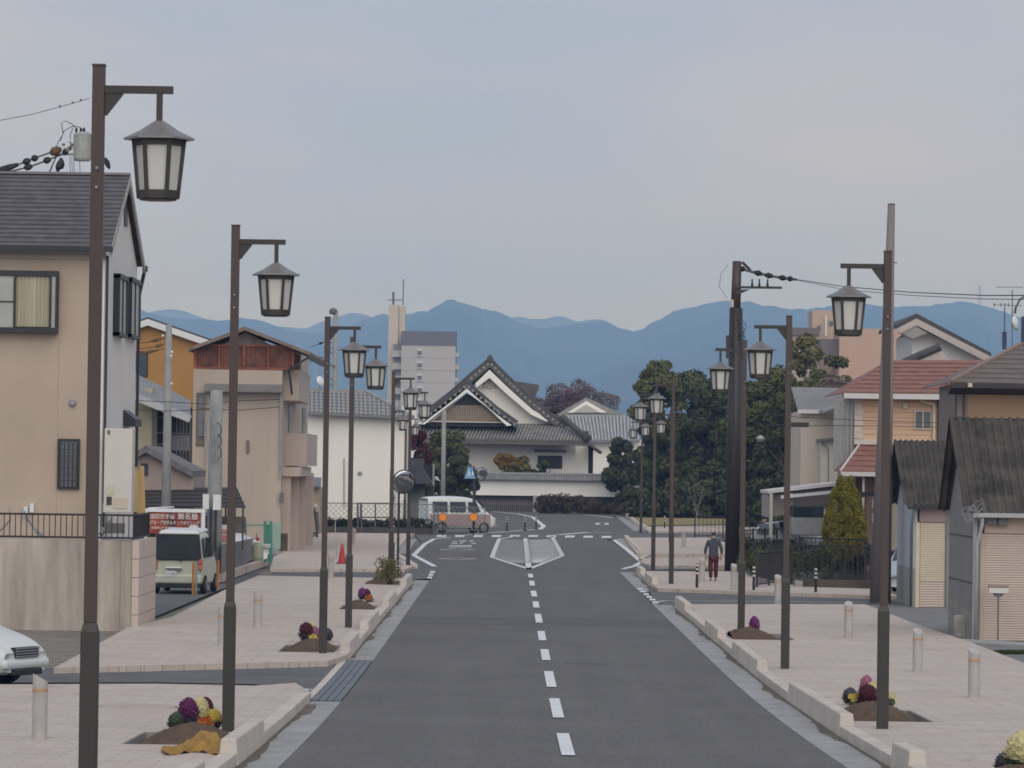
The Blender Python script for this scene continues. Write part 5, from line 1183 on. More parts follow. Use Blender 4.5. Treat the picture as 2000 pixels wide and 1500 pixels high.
# bare winter trees
BR = mat('bare_twigs', (.20, .15, .125), .9, .2)
def bare(name, label, px, Y, H, spread, n, py=950, r0=.05, base=0, m=BR, twigs=0):
    c = Vector((X_(px, py, Y), Y, base)); T = thing(name, label, 'bare tree', c)
    segs = B()
    def grow(p, d, l, r, dep):
        q = p + d * l; segs.tube([p, q], [r, r * .65], 4 if dep > 1 else 5, cap=False)
        if dep == 0: return
        for k in range(n if dep > 1 else 3):
            nd = (d + Vector((random.uniform(-1, 1), random.uniform(-1, 1), random.uniform(-.3, .7))) * spread).normalized(); grow(q, nd, l * random.uniform(.6, .85), r * .6, dep - 1)
    grow(c, Vector((0, 0, 1)), H * .3, r0, 5); segs.obj('branches', m, T)
    tw = mat('fine_twigs', (.17, .125, .115), .9, .25, 1)
    if twigs:
        s_ = H * .15; leaves('twigs', tw, T, [((c.x + random.uniform(-1, 1) * H * .28, c.y + random.uniform(-1, 1) * H * .2, base + H * random.uniform(.35, .95)), (s_, s_, s_)) for _ in range(14)], twigs, s_ * .4, .035, kind='stuff')
    return T
bare('bare_sapling', 'slim bare grey tree beside the walker, before the dark evergreens', 1362, 232, 3.2, .35, 2, r0=.035, m=mat('pale_bark', (.27, .25, .23), .9, .2))
bare('bare_tree', 'tall leafless tree before the peach apartments', 1712, 240, 9.5, .55, 3, r0=.09, twigs=1500)
bare('bare_tree', 'second leafless tree left of the round tall pole, before the peach apartments', 1665, 246, 8.6, .55, 3, r0=.08, twigs=1200)
for k, (x, Yq, h, wd) in enumerate(((1075, 420, 7.2, .5), (1105, 425, 8.2, .5), (1135, 418, 8.0, .5), (1165, 424, 6.8, .5))):
    bare('bare_tree', ['first leafless tree from the left behind the hall roof', 'highest leafless tree in the brown clump behind the hall', 'leafless tree right of the highest one behind the hall', 'last leafless tree above the small white gable'][k], x, Yq, h, .62, 3, r0=.16, base=4.6, twigs=2600)
# hedge
T = thing('hedge', 'long clipped hedge with reddish leaves below the boundary wall', 'hedge', G(1240, 1004))
Yhd = 313; bl = []
for i in range(150):
    px = 1052 + i * 2.45 ; bl.append(((X_(px, 990, Yhd), Yhd + random.uniform(0, 1.4), random.uniform(.15, 1.0 + .35 * math.sin(px * .03))), (.5, .5, .42)))
leaves('foliage', lmat('hedge_leaves', (.13, .10, .065), .5, .6), T, bl, 12000, .13)
T = thing('hedge', 'green hedge running right behind the dry grass corner', 'hedge', G(1420, 1006))
Yhd = 290; bl = []
for i in range(70):
    px = 1330 + i * 2.6; bl.append(((X_(px, 990, Yhd), Yhd + random.uniform(0, 1.4), random.uniform(.1, 1.0)), (.5, .5, .4)))
leaves('foliage', lmat('hedge_green', (.11, .11, .05), .5, .6), T, bl, 6000, .13)
# round golden conifer
Yq = 144; p = at(1649, 1060, Yq); T = thing('golden_conifer', 'dense round yellow-green conifer with pointed twin tips behind the railing', 'conifer', (p.x, Yq, 0))
B().tube([(p.x, Yq, 0), (p.x, Yq, 1.6)], .09, 8).obj('trunk', BARK, T)
bl = []
for k in range(420):
    u = random.random() ** 1.1; h = .85 + 2.7 * u; rad = .84 * (1 - max(0, u - .05) ** 2.3) ** .8 + .05
    if u < .12: rad *= .8 + u * 1.6
    a = random.uniform(0, 6.28); off = (.17 if math.cos(a) > 0 else -.13) * max(0, u - .82) * 4
    q_ = rad * random.uniform(.75, .92) if u < .85 else rad * .6
    bl.append(((p.x + q_ * math.cos(a) + off, Yq + q_ * math.sin(a), h), (.10, .10, .16)))
bl += [((p.x, Yq, .8 + .2 * k), (.55 - .03 * k, .55 - .03 * k, .3)) for k in range(12)]
leaves('foliage', lmat('golden_foliage', (.30, .265, .04), .5, 3.0), T, bl, 42000, .036, .4)
# dark understorey below the big trees and behind the canal railing
T = thing('understorey', 'dark bushes filling the shade under the right-hand evergreens', 'bushes', G(1420, 1000)); bl = []
for i in range(110): px = random.uniform(1240, 1560); bl.append(((X_(px, 960, 288), 288 + random.uniform(-2, 3), random.uniform(.2, 2.8)), (.7, .7, .6)))
leaves('foliage', G3, T, bl, 14000, .2)
# ------------------------------------------------------------ utility poles and wires
def pole(name, label, px, py, Y, r0, r1, ztop, m=UCONC, group=None):
    c = G(px, py, .1) if Y is None else Vector((X_(px, py, Y), Y, g(Y)))
    T = thing(name, label, 'utility pole', c, group); B().tube([c - Vector((0, 0, .1)), Vector((c.x, c.y, ztop))], [r0, r1], 14).obj('shaft', m, T, smooth=True); return T, c
# brown pole by the canal railing
Yp = 143.0
c = Vector((X_(1429, 1115, Yp), Yp, 0)); T = thing('utility_pole', 'thick dark brown utility pole with crossarm and black insulated lines, beside the walker', 'utility pole', c)
zt = Z_(1432, 510, Yp); zc = Z_(1430, 602, Yp)
B().tube([c, c + Vector((.04, 0, zc))], [.27, .25], 16).obj('lower_sleeve', DARKB, T, smooth=True)
B().tube([(c.x + .02, c.y, zc - .3), (c.x + .06, c.y, zt)], [.19, .17], 16).obj('shaft', RUSTB, T, smooth=True)
B().bar(at(1438, 561, Yp - .2), at(1527, 562, Yp - .2), .07, .09).obj('crossarm', DARKB, T)
B().prism([at(1440, 566, Yp - .2), at(1440, 576, Yp - .2), at(1446, 574, Yp - .2), at(1465, 565, Yp - .2)], (0, .05, 0)).obj('crossarm_brace', DARKB, T)
for x in (1469, 1483, 1499): B().lathe([(.04, 0), (.07, .03), (.03, .06), (.06, .1), (.03, .14), (.03, .3)], at(x, 561, Yp - .2), 8).obj('insulator', BLACK, T)
B().pbox(1428, 585, 1433, 600, Yp - .22, .03).obj('number_plate', mat('orange_white_plate', (.62, .56, .50), .5, .3), T)
B().pbox(1418, 655, 1424, 700, Yp - .35, .1).obj('cable_duct', DARKB, T)
for k in range(6): B().tube([at(1442 + random.uniform(0, 8) + 8 * math.cos(t), 640 + 6 * k - 16 * math.sin(t) * (1 - k * .08), Yp - .25) for t in np.linspace(-1.4, 2.2, 9)], .012, 5).obj('cable_loop', WIRE, T)
B().tube([at(1422, 517, Yp), at(1408, 535, Yp), at(1405, 560, Yp), at(1420, 582, Yp)], .01, 5).obj('cable_loop', WIRE, T)
B().tube([at(1432, 600, Yp - .3), at(1434, 870, Yp - .3)], .02, 5).obj('riser_cable', WIRE, T)
T2 = thing('power_line', 'bundled black insulated power line running right from the brown pole', 'power line', at(1500, 540, Yp))
pts = [at(x, y, Yp) for x, y in ((1443, 522), (1455, 527), (1470, 531), (1500, 538), (1530, 543), (1556, 546))]
B().tube(pts, .05, 6).obj('sleeve_run', mat('grey_sleeve', (.12, .12, .13), .6, .2), T2, smooth=True)
for (a, b_) in ((0.05, .2), (.42, .52), (.56, .66), (.74, .84), (.86, .94)):
    i0, i1 = a * 5, b_ * 5; f_ = lambda t: pts[int(min(t, 4.99))].lerp(pts[int(min(t, 4.99)) + 1], t - int(min(t, 4.99)))
    B().tube([f_(i0), f_((i0 + i1) / 2), f_(i1)], [.06, .12, .07], 8).obj('insulation_cover', BLACK, T2)
B().tube([at(1450, 512, Yp), at(1458, 520, Yp), at(1466, 528, Yp)], .05, 6).obj('cover_tail', BLACK, T2)
B().tube([at(1556, 546, Yp), at(1650, 560, Yp - 15), at(1780, 571, Yp - 30), at(1920, 577, Yp - 45), at(2050, 577, Yp - 60)], .014, 5).tube([at(1556, 547, Yp), at(1650, 566, Yp - 15), at(1780, 577, Yp - 30), at(1920, 584, Yp - 45), at(2050, 585, Yp - 60)], .010, 5).obj('line', WIRE, T2)
for (nm, pp) in (('service wire crossing before the cream house to the brown pole', ((1440, 822), (1560, 832), (1640, 831), (1870, 835))), ('thin service wire sagging from the brown pole to the peach house', ((1440, 800), (1560, 815), (1700, 822), (1900, 828)))):
    T3 = thing('service_wire', nm, 'wire', at(*pp[0], 140)); B().tube([at(x, y, 140) for x, y in pp], .012, 5).obj('line', WIRE, T3)
T3 = thing('street_lantern', 'small round white street light hanging before the dark evergreens', 'street light', at(1485, 855, 142))
B().lathe([(.06, 0), (.1, -.06), (.17, -.1), (.17, -.13), (.1, -.22), (.04, -.25)], at(1485, 850, 142), 10).obj('globe', mat('milky_globe', (.34, .35, .34), .4, .1), T3)
B().tube([at(1485, 850, 142), at(1486, 843, 142), at(1495, 832, 142), at(1560, 828, 142)], .02, 5).pbox(1546, 825, 1580, 834, 141.9, .3).obj('arm', DARKB, T3)
# tall round pole behind the nearest right lamp
Yq = 112.0; c = Vector((X_(1719, 1165, Yq), Yq, 0)); T = thing('utility_pole', 'tall round brown-grey pole rising directly behind the nearest right lamp', 'utility pole', c)
mm = mat('mauve_brown_pole', (.225, .19, .178), .6, .12, 1.5, .1, 30, streak=1)
B().tube([c - Vector((0, 0, .1)), (X_(1741, 400, Yq), Yq, Z_(1741, 400, Yq))], [.315, .105], 20).obj('shaft', mm, T, smooth=True)
B().lathe([(.11, 0), (.115, .03), (.02, .05)], (X_(1741, 400, Yq), Yq, Z_(1741, 400, Yq)), 12).obj('cap', GRAYM, T)
B().pbox(1741, 512, 1752, 514, Yq - .1, .05).obj('step_bolt', GRAYM, T)
# left concrete poles
T, c = pole('utility_pole', 'pale concrete pole before the ochre house, carrying wires at left', 325, 955, 126, .19, .10, Z_(327, 634, 126))
b = B()
for (pp) in (((268, 671), (290, 668), (322, 660)), ((268, 682), (300, 678), (322, 672)), ((268, 692), (322, 681))):
    B().tube([at(x, y, 126) for x, y in pp], .012, 5).obj('wire', WIRE, T); q = [at(x, y, 126) for x, y in pp][-2:]
    B().tube([q[0].lerp(q[1], .1), q[0].lerp(q[1], .45), q[0].lerp(q[1], .8)], [.02, .06, .02], 6).obj('insulation_cover', mat('brown_cover', (.14, .08, .04), .7, .2), T)
for (x, y) in ((318, 658), (336, 690), (334, 698), (335, 752)): B().lathe([(.03, 0), (.05, .04), (.03, .08)], at(x, y, 125.7), 8).obj('insulator', WHITEM, T)
for (pp) in (((262, 782), (330, 785), (400, 789), (460, 783), (545, 780)), ((262, 800), (325, 803), (400, 800), (470, 801), (545, 795))):
    B().tube([at(x, y, 125) for x, y in pp], .012, 5).obj('span_wire', WIRE, T)
T, c = pole('utility_pole', 'thick concrete pole wrapped in grey cables before the taupe building', 418, 1075, 122, .26, .20, Z_(420, 762, 122))
for k in range(5): B().tube([at(406 + random.uniform(-2, 14), 775 + random.uniform(0, 30), 121.6), at(403 + 6 * k, 830 + 8 * k, 121.6), at(408 + 5 * k, 900, 121.6)], .02, 5).obj('cable', STEEL, T)
for (x0_, x1_, t, u) in ((396, 408, 965, 994), (416, 431, 966, 996)): B().pbox(x0_, t, x1_, u, 121.4, .1).obj('junction_box', WHITEM, T)
B().pbox(388, 797, 412, 801, 121.6, .1).obj('bracket', mat('brown_cover', (.14, .08, .04)), T)
for (x) in (409, 419): B().pbox(x, 994, x + 4, 1075, 121.5, .1).obj('riser_duct', BLACK, T)
for k in range(3):
    t = 840 + k * 22; B().tube([at(424 + 8 * math.cos(a), t - 14 * math.sin(a), 121.6) for a in np.linspace(-1.5, 1.5, 7)], .018, 5).obj('cable', DARKB, T)
T, c = pole('utility_pole', 'distant concrete pole with stacked insulators above the white storehouse', 650, 1000, 262, .2, .16, Z_(651, 607, 262))
B().lathe([(.2, 0), (.28, .1), (.28, .3), (.1, .45)], at(651, 614, 262), 10).obj('cap', GRAYM, T)
for k, y in enumerate((660, 670, 680, 690, 742, 752)): B().lathe([(.1, 0), (.16, .06), (.08, .14)], at(645, y, 261.8), 8).obj('insulator', STEEL, T)
B().bar(at(641, 713, 261.8), at(654, 715, 261.8), .12).obj('crossarm', GRAYM, T)
for (pp) in (((600, 680), (632, 668)), ((600, 695), (632, 668))):
    pass
for (a, b_) in (((604, 679), (633, 668)), ((603, 707), (632, 698))):
    q0_, q1_ = at(*a, 240), at(*b_, 240); B().tube([q0_, q1_], .015, 5).obj('wire', WIRE, T); B().tube([q0_.lerp(q1_, .6), q0_.lerp(q1_, .78), q0_.lerp(q1_, .95)], [.03, .09, .03], 6).obj('insulation_cover', BLACK, T)
T, c = pole('utility_pole', 'plain pale concrete pole standing before the hall and its pine', 865, 975, 262, .17, .14, Z_(867, 800, 262))
# transformer pole behind the beige house
Yx = 128.0; T, c = pole('utility_pole', 'pale transformer pole rising behind the beige house ridge at left', 180, 1000, Yx, .17, .09, Z_(177, 179, Yx))
p = at(161, 285, Yx - .3)
B().lathe([(.26, -.5), (.3, -.42), (.3, .38), (.2, .46)], p, 14).obj('transformer', mat('pale_transformer', (.36, .37, .34), .6, .2, 4), T)
for x in (149, 158, 164): B().lathe([(.035, 0), (.045, .1), (.03, .16)], at(x, 259, Yx - .3), 8).obj('bushing', BLACK, T)
B().bar(at(125, 292, Yx), at(176, 272, Yx), .08).bar(at(122, 302, Yx), at(178, 300, Yx), .06).obj('crossarm', mat('old_crossarm', (.35, .29, .25), .8, .3), T)
for k in range(8): B().lathe([(.04, 0), (.07, .05), (.03, .1)], at(124 + k * 4, 285 - k * 2 + (k % 3) * 8, Yx - .2), 8).obj('insulator', WHITEM if k % 2 else mat('old_crossarm', (.35, .29, .25)), T)
for (pp) in (((123, 262), (120, 240), (128, 236), (140, 242), (148, 248)), ((118, 275), (125, 256), (140, 247), (155, 248), (164, 256)), ((138, 290), (137, 265), (142, 250)), ((108, 292), (115, 275), (123, 262))):
    B().tube([at(x, y, Yx) for x, y in pp], .014, 5).obj('jumper_wire', WIRE, T, smooth=True)
for x in (136, 140, 144, 155): B().tube([at(x, 305, Yx), at(x + 2, 345, Yx)], .01, 5).obj('drop_wire', WIRE, T)
T = thing('power_line', 'black sleeved power cables climbing to the transformer pole at upper left', 'power line', at(60, 310, Yx))
for (pp, cov) in ((((-30, 342), (0, 333), (45, 318), (75, 306), (98, 298)), ((.18, .45), (.5, .62), (.64, .74))), (((-30, 355), (20, 335), (60, 325), (95, 312), (130, 298)), ((.42, .52), (.68, .78))), (((95, 340), (110, 305), (125, 300), (140, 290)), ())):
    P = [at(x, y, Yx) for x, y in pp]; n = len(P) - 1
    B().tube(P, .03, 6).obj('cable', mat('grey_sleeve', (.12, .12, .13)), T, smooth=True)
    f_ = lambda t: P[int(min(t * n, n - .01))].lerp(P[int(min(t * n, n - .01)) + 1], t * n - int(min(t * n, n - .01)))
    for a, b_ in cov: B().tube([f_(a), f_((a * 2 + b_) / 3), f_((a + 2 * b_) / 3), f_(b_)], [.06, .12, .11, .06], 8).obj('insulation_cover', BLACK, T)
for (a, b_, r) in (((98, 300), (120, 290), .17), ((122, 300), (134, 293), .11), ((112, 335), (118, 312), .11), ((121, 330), (119, 308), .11), ((205, 308), (214, 330), .1)):
    P0, P1 = at(*a, Yx), at(*b_, Yx); B().tube([P0, P0.lerp(P1, .35), P0.lerp(P1, .75), P1], [r * .4, r, r * .8, r * .3], 8).obj('insulation_cover', mat('brown_cover', (.14, .08, .04)) if r > .15 else BLACK, T)
T = thing('service_wire', 'thin wire with small clips running left from the top of the transformer pole', 'wire', at(100, 210, Yx))
B().tube([at(x, y, Yx) for x, y in ((175, 192), (158, 197), (117, 209), (60, 224), (0, 235), (-40, 240))], .011, 5).obj('line', WIRE, T)
for (x, y) in ((117, 209), (158, 197), (142, 202)): B().lathe([(.03, 0), (.03, .06)], at(x, y, Yx), 6).obj('clip', WIRE, T)

# ------------------------------------------------------------ railings and fences
def railing(name, label, pts, h, m, gap=.13, cat='railing', top=.05, mid=False, posts=True, pz=.1, pw=.026, group=None, postgap=2.0, bars=True, rail2=None):
    """pts on plan; balusters are separate pieces sharing a mesh"""
    P = [Vector((p[0], p[1], g(p[1]) + pz)) for p in pts]; T = thing(name, label, cat, (P[0] + P[-1]) / 2, group)
    for a, b in zip(P, P[1:]):
        u = Vector((0, 0, 1)); B().bar(a + u * h, b + u * h, .05, top).obj('rail', m, T); B().bar(a + u * .1, b + u * .1, .04, .04).obj('rail', m, T)
    bm_ = B().box(-pw / 2, pw / 2, -pw / 2, pw / 2, .12, h - .02).mesh('baluster'); bm_.materials.append(m)
    pm = B().box(-.035, .035, -.035, .035, -.1, h + .06).mesh('post'); pm.materials.append(m)
    for a, b in zip(P, P[1:]):
        L_ = (b - a).length; n = max(1, int(L_ / gap))
        if bars:
            for i in range(1, n): piece(bm_, 'baluster', T, a.lerp(b, i / n) - T.location)
        k = max(1, round(L_ / postgap))
        for i in range(k + 1): piece(pm, 'post', T, a.lerp(b, i / k) - T.location)
    return T
BR_ = mat('dark_railing', (.028, .026, .03), .5, .15)
q = lambda *pp: [(G(x, y, .1).x, G(x, y, .1).y) for x, y in pp]
railing('canal_railing', 'dark barred railing along the canal, front run left of the round tall pole', q((1546, 1138), (1700, 1143)), 1.25, BR_, .22)
railing('canal_railing', 'dark railing run from behind the third right lamp to the second', q((1478, 1148), (1546, 1138)), 1.1, BR_, .2)
railing('canal_railing', 'railing corner beside the brown utility pole base', q((1470, 1120), (1540, 1112)), 1.1, BR_, .2)
railing('canal_railing', 'long dark railing before the parked white car', q((1446, 1100), (1560, 1090), (1640, 1092)), 1.3, BR_, .25)
railing('canal_railing', 'dark railing below the round golden conifer', q((1560, 1120), (1690, 1126)), 1.3, BR_, .22)
railing('bridge_railing', 'dark railing run ahead of the walking person toward the corner', q((1357, 1050), (1412, 1050)), 1.15, BR_, .25)
railing('bridge_railing', 'dark railing behind the brown utility pole on the far bank', q((1440, 1062), (1560, 1064)), 1.1, BR_, .3)
railing('corner_railing', 'dark railing behind the dry grass corner', q((1340, 1005), (1500, 1008)), 1.2, mat('grey_railing', (.07, .07, .07), .6, .2), .4)
T = thing('canal_wall', 'mossy low concrete wall under the dark canal railing', 'wall', G(1620, 1150))
a, b = G(1552, 1153), G(1702, 1157)
B().hexa([a, b, b + Vector((0, .4, 0)), a + Vector((0, .4, 0)), a + Vector((0, 0, .35)), b + Vector((0, 0, .36)), b + Vector((0, .4, .36)), a + Vector((0, .4, .35))]).obj('wall', mat('mossy_concrete', (.105, .085, .065), .95, .5, 1.5, .4, 12), T)
B().pbox(1553, 1134, 1568, 1152, a.y - .2, .3).obj('end_block', CONC, T)
# canal bed with dark weeds
sheet_poly('canal_water', gp((1475, 1142), (1700, 1147), (1760, 1100), (1450, 1068)), .03, mat('canal_water', (.04, .045, .04), .2, .3, 1, .1, 6), **ST)
T = thing('canal_plants', 'straggly green plants growing against the canal railing', 'plants', G(1500, 1145)); bl = []
for i in range(46): px = random.choice([random.uniform(1478, 1512), random.uniform(1450, 1640)]); y_ = G(px, 1135).y; bl.append(((X_(px, 1135, y_), y_ + random.uniform(.3, 4), random.uniform(.1, .9)), (.22, .22, .3)))
leaves('foliage', lmat('weed_leaves', (.10, .115, .05), .5, 1.0), T, bl, 3500, .06)
T['kind'] = 'thing'
T = thing('canal_bank_bushes', 'dark mixed bushes along the far canal bank behind the railings', 'bushes', G(1560, 1100)); bl = []
for i in range(120): px = random.uniform(1448, 1696); y_ = random.uniform(146, 154); bl.append(((X_(px, 1080, y_), y_, random.uniform(.0, .95)), (.3, .3, .28)))
leaves('foliage', lmat('bank_leaves', (.07, .075, .045), .6, .8), T, bl, 9000, .08)
# chain-link fences and barriers at left junction
CH = mat('chainlink', (.16, .165, .165), .5, .1)
def chain(name, label, px0, px1, t, u, Y, gap, m=CH, wr=.006, posts=(), cat='fence'):
    T = thing(name, label, cat, at((px0 + px1) / 2, u, Y)); x0, x1, z0, z1 = X_(px0, u, Y), X_(px1, u, Y), Z_((px0 + px1) / 2, u, Y), Z_((px0 + px1) / 2, t, Y)
    b = B(); h = z1 - z0; w = x1 - x0; k = -h
    while k < w:
        for s in (1, -1):
            a0 = max(0, k); a1 = min(w, k + h)
            if s == 1: p, q_ = (x0 + a0, Y, z0 + a0 - k), (x0 + a1, Y, z0 + a1 - k)
            else: p, q_ = (x0 + a0, Y + .004, z1 - (a0 - k)), (x0 + a1, Y + .004, z1 - (a1 - k))
            if a1 - a0 > .02: b.bar(p, q_, wr * 2)
        k += gap
    b.obj('wire_mesh', m, T, kind='stuff')
    B().box(x0, x1, Y - .02, Y + .02, z1 - .04, z1 + .01).obj('rail', m, T); B().box(x0, x1, Y - .02, Y + .02, z0 - .01, z0 + .03).obj('rail', m, T)
    for x in posts or (px0, px1): B().tube([(X_(x, u, Y), Y, 0), (X_(x, u, Y), Y, z1 + .05)], .035, 6).obj('post', m, T)
    return T
chain('chainlink_barrier', 'chain-link barrier with two round orange reflectors before the van', 845, 947, 990, 1035, 212,   .28, CH, .012, (847, 855, 865, 925, 947))
chain('chainlink_fence', 'grey chain-link fence before the white storehouse and the lit shop wall', 598, 848, 983, 1036, 214, .30, CH, .010, (601, 630, 697, 703, 732, 780, 815, 848))
T = thing('low_barrier', 'dark planting strip and plinth along the chain-link fence at left', 'planter', at(720, 1040, 213))
B().pbox(600, 1030, 848, 1041, 212.6, .6).obj('plinth', mat('dark_plinth', (.085, .08, .078), .9, .35, 2), T)
bl = [((X_(random.uniform(602, 845), 1030, 213.3), 213.3, random.uniform(.3, .7)), (.35, .3, .25)) for _ in range(40)]
leaves('foliage', lmat('strip_leaves', (.05, .055, .04), .4), T, bl, 2500, .09)
T = thing('metal_frame', 'dark square tube frame standing before the white storehouse', 'frame', at(720, 1035, 210))
b = B()
for x in (699, 706, 733): b.bar(at(x, 983, 210), at(x, 1038, 210), .08)
for y in (983, 1010.5): b.bar(at(699, y, 210), at(760, y, 210), .07)
b.obj('frame', mat('frame_brown', (.11, .10, .095), .6, .15), T)
for (x, y, lb) in ((865, 1010, 'left round orange reflector on a short post before the van'), (925, 1010, 'right round orange reflector beside the blue sign post')):
    p = at(x, y, 209); T = thing('orange_reflector', lb, 'reflector', (p.x, 209, 0), 'round orange reflectors on the barrier')
    B().tube([(p.x, 209, 0), (p.x, 209, p.z)], .04, 8).obj('post', BLACK, T)
    B().tube([p, p - Vector((0, .08, 0))], .205, 18).obj('disc', mat('orange_reflector', (.85, .26, .02), .35, .12, 6), T)
    B().tube([p + Vector((0, .02, 0)), p - Vector((0, .05, 0))], .225, 18).obj('rim', BLACK, T)
# traffic cones
def cone(label, px, py, h, r):
    p = G(px, py, .12); T = thing('traffic_cone', label, 'traffic cone', p)
    B().lathe([(r, .03), (r * .92, .06), (r * .16, h), (r * .08, h + .01)], p, 16).obj('body', RED, T, smooth=False)
    B().box(p.x - r * 1.3, p.x + r * 1.3, p.y - r * 1.3, p.y + r * 1.3, p.z, p.z + .04).obj('base', mat('cone_base', (.10, .025, .02), .6, .2), T)
cone('red traffic cone on the left pavement beside the fourth lamp', 668, 1101, .74, .17)
cone('red traffic cone behind the barrier at the front of the van', 938, 1036, .8, .2)
# mirrors and signs
Ym = 141.8; p = at(777, 1100, Ym)
MIR = bpy.data.materials.new('mirror_face'); MIR.use_nodes = True; mb = MIR.node_tree.nodes['Principled BSDF']; mb.inputs['Metallic'].default_value = 1; mb.inputs['Roughness'].default_value = .06
nn = MIR.node_tree.nodes.new('ShaderNodeTexNoise'); rr = MIR.node_tree.nodes.new('ShaderNodeValToRGB'); rr.color_ramp.elements[0].color = (.42, .43, .44, 1); rr.color_ramp.elements[1].color = (.55, .56, .56, 1); nn.inputs['Scale'].default_value = 3
MIR.node_tree.links.new(nn.outputs[0], rr.inputs[0]); MIR.node_tree.links.new(rr.outputs[0], mb.inputs['Base Color'])
def mirror(label, px, py, Y, r, base_px, yaw, m=DARKB):
    c = at(px, py, Y); bpt = Vector((X_(base_px, 1090, Y), Y + .1, .12)); T = thing('traffic_mirror', label, 'traffic mirror', bpt)
    B().tube([bpt, (bpt.x, bpt.y, c.z - r * .4)], .045, 10).obj('post', m, T)
    B().tube([(bpt.x, bpt.y, c.z - r * .4), c + Vector((0, .08, 0))], .035, 6).obj('bracket', m, T)
    prof = [(.001, .16 * r)] + [(r * math.sin(t), .16 * r * (math.cos(t * 1.0) - math.cos(1.57)) / (1)) for t in np.linspace(.1, 1.57, 8)]
    d = B().lathe(prof, (0, 0, 0), 24).obj('mirror_face', MIR, T, smooth=True, raw=True); d.location = c - T.location; d.rotation_euler = (R(101), 0, R(yaw))
    d = B().lathe([(r * 1.05, -.06), (r * 1.07, .0), (r * .99, .015), (r * .99, -.01)], (0, 0, 0), 24).obj('rim', m, T, raw=True); d.location = c - T.location; d.rotation_euler = (R(101), 0, R(yaw))
    return T
mirror('round convex traffic mirror on a brown post at the left corner lamp', 789, 941, Ym, .43, 777, 22)
T = mirror('convex traffic mirror beside the blue crosswalk sign', 941, 926, 214, .36, 926, 38)
p = at(917, 922, 213.8); T = thing('crosswalk_sign', 'blue house-shaped crosswalk sign on the post beside the far mirror', 'road sign', (p.x, 213.8, 0))
BLUE = mat('sign_blue', (.10, .27, .50), .4, .1)
B().prism([at(x, y, 213.8) for x, y in ((906.5, 935), (929, 935), (926.5, 925), (921, 911), (914, 911), (909, 925))], (0, .05, 0)).obj('plate', BLUE, T)
SWM = mat('sign_white', (.62, .68, .74), .5, .05); b = B()
for (pp) in (((914, 917), (917, 914), (918.5, 917.5)), ((912, 931), (914.5, 919), (917.5, 919), (919.5, 931), (917, 931), (916, 924), (914.5, 931))): b.prism([at(x, y, 213.76) for x, y in pp], (0, .03, 0))
for k in range(4): b.prism([at(x, y, 213.76) for x, y in ((910 + k * 5, 934), (912.4 + k * 5, 934), (912.8 + k * 5, 932), (910.6 + k * 5, 932))], (0, .03, 0))
b.prism([at(x, y, 213.76) for x, y in ((921, 929), (922, 920), (924, 920), (925, 929))], (0, .03, 0)); b.obj('walking_figure', SWM, T, kind='stuff')
B().tube([at(924, 1036, 214), at(926, 911, 214)], .06, 8).obj('post', mat('navy_pole', (.05, .055, .10)), T)
# wide brown cabinet post beside the bushy lamp
T = thing('lamp_side_post', 'square brown service post directly beside the bushy left lamp', 'post', (X_(764, 1140, 121), 121, .1))
B().pbox(760, 918, 766, 1150, 121, .14).obj('post', DARKB, T)
T = thing('control_cabinet', 'narrow dark control cabinet at the foot of the bushy left lamp', 'cabinet', (X_(766, 1140, 122.2), 122.2, .1))
B().pbox(758, 1060, 770, 1140, 122.2, .25).obj('cabinet', DARKB, T, bevel=.01)
# dark roofed kiosk behind the mirror
T = thing('grey_roof_shop', 'small building with dark blue-grey pitched roof behind the round mirror', 'building', at(820, 1035, 238))
B().prism([at(x, y, 236) for x, y in ((776, 944), (846, 946), (822, 908), (776, 908))], (0, 4, 0)).obj('roof', mat('blue_grey_slate', (.085, .085, .10), .7, .15, 1), T)
B().prism([at(x, y, 238) for x, y in ((822, 908), (846, 908), (846, 945))], (0, 2, 0)).obj('dark_gable', BLACK, T)
B().pbox(776, 896, 826, 910, 239, 3).obj('upper_roof', mat('blue_grey_slate', (.085, .085, .10)), T)
B().pbox(845, 906, 848.5, 948, 235.8, .1).obj('sign_post', STEEL, T)
B().pbox(776, 946, 830, 1040, 238, 4).obj('wall', mat('grey_green_wall', (.24, .24, .21), .85, .12, .6), T)
B().pbox(776, 944, 832, 956, 236.5, .6).obj('eave_black_board', BLACK, T)  # black board along the roof edge
B().pbox(832, 950, 846, 1040, 238, 3).obj('dark_side', mat('dark_green_panel', (.07, .075, .06), .8, .2), T)
B().pbox(781, 966, 793, 975, 235, .05).obj('notice', WHITEM, T)
T = thing('white_pillar_sign', 'white upright sign board beside the fifth left lamp', 'sign', at(770, 1000, 222))
B().pbox(764, 950, 774, 1035, 222, .2).obj('board', mat('soft_white', (.5, .49, .48), .6, .08), T)
B().pbox(767, 968, 770, 978, 221.95, .04).obj('mark', BLACK, T)
T = thing('marker_rod', 'thin white rod standing on the pavement before the storehouse', 'marker rod', G(654, 1052, .1))
p = G(654, 1052, .1); B().tube([p, p + Vector((.02, 0, 1.05))], .02, 6).obj('rod', mat('soft_white', (.5, .49, .48)), T)

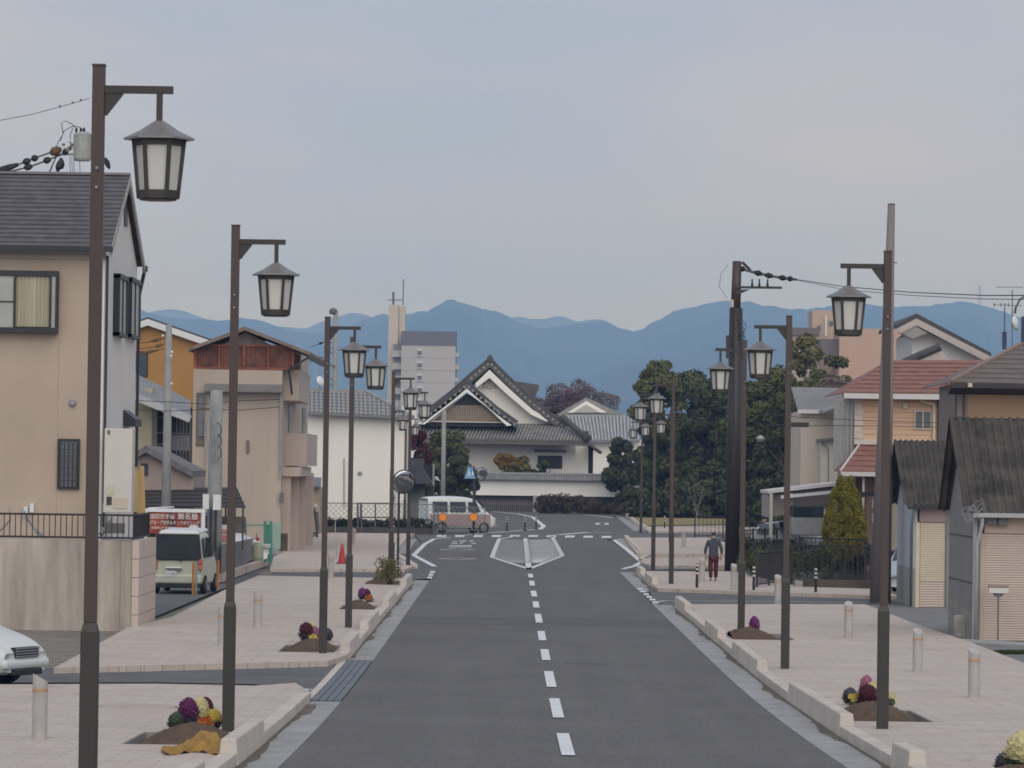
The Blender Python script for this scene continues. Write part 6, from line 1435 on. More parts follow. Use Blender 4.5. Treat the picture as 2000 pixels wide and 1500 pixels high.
# ------------------------------------------------------------ red banner sign and parking lot furniture
Ysg = 119.0
T = thing('banner_sign', 'red and black boxing gym banner in a white frame above the small car', 'sign', at(340, 1080, Ysg))
b = B(); b.bar(at(284, 996, Ysg), at(401, 998, Ysg), .11); b.tube([at(397, 996, Ysg), at(396, 1045, Ysg), at(400, 1080, Ysg)], .07, 8)
b.bar(at(286, 996, Ysg), at(284, 1080, Ysg), .1).bar(at(290, 992, Ysg), at(340, 990, Ysg), .03); b.obj('frame', mat('bright_white', (.78, .78, .78), .4, .05), T)
def banner():
    m = bpy.data.materials.new('banner_print'); m.use_nodes = True; t = m.node_tree; n = t.nodes.new; l = t.links.new
    tc = n('ShaderNodeTexCoord'); no = n('ShaderNodeTexNoise'); no.inputs['Scale'].default_value = 1.6; no.inputs['Detail'].default_value = 6; no.inputs['Distortion'].default_value = 1
    rp = n('ShaderNodeValToRGB'); e = rp.color_ramp.elements; e[0].position = .34; e[0].color = (.035, .018, .022, 1); e[1].position = .7; e[1].color = (.50, .13, .03, 1); x = e.new(.5); x.color = (.27, .035, .02, 1)
    l(tc.outputs['Object'], no.inputs['Vector']); l(no.outputs[0], rp.inputs[0]); l(rp.outputs[0], t.nodes['Principled BSDF'].inputs['Base Color']); t.nodes['Principled BSDF'].inputs['Roughness'].default_value = .6
    return m
BAN = banner()
B().prism([at(289, 998, Ysg), at(392, 999, Ysg), at(392, 1043, Ysg), at(289, 1042, Ysg)], (0, .03, 0)).obj('banner', BAN, T)
LET = mat('lettering_white', (.72, .66, .62), .6, .05)
def as_mesh(c):
    t_ = bpy.data.objects.new('tmp', c); SC.collection.objects.link(t_); dg = bpy.context.evaluated_depsgraph_get()
    me = bpy.data.meshes.new_from_object(t_.evaluated_get(dg)); bpy.data.objects.remove(t_); me.name = 'lettering'
    if not me.materials: me.materials.append(c.materials[0])
    return bpy.data.objects.new('lettering', me)
def text(s, px, py, Y, size, parent, m=LET, al='LEFT', squash=1.0, rz=0.0, ext=.003):
    c = bpy.data.curves.new('lettering', 'FONT'); c.body = s; c.size = size; c.align_x = al; c.align_y = 'CENTER'; c.extrude = ext; c.offset = size * .012; c.materials.append(m)
    o = as_mesh(c); C.objects.link(o); o.parent = parent; o.location = at(px, py, Y) - parent.location; o.rotation_euler = (R(90), R(.79) * 0, rz); o.scale = (squash, 1, 1); return o
pxm = F / Ysg
text('国際空手道', 293, 1009, Ysg - .02, 10.5 / pxm, T, squash=.92)
text('無名塾', 347, 1009, Ysg - .02, 14 / pxm, T, squash=.95)
text('グローブ空手＆キックボクシング', 292, 1021, Ysg - .02, 8.6 / pxm, T, squash=.76)
text('会員募集中 見学自由', 295, 1031, Ysg - .02, 5.4 / pxm, T, squash=.95)
b = B(); st = []
for k in range(24): r = 13 if k % 2 == 0 else 8; a = 2 * math.pi * k / 24; st.append(at(378 + r * math.cos(a), 1031 + .62 * r * math.sin(a), Ysg - .015))
b.prism(st, (0, .01, 0)).obj('starburst', LET, T)
# orange posts and chain rails of the lot
for (x, t, u, w_, lb) in ((377, 1098, 1163, 2.6, 'orange post before the right rear corner of the small green car'), (297, 1096, 1168, 2.2, 'orange and rusty post at the left rear of the small green car'), (426, 1094, 1150, 2.3, 'plain orange post right of the small green car')):
    p = G(x, u, .02); Tq = thing('orange_post', lb, 'post', p, 'orange posts at the parking lot mouth')
    B().tube([p, p + Vector((0, 0, (u - t) / F * p.y))], w_ / F * p.y, 10).obj('post', mat('orange_paint', (.50, .17, .03), .5, .25, 2), Tq)
    if x == 377: B().tube([p + Vector((.08, .05, 0)), p + Vector((.08, .05, .98))], .03, 8).obj('green_stay', mat('faded_green', (.20, .30, .25), .6, .15), Tq)
T = thing('lot_screen', 'grey mesh screen panel on a pale block kerb beside the parking lot', 'screen', G(470, 1115, .05))
A_, B2 = G(432, 1138, .05), G(500, 1106, .05)
up = Vector((0, 0, 1))
B().prism([A_ + up * .28, B2 + up * .28, B2 + up * 1.05, A_ + up * 1.2], (0, .04, 0)).obj('mesh_panel', mat('grey_mesh', (.19, .185, .18), .8, .12, 3), T)
for i in range(4):
    a, b_ = A_.lerp(B2 + Vector((.35, 1.5, 0)), i / 4), A_.lerp(B2 + Vector((.35, 1.5, 0)), (i + .97) / 4); B().hexa([a, b_, b_ + Vector((-.2, .2, 0)), a + Vector((-.2, .2, 0)), a + up * .26, b_ + up * .26, b_ + Vector((-.2, .2, .26)), a + Vector((-.2, .2, .26))]).obj('kerb_block', PBLK, T)
for i in range(4): a = A_.lerp(B2, i / 3); B().tube([a, a + up * 1.2], .018, 6).obj('post', GRAYM, T)
Yg_ = 140.0
T = thing('green_gate', 'green steel mesh gate with teal post and mint panel beside the taupe building', 'gate', at(525, 1100, Yg_))
GRN_ = mat('green_steel', (.055, .24, .17), .5, .15)
b = B()
for x in (480, 518, 529): b.bar(at(x, 1018, Yg_), at(x, 1098 if x > 500 else 1060, Yg_), .06 if x < 515 else .11)
for y in (1026, 1094): b.bar(at(440, y - 1, Yg_), at(529, y, Yg_), .04)
b.obj('frame', GRN_, T)
b = B()
for i in range(14): b.bar(at(519 + i * .8, 1027, Yg_ + .03), at(519 + i * .8, 1094, Yg_ + .03), .012)
b.obj('mesh_infill', GRN_, T, kind='stuff')
B().pbox(533, 1020, 548, 1072, Yg_ + 3, .06).obj('mint_panel', mat('mint_sheet', (.30, .42, .36), .6, .1), T)
B().pbox(545, 1042, 561, 1076, Yg_ + 3.2, .3).obj('mossy_block', mat('mossy_concrete', (.105, .085, .065)), T)
T = thing('green_bin', 'pale green round bin with a red lamp behind the mesh screen', 'bin', at(503, 1085, 131))
B().lathe([(.16, .0), (.2, .1), (.2, .5), (.14, .62)], at(503, 1095, 131), 12).obj('body', mat('pale_green', (.34, .38, .26), .6, .15), T)
B().tube([at(503, 1053, 130.8), at(503, 1053, 130.9)], .07, 10).obj('red_lamp', mat('tail_red', (.30, .05, .035), .4, .1), T)
# person seen from behind on the left, near the buildings
for (x, t, u, m_) in ((607, 985, 1052, 1),):
    T = thing('distant_figure', 'dark bicycle under pale covers at the foot of the taupe building', 'figure', at(615, 1050, 190))
    B().tube([at(x + 2, 990, 190), at(x + 8, 988, 190), at(x + 14, 992, 190)], [.1, .16, .06], 8).obj('cover', mat('soft_white', (.5, .49, .48)), T)  # pale top of the person
    B().tube([at(x + 10, 1000, 190), at(x + 13, 1030, 190), at(x + 12, 1050, 190)], [.12, .1, .06], 8).tube([at(x + 4, 992, 190), at(x + 11, 1010, 190)], .09, 8).obj('frame', mat('slate_cloth', (.10, .11, .13), .8, .2), T)  # dark clothed body and arm of the person
# ------------------------------------------------------------ vehicles
def ring(ws, wb, wr, z0, zb, zr):
    R_ = [(ws * .55, z0 - .02), (ws * .95, z0), (ws * 1.0, z0 + .12), (wb, z0 + (zb - z0) * .5), (wb * .995, zb - .03), (wb * .95, zb + .03), (wr + (wb - wr) * .22, zb + (zr - zb) * .75), (wr * .92, zr - .03), (wr * .6, zr), (0, zr + .01)]
    return [(-x, z) for x, z in R_[:-1]][::1] + [R_[-1]] + R_[:-1][::-1]
def shell(sections, m, name, parent, sub=2):
    """sections: (s along length, ring) built along local +Y; parent's axes place it"""
    b = B(); b.grid([[(x, s, z) for x, z in r] for s, r in sections]); n = len(sections[0][1]); k = len(sections)
    b.f.append(tuple(range(n))); b.f.append(tuple(range((k - 1) * n, k * n))[::-1])
    me = b.mesh(name); me.materials.append(m); me.polygons.foreach_set('use_smooth', [True] * len(me.polygons))
    o = link(name, me, parent); md = o.modifiers.new('sub', 'SUBSURF'); md.levels = md.render_levels = sub; return o
def loc_obj(b, name, m, parent, bevel=0, smooth=False, **k):
    me = b.mesh(name); me.materials.append(m)
    if smooth: me.polygons.foreach_set('use_smooth', [True] * len(me.polygons))
    return link(name, me, parent, bevel, **k)
TYRE = mat('tyre', (.025, .025, .026), .85, .15); RIM = mat('wheel_rim', (.20, .205, .21), .4, .1, metal=.5)
CGL = glass('car_glass', (.035, .045, .05), .06)
def wheels(T, xs, ys, r=.28, w=.17):
    for y in ys:
        for s in (-1, 1):
            b = B(); prof = [(r * .52, -w / 2), (r * .95, -w / 2), (r, -w * .3), (r, w * .3), (r * .95, w / 2), (r * .52, w / 2)]
            b.lathe(prof, (0, 0, 0), 20); o = loc_obj(b, 'wheel', TYRE, T, smooth=False); o.location = (s * xs, y, r); o.rotation_euler = (0, R(90), 0)
            b = B().lathe([(r * .6, -.01), (r * .62, .02), (.05, .04)], (0, 0, s * w * .42), 14); o2 = loc_obj(b, 'rim', RIM, o)
def quad(T, name, pts, m, th=.015, n=(0, -1, 0)):
    b = B(); b.prism(pts, Vector(n) * th); return loc_obj(b, name, m, T)
# small pale green tall car seen from behind
p = G(352, 1163, .02)
T = thing('small_green_car', 'boxy pale green small car with white roof, parked rear toward the viewer', 'car', (X_(346, 1163, p.y + 1.3), p.y + 1.3, .02)); T.rotation_euler = (0, 0, R(-3))
PG = mat('pale_green_paint', (.47, .48, .385), .35, .05, 1, spec=.5); WP = mat('white_paint', (.66, .68, .66), .35, .05, spec=.5)
S = [(0.02, ring(.62, .68, .60, .34, .95, 1.60)), (.08, ring(.70, .735, .63, .26, .98, 1.72)), (.5, ring(.72, .74, .64, .22, 1.0, 1.80)), (1.6, ring(.72, .74, .64, .22, 1.0, 1.82)), (2.35, ring(.72, .74, .63, .22, .98, 1.78)), (2.75, ring(.72, .735, .60, .22, .97, 1.35)), (3.0, ring(.70, .73, .60, .22, .95, 1.02)), (3.36, ring(.66, .70, .55, .26, .80, .88))]
shell(S, PG, 'body', T)
loc_obj(B().hexa([(-.60, .05, 1.72), (.60, .05, 1.72), (.60, 2.3, 1.79), (-.60, 2.3, 1.79), (-.52, .12, 1.84), (.52, .12, 1.84), (.54, 2.2, 1.88), (-.54, 2.2, 1.88)]), 'roof', WP, T, bevel=.05)
quad(T, 'rear_window', [(-.66, -.005, 1.0), (.66, -.005, 1.0), (.58, .03, 1.66), (-.58, .03, 1.66)], CGL, .03)
quad(T, 'window_surround', [(-.70, .012, .97), (.70, .012, .97), (.62, .05, 1.71), (-.62, .05, 1.71)], BLACK, .03)
for s in (-1, 1):
    loc_obj(B().prism([(s * .735, .25, 1.05), (s * .735, 1.0, 1.05), (s * .665, 1.0, 1.62), (s * .655, .3, 1.60)], (s * .02, 0, 0)), 'side_window', CGL, T)
    loc_obj(B().prism([(s * .735, 1.1, 1.05), (s * .735, 2.1, 1.05), (s * .665, 2.0, 1.62), (s * .665, 1.1, 1.62)], (s * .02, 0, 0)), 'side_window', CGL, T)
    loc_obj(B().box(s * .58, s * .73, -.03, .1, .84, 1.02), 'tail_lamp', mat('tail_red_lamp', (.40, .12, .10), .3, .1), T, bevel=.03)
    loc_obj(B().box(s * .58, s * .72, -.025, .1, .70, .83), 'indicator', mat('amber_lamp', (.48, .16, .08), .3, .1), T, bevel=.02)
loc_obj(B().box(-.70, .70, -.06, .15, .30, .56), 'bumper', PG, T, bevel=.05)
loc_obj(B().box(-.66, .66, -.04, .2, .17, .31), 'under_bumper', BLACK, T, bevel=.02)
loc_obj(B().box(-.34, .12, -.05, .0, .74, .78), 'handle_bar', mat('bright_white', (.78, .78, .78)), T, bevel=.01)
loc_obj(B().box(-.30, .12, -.035, .0, .68, .74), 'handle_recess', GRAYM, T)
pl = loc_obj(B().box(-.36, -.03, -.075, -.055, .50, .665), 'licence_plate', mat('plate_white', (.60, .62, .62), .4, .05), T)
c_ = bpy.data.curves.new('lettering', 'FONT'); c_.body = '11-92'; c_.size = .12; c_.align_x = 'CENTER'; c_.align_y = 'CENTER'; c_.extrude = .002; c_.materials.append(GRAYM)
o_ = as_mesh(c_); C.objects.link(o_); o_.parent = pl; o_.location = (-.195, -.078, .575); o_.rotation_euler = (R(90), 0, 0)
loc_obj(B().bar((-.02, -.04, 1.02), (.14, -.05, .93), .02), 'wiper', BLACK, T)
wheels(T, .69, (.55, 2.8), .27, .15)
# car front poking in at lower left (points right)
pc = G(40, 1338, .02)
T = thing('silver_white_car', 'front end of a pale silver-white car nosing in at the left edge', 'car', (X_(50, 1300, pc.y - .6), pc.y - .6, g(pc.y) + .01)); T.rotation_euler = (0, 0, R(-90 - 24)); T.scale = (1.08, 1.08, 1.08)
SW = mat('pearl_white_paint', (.62, .64, .62), .3, .04, 1, spec=.5)
# local +Y is forward; nose at y = 0, body stretches back
S = [(-4.1, ring(.70, .74, .6, .3, .85, 1.1)), (-3.9, ring(.76, .82, .62, .22, .9, 1.45)), (-3.0, ring(.78, .84, .64, .2, .92, 1.53)), (-2.0, ring(.78, .84, .64, .2, .92, 1.50)), (-1.45, ring(.78, .84, .66, .2, .90, 1.25)), (-1.0, ring(.78, .83, .72, .2, .84, .95)), (-.5, ring(.77, .81, .68, .2, .72, .84)), (-.15, ring(.72, .74, .58, .22, .60, .70)), (0.0, ring(.60, .62, .45, .26, .5, .56))]
shell(S, SW, 'body', T)
CHR = mat('chrome', (.55, .56, .57), .2, .05, metal=.8); HL = mat('headlamp_lens', (.50, .52, .50), .12, .25, 8, spec=.8)
for s in (-1, 1):
    b = B(); b.grid([[(s * (.50 + .27 * u), -.06 - .50 * u ** 1.3 + .035 * math.sin(math.pi * v) , .50 + .03 * u + v * (.12 + .05 * u)) for v in (0, .25, .5, .75, 1)] for u in np.linspace(0, 1, 7)])
    loc_obj(b, 'headlamp', HL, T, smooth=True)
gr_ = loc_obj(B().box(-.34, .34, -.08, .035, .47, .63), 'grille', BLACK, T, bevel=.02)
for z in (.485, .525, .565, .605): loc_obj(B().box(-.33, .33, .02, .05, z, z + .016), 'grille_bar', CHR, gr_)
loc_obj(B().box(-.66, .66, -.14, .05, .30, .46), 'bumper', SW, T, bevel=.06)
loc_obj(B().box(-.42, .42, -.05, .055, .20, .30), 'lower_intake', BLACK, T, bevel=.02)
wheels(T, .79, (-.85, -3.4), .31, .19)
# van behind the chain-link barrier (points right)
pv = G(900, 1036, .0)
T = thing('white_pink_van', 'white van with pinkish lower body, parked side-on behind the chain-link barrier', 'van', (X_(958, 1036, 219), 219, 0)); T.rotation_euler = (0, 0, R(-90 + 22))
VW = mat('van_white', (.66, .68, .66), .35, .04, 1); VP = mat('van_pink', (.36, .255, .25), .4, .08, 1)
S = [(-4.1, ring(.76, .80, .70, .35, 1.05, 1.95)), (-4.0, ring(.80, .84, .72, .28, 1.08, 2.06)), (-2.5, ring(.80, .84, .72, .28, 1.08, 2.10)), (-1.35, ring(.80, .84, .70, .28, 1.08, 2.04)), (-.95, ring(.80, .84, .68, .28, 1.06, 1.75)), (-.45, ring(.80, .83, .66, .28, 1.02, 1.2)), (-.1, ring(.76, .80, .62, .3, .9, 1.0)), (0, ring(.66, .7, .5, .36, .76, .84))]
shell(S, VW, 'body', T)
for s in (-1, 1):
    for (a, b_) in ((-3.85, -2.95), (-2.8, -1.85), (-1.7, -.95)):
        loc_obj(B().prism([(s * .845, a, 1.2), (s * .845, b_, 1.2), (s * .765, b_ - (.25 if b_ > -1 else 0), 1.78), (s * .765, a, 1.78)], (s * .02, 0, 0)), 'side_window', CGL, T, bevel=.01)
    loc_obj(B().box(s * .80, s * .862, -4.0, -.35, .42, 1.08), 'pink_panel', VP, T, bevel=.01)
    loc_obj(B().box(s * .5, s * .74, -.12, .02, .72, .9), 'headlamp', HL, T, bevel=.02)
loc_obj(B().prism([(-.66, -.42, 1.18), (.66, -.42, 1.18), (.60, -.98, 1.86), (-.60, -.98, 1.86)], (0, .03, .02)), 'windscreen', CGL, T)
loc_obj(B().box(-.78, .78, -.1, .08, .34, .56), 'bumper', VP, T, bevel=.04)
wheels(T, .80, (-.75, -3.3), .32, .18)
# parked cars glimpsed behind fences
def parked(label, name, px, py, Y, yaw, paint, sc=1.0):
    T = thing(name, label, 'car', (X_(px, py, Y), Y, .02)); T.rotation_euler = (0, 0, R(yaw)); T.scale = (sc,) * 3
    S = [(-4.0, ring(.70, .74, .6, .3, .80, .95)), (-3.8, ring(.76, .80, .62, .22, .86, 1.2)), (-3.2, ring(.78, .82, .62, .2, .88, 1.42)), (-2.0, ring(.78, .82, .62, .2, .88, 1.46)), (-1.5, ring(.78, .82, .64, .2, .86, 1.2)), (-1.1, ring(.78, .81, .7, .2, .82, .92)), (-.3, ring(.74, .78, .62, .2, .66, .78)), (0, ring(.6, .64, .45, .26, .5, .58))]
    shell(S, paint, 'body', T, 1)
    loc_obj(B().prism([(-.60, -1.28, 1.02), (.60, -1.28, 1.02), (.54, -1.85, 1.40), (-.54, -1.85, 1.40)], (0, .03, .03)), 'windscreen', CGL, T)
    for s in (-1, 1):
        loc_obj(B().prism([(s * .80, -3.2, .95), (s * .80, -1.6, .95), (s * .68, -1.95, 1.34), (s * .68, -3.1, 1.34)], (s * .03, 0, 0)), 'side_window', CGL, T)
        loc_obj(B().box(s * .45, s * .72, -.12, .0, .52, .64), 'headlamp', HL, T, bevel=.02)
    wheels(T, .72, (-.8, -3.2), .3, .18); return T
parked('white car with sloping bonnet in the parking lot behind the grey mesh screen', 'white_parked_car', 495, 1080, 138, 235, SW, 1.4)
parked('light grey car half hidden between the round pole and the second shed', 'grey_parked_car', 1772, 1140, 119, 168, mat('grey_blue_paint', (.38, .41, .44), .35, .05))
parked('white car with dark windows parked under the grey carport', 'carport_car', 1588, 1010, 160, 200, SW, 1.15)
B().pbox(1550, 992, 1607, 1010, 156, .1).obj('dark_rear_window', CGL, thing('dark_hatch_van', 'dark boxy van back visible under the carport roof edge', 'van', at(1578, 1040, 156)))
Td = [o for o in C.objects if o.name == 'dark_hatch_van'][0]
B().pbox(1548, 1010, 1612, 1046, 156.02, 1.8).obj('body', mat('van_grey', (.33, .34, .34), .4, .1), Td, bevel=.05)
B().pbox(1549, 988, 1609, 1011, 156.12, 1.8).obj('cabin', BLACK, Td, bevel=.05)
T = thing('red_stripe_sign', 'white board with faded red stripes leaning beside the white parked car', 'sign board', at(437, 1080, 126))
B().pbox(421, 1025, 447, 1076, 126, .05).obj('board', mat('soft_white', (.5, .49, .48)), T)
for (t, u) in ((1034, 1041), (1045, 1058)): B().pbox(423, t, 446, u, 125.96, .03).obj('red_stripe', mat('faded_red', (.42, .16, .14), .6, .15), T)

# ------------------------------------------------------------ planting pits with ornamental cabbages
CURB = mat('pit_lining', (.27, .255, .24), .9, .2, 2, .2, 20)
def pit(rect, label, mound=(.5, .5)):
    x0, x1, y0, y1 = rect; ym = (y0 + y1) / 2; T = thing('planting_pit', label, 'planting pit', ((x0 + x1) / 2, ym, g(ym) + .1))
    b = B()
    def zz(y): return g(y) + .118
    for (a, b_, c, d) in ((x0 - .02, x1 + .02, y1 - .03, y1 + .02), (x0 - .02, x1 + .02, y0 - .02, y0 + .03)): b.hexa([(a, c, zz(c) - .4), (b_, c, zz(c) - .4), (b_, d, zz(d) - .4), (a, d, zz(d) - .4), (a, c, zz(c)), (b_, c, zz(c)), (b_, d, zz(d)), (a, d, zz(d))])
    for a, b_ in ((x0 - .02, x0 + .03), (x1 - .03, x1 + .02)): b.hexa([(a, y0 + .03, zz(y0) - .4), (b_, y0 + .03, zz(y0) - .4), (b_, y1 - .03, zz(y1) - .4), (a, y1 - .03, zz(y1) - .4), (a, y0 + .03, zz(y0) - .001), (b_, y0 + .03, zz(y0) - .001), (b_, y1 - .03, zz(y1) - .001), (a, y1 - .03, zz(y1) - .001)])
    b.obj('lining', CURB, T)
    n = 26; P = []
    for j in range(n + 1):
        row = []
        for i in range(n + 1):
            u, v = i / n, j / n; x = x0 + .03 + (x1 - x0 - .06) * u; y = y0 + .03 + (y1 - y0 - .06) * v
            d = math.hypot((u - mound[0]) * 1.7, (v - mound[1]) * 1.9); h = .30 * max(0, 1 - d ** 1.6) - .06
            row.append((x, y, g(y) + .08 + h + random.uniform(-.018, .018)))
        P.append(row)
    B().grid(P).obj('soil_mound', SOIL, T, smooth=True); return T
def lf(name, c, edge): return lmat(name, c, .35, 6)
CAB = dict(purple=(.13, .022, .10), violet=(.20, .05, .20), cream=(.66, .60, .32), maroon=(.085, .018, .028), pink=(.36, .14, .22), slate=(.085, .085, .115), green=(.07, .10, .06), yellow=(.62, .48, .10), orange=(.42, .11, .02))
for k, v in CAB.items(): mat('petal_' + k, v, .7, .3, 14)
def rosette(parent, name, c, r, h, m, n=46, tilt=0, stem=None):
    """ruffled head: overlapping cupped leaves with wavy rims"""
    b = B(); loc = Vector(c)
    for k in range(n):
        t = k / n; a = k * 2.399; ph = .12 + 1.35 * t                      # inner leaves upright, outer ones open
        L_ = r * (.38 + .75 * t); w = L_ * .52
        d = Vector((math.cos(a) * math.sin(ph), math.sin(a) * math.sin(ph), math.cos(ph) * h / r)); sd = Vector((-math.sin(a), math.cos(a), 0)); nrm = d.cross(sd)
        base = Vector((math.cos(a), math.sin(a), 0)) * r * .08 * t
        rows = []
        for j in range(4):
            v = j / 3; wid = w * (.3, .8, 1.0, .7)[j]; rows.append([loc + base + d * L_ * v + sd * wid * s + nrm * (L_ * (.16 * s * s + .10 * math.sin(9 * s + k) * v - .12 * v)) for s in (-1, -.6, -.2, .2, .6, 1)])
        b.grid(rows)
    return b.obj(name, m, parent)
def egg(parent, name, c, rx, rz, m, f0, f1, n):
    """ruffled leaf tips overlapping over an egg shape; f0..f1 = share of the height covered"""
    b = B(); c = Vector(c)
    for k in range(n):
        f = f0 + (f1 - f0) * (k + .5) / n; ph = math.pi * (1 - f) ; a = k * 2.399
        o = Vector((math.cos(a) * math.sin(ph), math.sin(a) * math.sin(ph), -math.cos(math.pi * f))); pos = c + Vector((o.x * rx, o.y * rx, (o.z + 1) * rz))
        up_ = Vector((-o.x * o.z, -o.y * o.z, 1 - o.z * o.z + .05)).normalized(); sd = Vector((-math.sin(a), math.cos(a), 0)); s = rx * random.uniform(.34, .46)
        rows = []
        for j in range(4):
            v = j / 3; wd = (.7, 1.0, 1.0, .7)[j] * s
            rows.append([pos + up_ * s * (v * 1.0 - .5) + sd * wd * q_ + o * (s * (.12 + .75 * v * v - .16 * q_ * q_ + .30 * v * math.sin(11 * q_ + 2 * k))) for q_ in (-1, -.6, -.2, .2, .6, 1)])
        b.grid(rows)
    b.lathe([(rx * .84 * math.sin(math.pi * t), rz * (1 - math.cos(math.pi * t))) for t in np.linspace(max(.03, f0), min(.97, f1), 8)], c, 12)
    return b.obj(name, m, parent)
def cabbage(label, px, py, w_px, inner, outer, group, hfac=1.0, stem=0.12, seed=0):
    p = G(px, py, .12); p.z += .03; r = w_px / F * p.y / 2 * .86; T = thing('ornamental_cabbage', label, 'ornamental cabbage', p, group)
    rz = r * (.65 + .45 * hfac); lift = stem * .12
    B().tube([p - Vector((0, 0, .1)), p + Vector((0, 0, lift + .05))], .022, 6).obj('stem', mat('cabbage_stem', (.16, .15, .09), .8, .2), T)
    egg(T, 'inner_leaves', p + Vector((0, 0, lift)), r * .92, rz, mat('petal_' + inner, CAB[inner]), .42, .97, 54)
    egg(T, 'outer_leaves', p + Vector((0, 0, lift)), r * .98, rz, mat('petal_' + outer, CAB[outer]), .10, .44, 34)
    return T
def flowers(label, px, py, w_px, m, group, n=26, h=.1):
    p = G(px, py, .12); p.z += .08; r = w_px / F * p.y / 2; T = thing('bedding_flowers', label, 'flowers', p, group); b = B()
    for k in range(n):
        a = random.uniform(0, 6.28); q_ = p + Vector((math.cos(a) * r * random.random(), math.sin(a) * r * random.random(), h * random.random())); s = .035
        for j in range(5): t = 6.28 * j / 5; b.prism([q_, q_ + Vector((s * math.cos(t - .5), -.01, s * math.sin(t - .5))), q_ + Vector((s * 1.3 * math.cos(t), -.02, s * 1.3 * math.sin(t))), q_ + Vector((s * math.cos(t + .5), -.01, s * math.sin(t + .5)))], (0, .006, 0))
    b.obj('blossom', mat('petal_' + m, CAB[m]), T, kind='stuff')
    leaves('foliage', mat('petal_green', CAB['green']), T, [(p + Vector((0, 0, -.02)), (r, r, .06))], 120, .03)
g1 = 'cabbages in the pit before the second left lamp'
pit(P_L2, 'open square planting pit beside the second left lamp, heaped with soil', (.6, .5))
cabbage('tall violet-purple ornamental cabbage, largest head of the nearest left pit', 367, 1428, 44, 'purple', 'slate', g1, 1.5, .2)
cabbage('cream ornamental cabbage standing up behind the purple one', 391, 1420, 36, 'cream', 'cream', g1, 1.7, .26)
cabbage('dark maroon-edged cabbage leaning behind the cream one', 401, 1416, 34, 'maroon', 'maroon', g1, 1.6, .24)
cabbage('small greenish cabbage with pale centre at the left end of the nearest left pit', 343, 1430, 32, 'green', 'slate', g1, .8, .07)
cabbage('small yellow-green cabbage at the right end of the nearest left pit', 418, 1426, 34, 'yellow', 'slate', g1, .8, .07)
flowers('bright orange bedding flowers in front of the nearest left cabbages', 399, 1431, 30, 'orange', g1)
# orange-brown cloth slumped over the pit edge
T = thing('orange_net', 'mustard orange netting slumped over the front edge of the nearest left pit', 'netting', G(390, 1466, .12)); P = []
for j in range(15):
    row = []
    for i in range(37):
        u, v = i / 36, j / 14
        lo_ = 1475 - 3 * math.sin(3.1 * u) + 2 * math.sin(9 * u); hi_ = 1462 - 10 * u - 26 * max(0, math.sin(3.14 * min(1, max(0, (u - .35) / .62)))) ** 1.2
        px = 317 + 126 * u + 3 * math.sin(7 * v); py = lo_ * (1 - v) + hi_ * v
        gp_ = G(px, lo_ - 9 * v, .12); s_ = gp_.y / F
        z = gp_.z + .015 + max(0, (lo_ - 9 * v) - py) * s_ + .03 * math.sin(u * 3.14) * math.sin(v * 3.14) * 2 + .014 * math.sin(23 * u + 8 * v) + .01 * math.sin(41 * u - 13 * v)
        row.append((gp_.x, gp_.y, z))
    P.append(row)
B().grid(P).obj('net', mat('mustard_net', (.36, .205, .045), .85, .3, 5, .5, 60), T, smooth=True)
g2 = 'cabbages in the pit before the third left lamp'
pit(P_L3, 'square planting pit beside the third left lamp, heaped with soil', (.55, .5))
cabbage('dark red ornamental cabbage at left of the third lamp pit', 598, 1254, 30, 'maroon', 'slate', g2, 1.1, .12)
cabbage('cream ornamental cabbage touching the third left lamp', 610, 1250, 22, 'cream', 'pink', g2, 1.5, .2)
cabbage('pinkish cabbage just in front of the third left lamp', 614, 1254, 24, 'pink', 'maroon', g2, 1.0, .1)
cabbage('slate coloured cabbage right of the third left lamp', 638, 1254, 24, 'slate', 'slate', g2, .8, .08)
flowers('small yellow flowers at the foot of the third left lamp', 613, 1258, 14, 'yellow', g2, 16)
g3 = 'cabbages in the pit behind the fourth left lamp'
pit(P_L4, 'planting pit right of the fourth left lamp with a low soil heap', (.5, .5))
cabbage('violet cabbage, taller left head of the pit right of the fourth left lamp', 707, 1174, 17, 'violet', 'slate', g3, 1.5, .25)
cabbage('dark purple cabbage, right head of the pit right of the fourth left lamp', 716, 1174, 17, 'purple', 'slate', g3, 1.2, .2)
flowers('orange flowers in the pit right of the fourth left lamp', 722, 1176, 18, 'orange', g3, 16)
pit(P_L5, 'shallow planting pit under the bushy left lamp', (.5, .5))
p = G(757, 1142, .12); T = thing('lamp_bush', 'green and yellow bush growing around the foot of the fifth left lamp', 'bush', p)
leaves('foliage', G4, T, [((p.x + random.uniform(-.3, .3), p.y + random.uniform(-.3, .3), p.z + random.uniform(.2, .75)), (.17, .17, .17)) for _ in range(26)], 2200, .035)
B().tube([p, p + Vector((0, 0, .3))], .03, 6).obj('stem', BARK, T)
g4 = 'cabbages in the pit before the nearest right lamp'
pit(P_R1, 'square planting pit beside the nearest right lamp, heaped with soil', (.42, .55))
cabbage('tall greyish mauve cabbage at the back of the nearest right pit', 1692, 1372, 30, 'pink', 'slate', g4, 2.0, .28)
cabbage('cream and pink cabbage half hidden by the nearest right lamp pole', 1704, 1375, 32, 'cream', 'pink', g4, 1.2, .15)
cabbage('pink cabbage in front of the cream one beside the nearest right lamp', 1707, 1378, 26, 'pink', 'maroon', g4, 1.0, .12)
cabbage('deep maroon cabbage, lowest and broadest of the nearest right pit', 1694, 1382, 40, 'maroon', 'maroon', g4, .8, .03)
cabbage('small slate cabbage at the left edge of the nearest right pit', 1660, 1377, 30, 'slate', 'green', g4, .7, .04)
flowers('yellow flowers left of the maroon cabbage in the nearest right pit', 1672, 1380, 24, 'yellow', g4, 18)
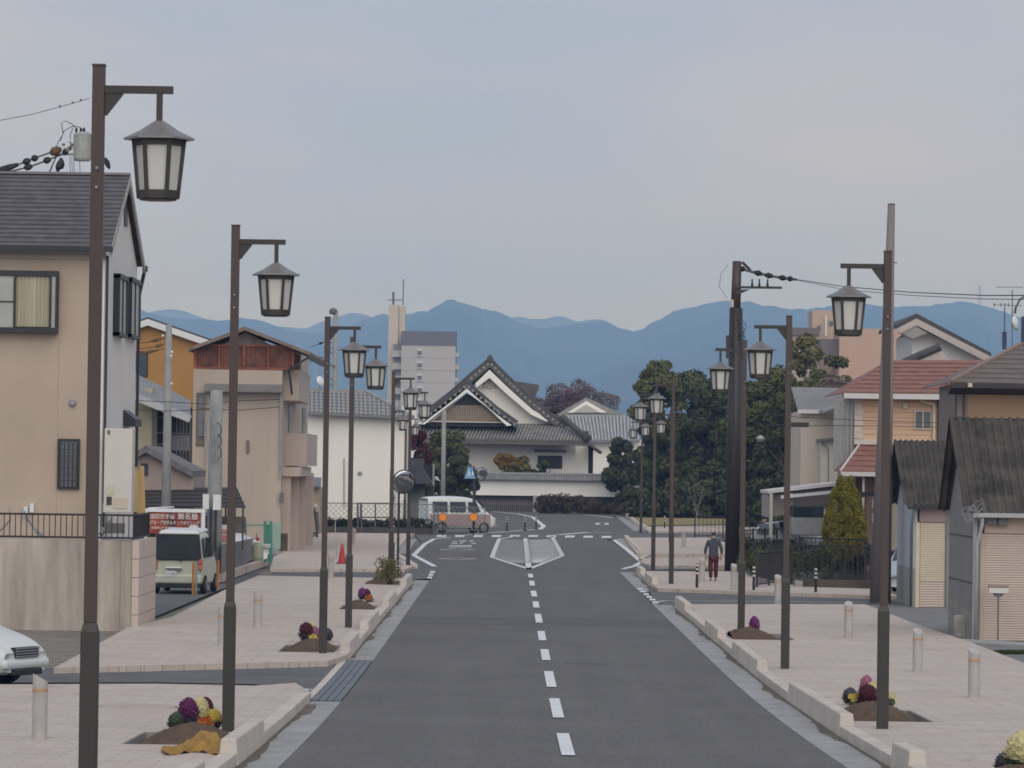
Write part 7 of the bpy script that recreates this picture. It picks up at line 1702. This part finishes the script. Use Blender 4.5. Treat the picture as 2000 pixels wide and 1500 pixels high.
flowers('pale small flowers right of the nearest right lamp pole', 1741, 1378, 14, 'cream', g4, 10)
g5 = 'flowers in the pit beside the third right lamp'
pit(P_R3, 'long planting pit beside the third right lamp', (.3, .5))
cabbage('pink-violet cabbage, tall head beside the third right lamp', 1473, 1240, 22, 'violet', 'pink', g5, 1.9, .18)
flowers('orange flowers between the third right lamp and the violet cabbage', 1466, 1242, 22, 'orange', g5, 18)
pit(P_R0, 'planting pit at the bottom right corner of the view', (.5, .5))
T = cabbage('large pale yellow ornamental cabbage cut by the bottom right corner', 1995, 1525, 70, 'cream', 'green', g4, 1.3, .3)
cabbage('slate-leaved cabbage left of the pale yellow one at the bottom right corner', 1962, 1518, 40, 'slate', 'slate', g4, .8, .12)
T['group'] = 'cabbages at the bottom right corner'
# weeds by the shed
T = thing('grass_patch', 'dark green weeds along the slab before the nearest shutter', 'grass', G(1975, 1275)); T['kind'] = 'stuff'
leaves('blades', lmat('weed_green', (.06, .075, .035), .4, 3), T, [((G(1948 + k * 6, 1278).x, G(1948 + k * 6, 1278).y, .04), (.12, .25, .05)) for k in range(16)], 1800, .03)
T = thing('shed_step', 'low pale slab before the nearest shutter', 'slab', G(1950, 1262))
a, b_ = G(1895, 1262), G(2080, 1272); B().hexa([a, b_, b_ + Vector((0, 2, 0)), a + Vector((0, 2, 0)), a + up * .08, b_ + up * .08, b_ + Vector((0, 2, .08)), a + Vector((0, 2, .08))]).obj('slab', CONC, T)

# ------------------------------------------------------------ the walking person
def skin(name, verts, edges, m, parent, sub=2, root=0):
    me = bpy.data.meshes.new(name); me.from_pydata([v[:3] for v in verts], edges, []); me.materials.append(m)
    o = link(name, me, parent); sk = o.modifiers.new('skin', 'SKIN'); sk.use_smooth_shade = True
    for i, v in enumerate(verts):
        r = v[3]; me.skin_vertices[0].data[i].radius = (r, v[4] if len(v) > 4 else r); me.skin_vertices[0].data[i].use_root = (i == root)
    s = o.modifiers.new('sub', 'SUBSURF'); s.levels = s.render_levels = sub; return o
p = G(1393, 1135, .12); T = thing('person', 'person seen from behind walking away in dark grey jacket and dark red trousers', 'person', p)
SK = mat('skin_tone', (.42, .27, .20), .6, .1); JK = mat('grey_jacket', (.06, .064, .075), .85, .2, 5); TR = mat('dark_red_trousers', (.085, .018, .024), .85, .3, 5); SH = mat('walking_shoe', (.20, .21, .22), .7, .3, 8); HR = mat('dark_hair', (.035, .032, .03), .6, .3, 10)
k = 1.62 / 1.7
def V4(x, y, z, r, r2=None): return (x * k, y * k, z * k, r * k, (r2 or r) * k)
# back faces the viewer: person walks toward +Y
bv = [V4(0, 0, .92, .13, .10), V4(0, .01, 1.10, .125, .09), V4(0, .03, 1.28, .14, .10), V4(0, .05, 1.42, .07, .07), V4(0, .07, 1.50, .052, .05), V4(0, .085, 1.58, .075, .085), V4(0, .09, 1.67, .07, .08)]
be = [(0, 1), (1, 2), (2, 3), (3, 4), (4, 5), (5, 6)]
def chain_(start, pts):
    i = len(bv); prev = start
    for q_ in pts: bv.append(V4(*q_)); be.append((prev, i)); prev = i; i += 1
    return prev
for s, hy in ((-1, .02), (1, -.04)):
    e = chain_(2, [(s * .17, .03, 1.37, .05), (s * .255, .0 + hy, 1.12, .04), (s * .27, .05 + hy, .90, .03), (s * .265, .07 + hy, .83, .032, .016)])
    for f_, (dx, L_) in enumerate(((-.025, .070), (-.009, .082), (.007, .078), (.022, .062))): chain_(e, [(s * .265 + dx * .7, .085 + hy, .795, .0095), (s * .258 + dx, .10 + hy, .795 - L_ * .55, .0085), (s * .245 + dx, .10 + hy, .795 - L_, .0075)])
    chain_(e, [(s * .235, .095 + hy, .82, .011), (s * .215, .11 + hy, .785, .009)])
for s, fy in ((-1, -.10), (1, .12)):
    chain_(0, [(s * .09, .0, .86, .085), (s * .095, .04 + fy * .3, .48, .058), (s * .095, fy, .09, .04), (s * .10, fy + .05, .04, .035, .03)])
skin('body', bv, be, SK, T)
skin('jacket', [V4(0, 0, .80, .185, .13), V4(0, .0, .98, .18, .125), V4(0, .01, 1.16, .175, .12), V4(0, .03, 1.32, .18, .115), V4(0, .05, 1.43, .085, .08), V4(-.19, .03, 1.375, .072), V4(-.275, .02, 1.12, .06), V4(-.285, .07, .93, .048), V4(.19, .03, 1.375, .072), V4(.275, -.04, 1.12, .06), V4(.285, .01, .93, .048)],
     [(0, 1), (1, 2), (2, 3), (3, 4), (3, 5), (5, 6), (6, 7), (3, 8), (8, 9), (9, 10)], JK, T, root=1)
skin('trousers', [V4(0, 0, .86, .15, .12), V4(-.09, .0, .78, .105), V4(-.10, .01, .46, .082), V4(-.10, -.10, .10, .07), V4(.09, 0, .78, .105), V4(.10, .08, .46, .082), V4(.10, .12, .10, .07)], [(0, 1), (1, 2), (2, 3), (0, 4), (4, 5), (5, 6)], TR, T)
skin('hair', [V4(0, .05, 1.56, .06), V4(0, .065, 1.64, .088, .09), V4(0, .085, 1.70, .08, .085)], [(0, 1), (1, 2)], HR, T)
skin('hood', [V4(-.09, .02, 1.43, .045), V4(0, -.02, 1.45, .055), V4(.09, .02, 1.43, .045)], [(0, 1), (1, 2)], JK, T, root=1)
for s, fy in ((-1, -.10), (1, .12)): skin('shoe', [V4(s * .10, fy - .04, .045, .045, .04), V4(s * .10, fy + .06, .04, .048, .035), V4(s * .105, fy + .15, .03, .04, .025)], [(0, 1), (1, 2)], SH, T, root=1)
b = B(); b.tube([(0, .17 * k, 1.60 * k), (0, .195 * k, 1.585 * k)], .012, 6); o = b.obj('nose', SK, None); o.parent = T
for s in (-1, 1):
    o = B().tube([(s * .073 * k, .08 * k, 1.59 * k), (s * .085 * k, .075 * k, 1.62 * k)], .014, 6).obj('ear', SK, None); o.parent = T
T.rotation_euler = (0, 0, R(4))

# covers let into the pavement
for (px, py, r, lb) in ((265, 1380, .62, 'round cover let into the nearest left pavement between the two lamps'), (1205, 1213, .0, '')):
    if r:
        p = G(px, py, .12); T = thing('utility_cover', lb, 'utility cover', p)
        B().lathe([(r, -.02), (r, .006)], p, 28).obj('frame', mat('cover_frame', (.24, .20, .17), .8, .2), T); B().lathe([(r - .03, -.02), (r - .03, .010)], p, 28).obj('lid', mat('cover_lid', (.44, .37, .31), .8, .12, 3, .3, 20), T)
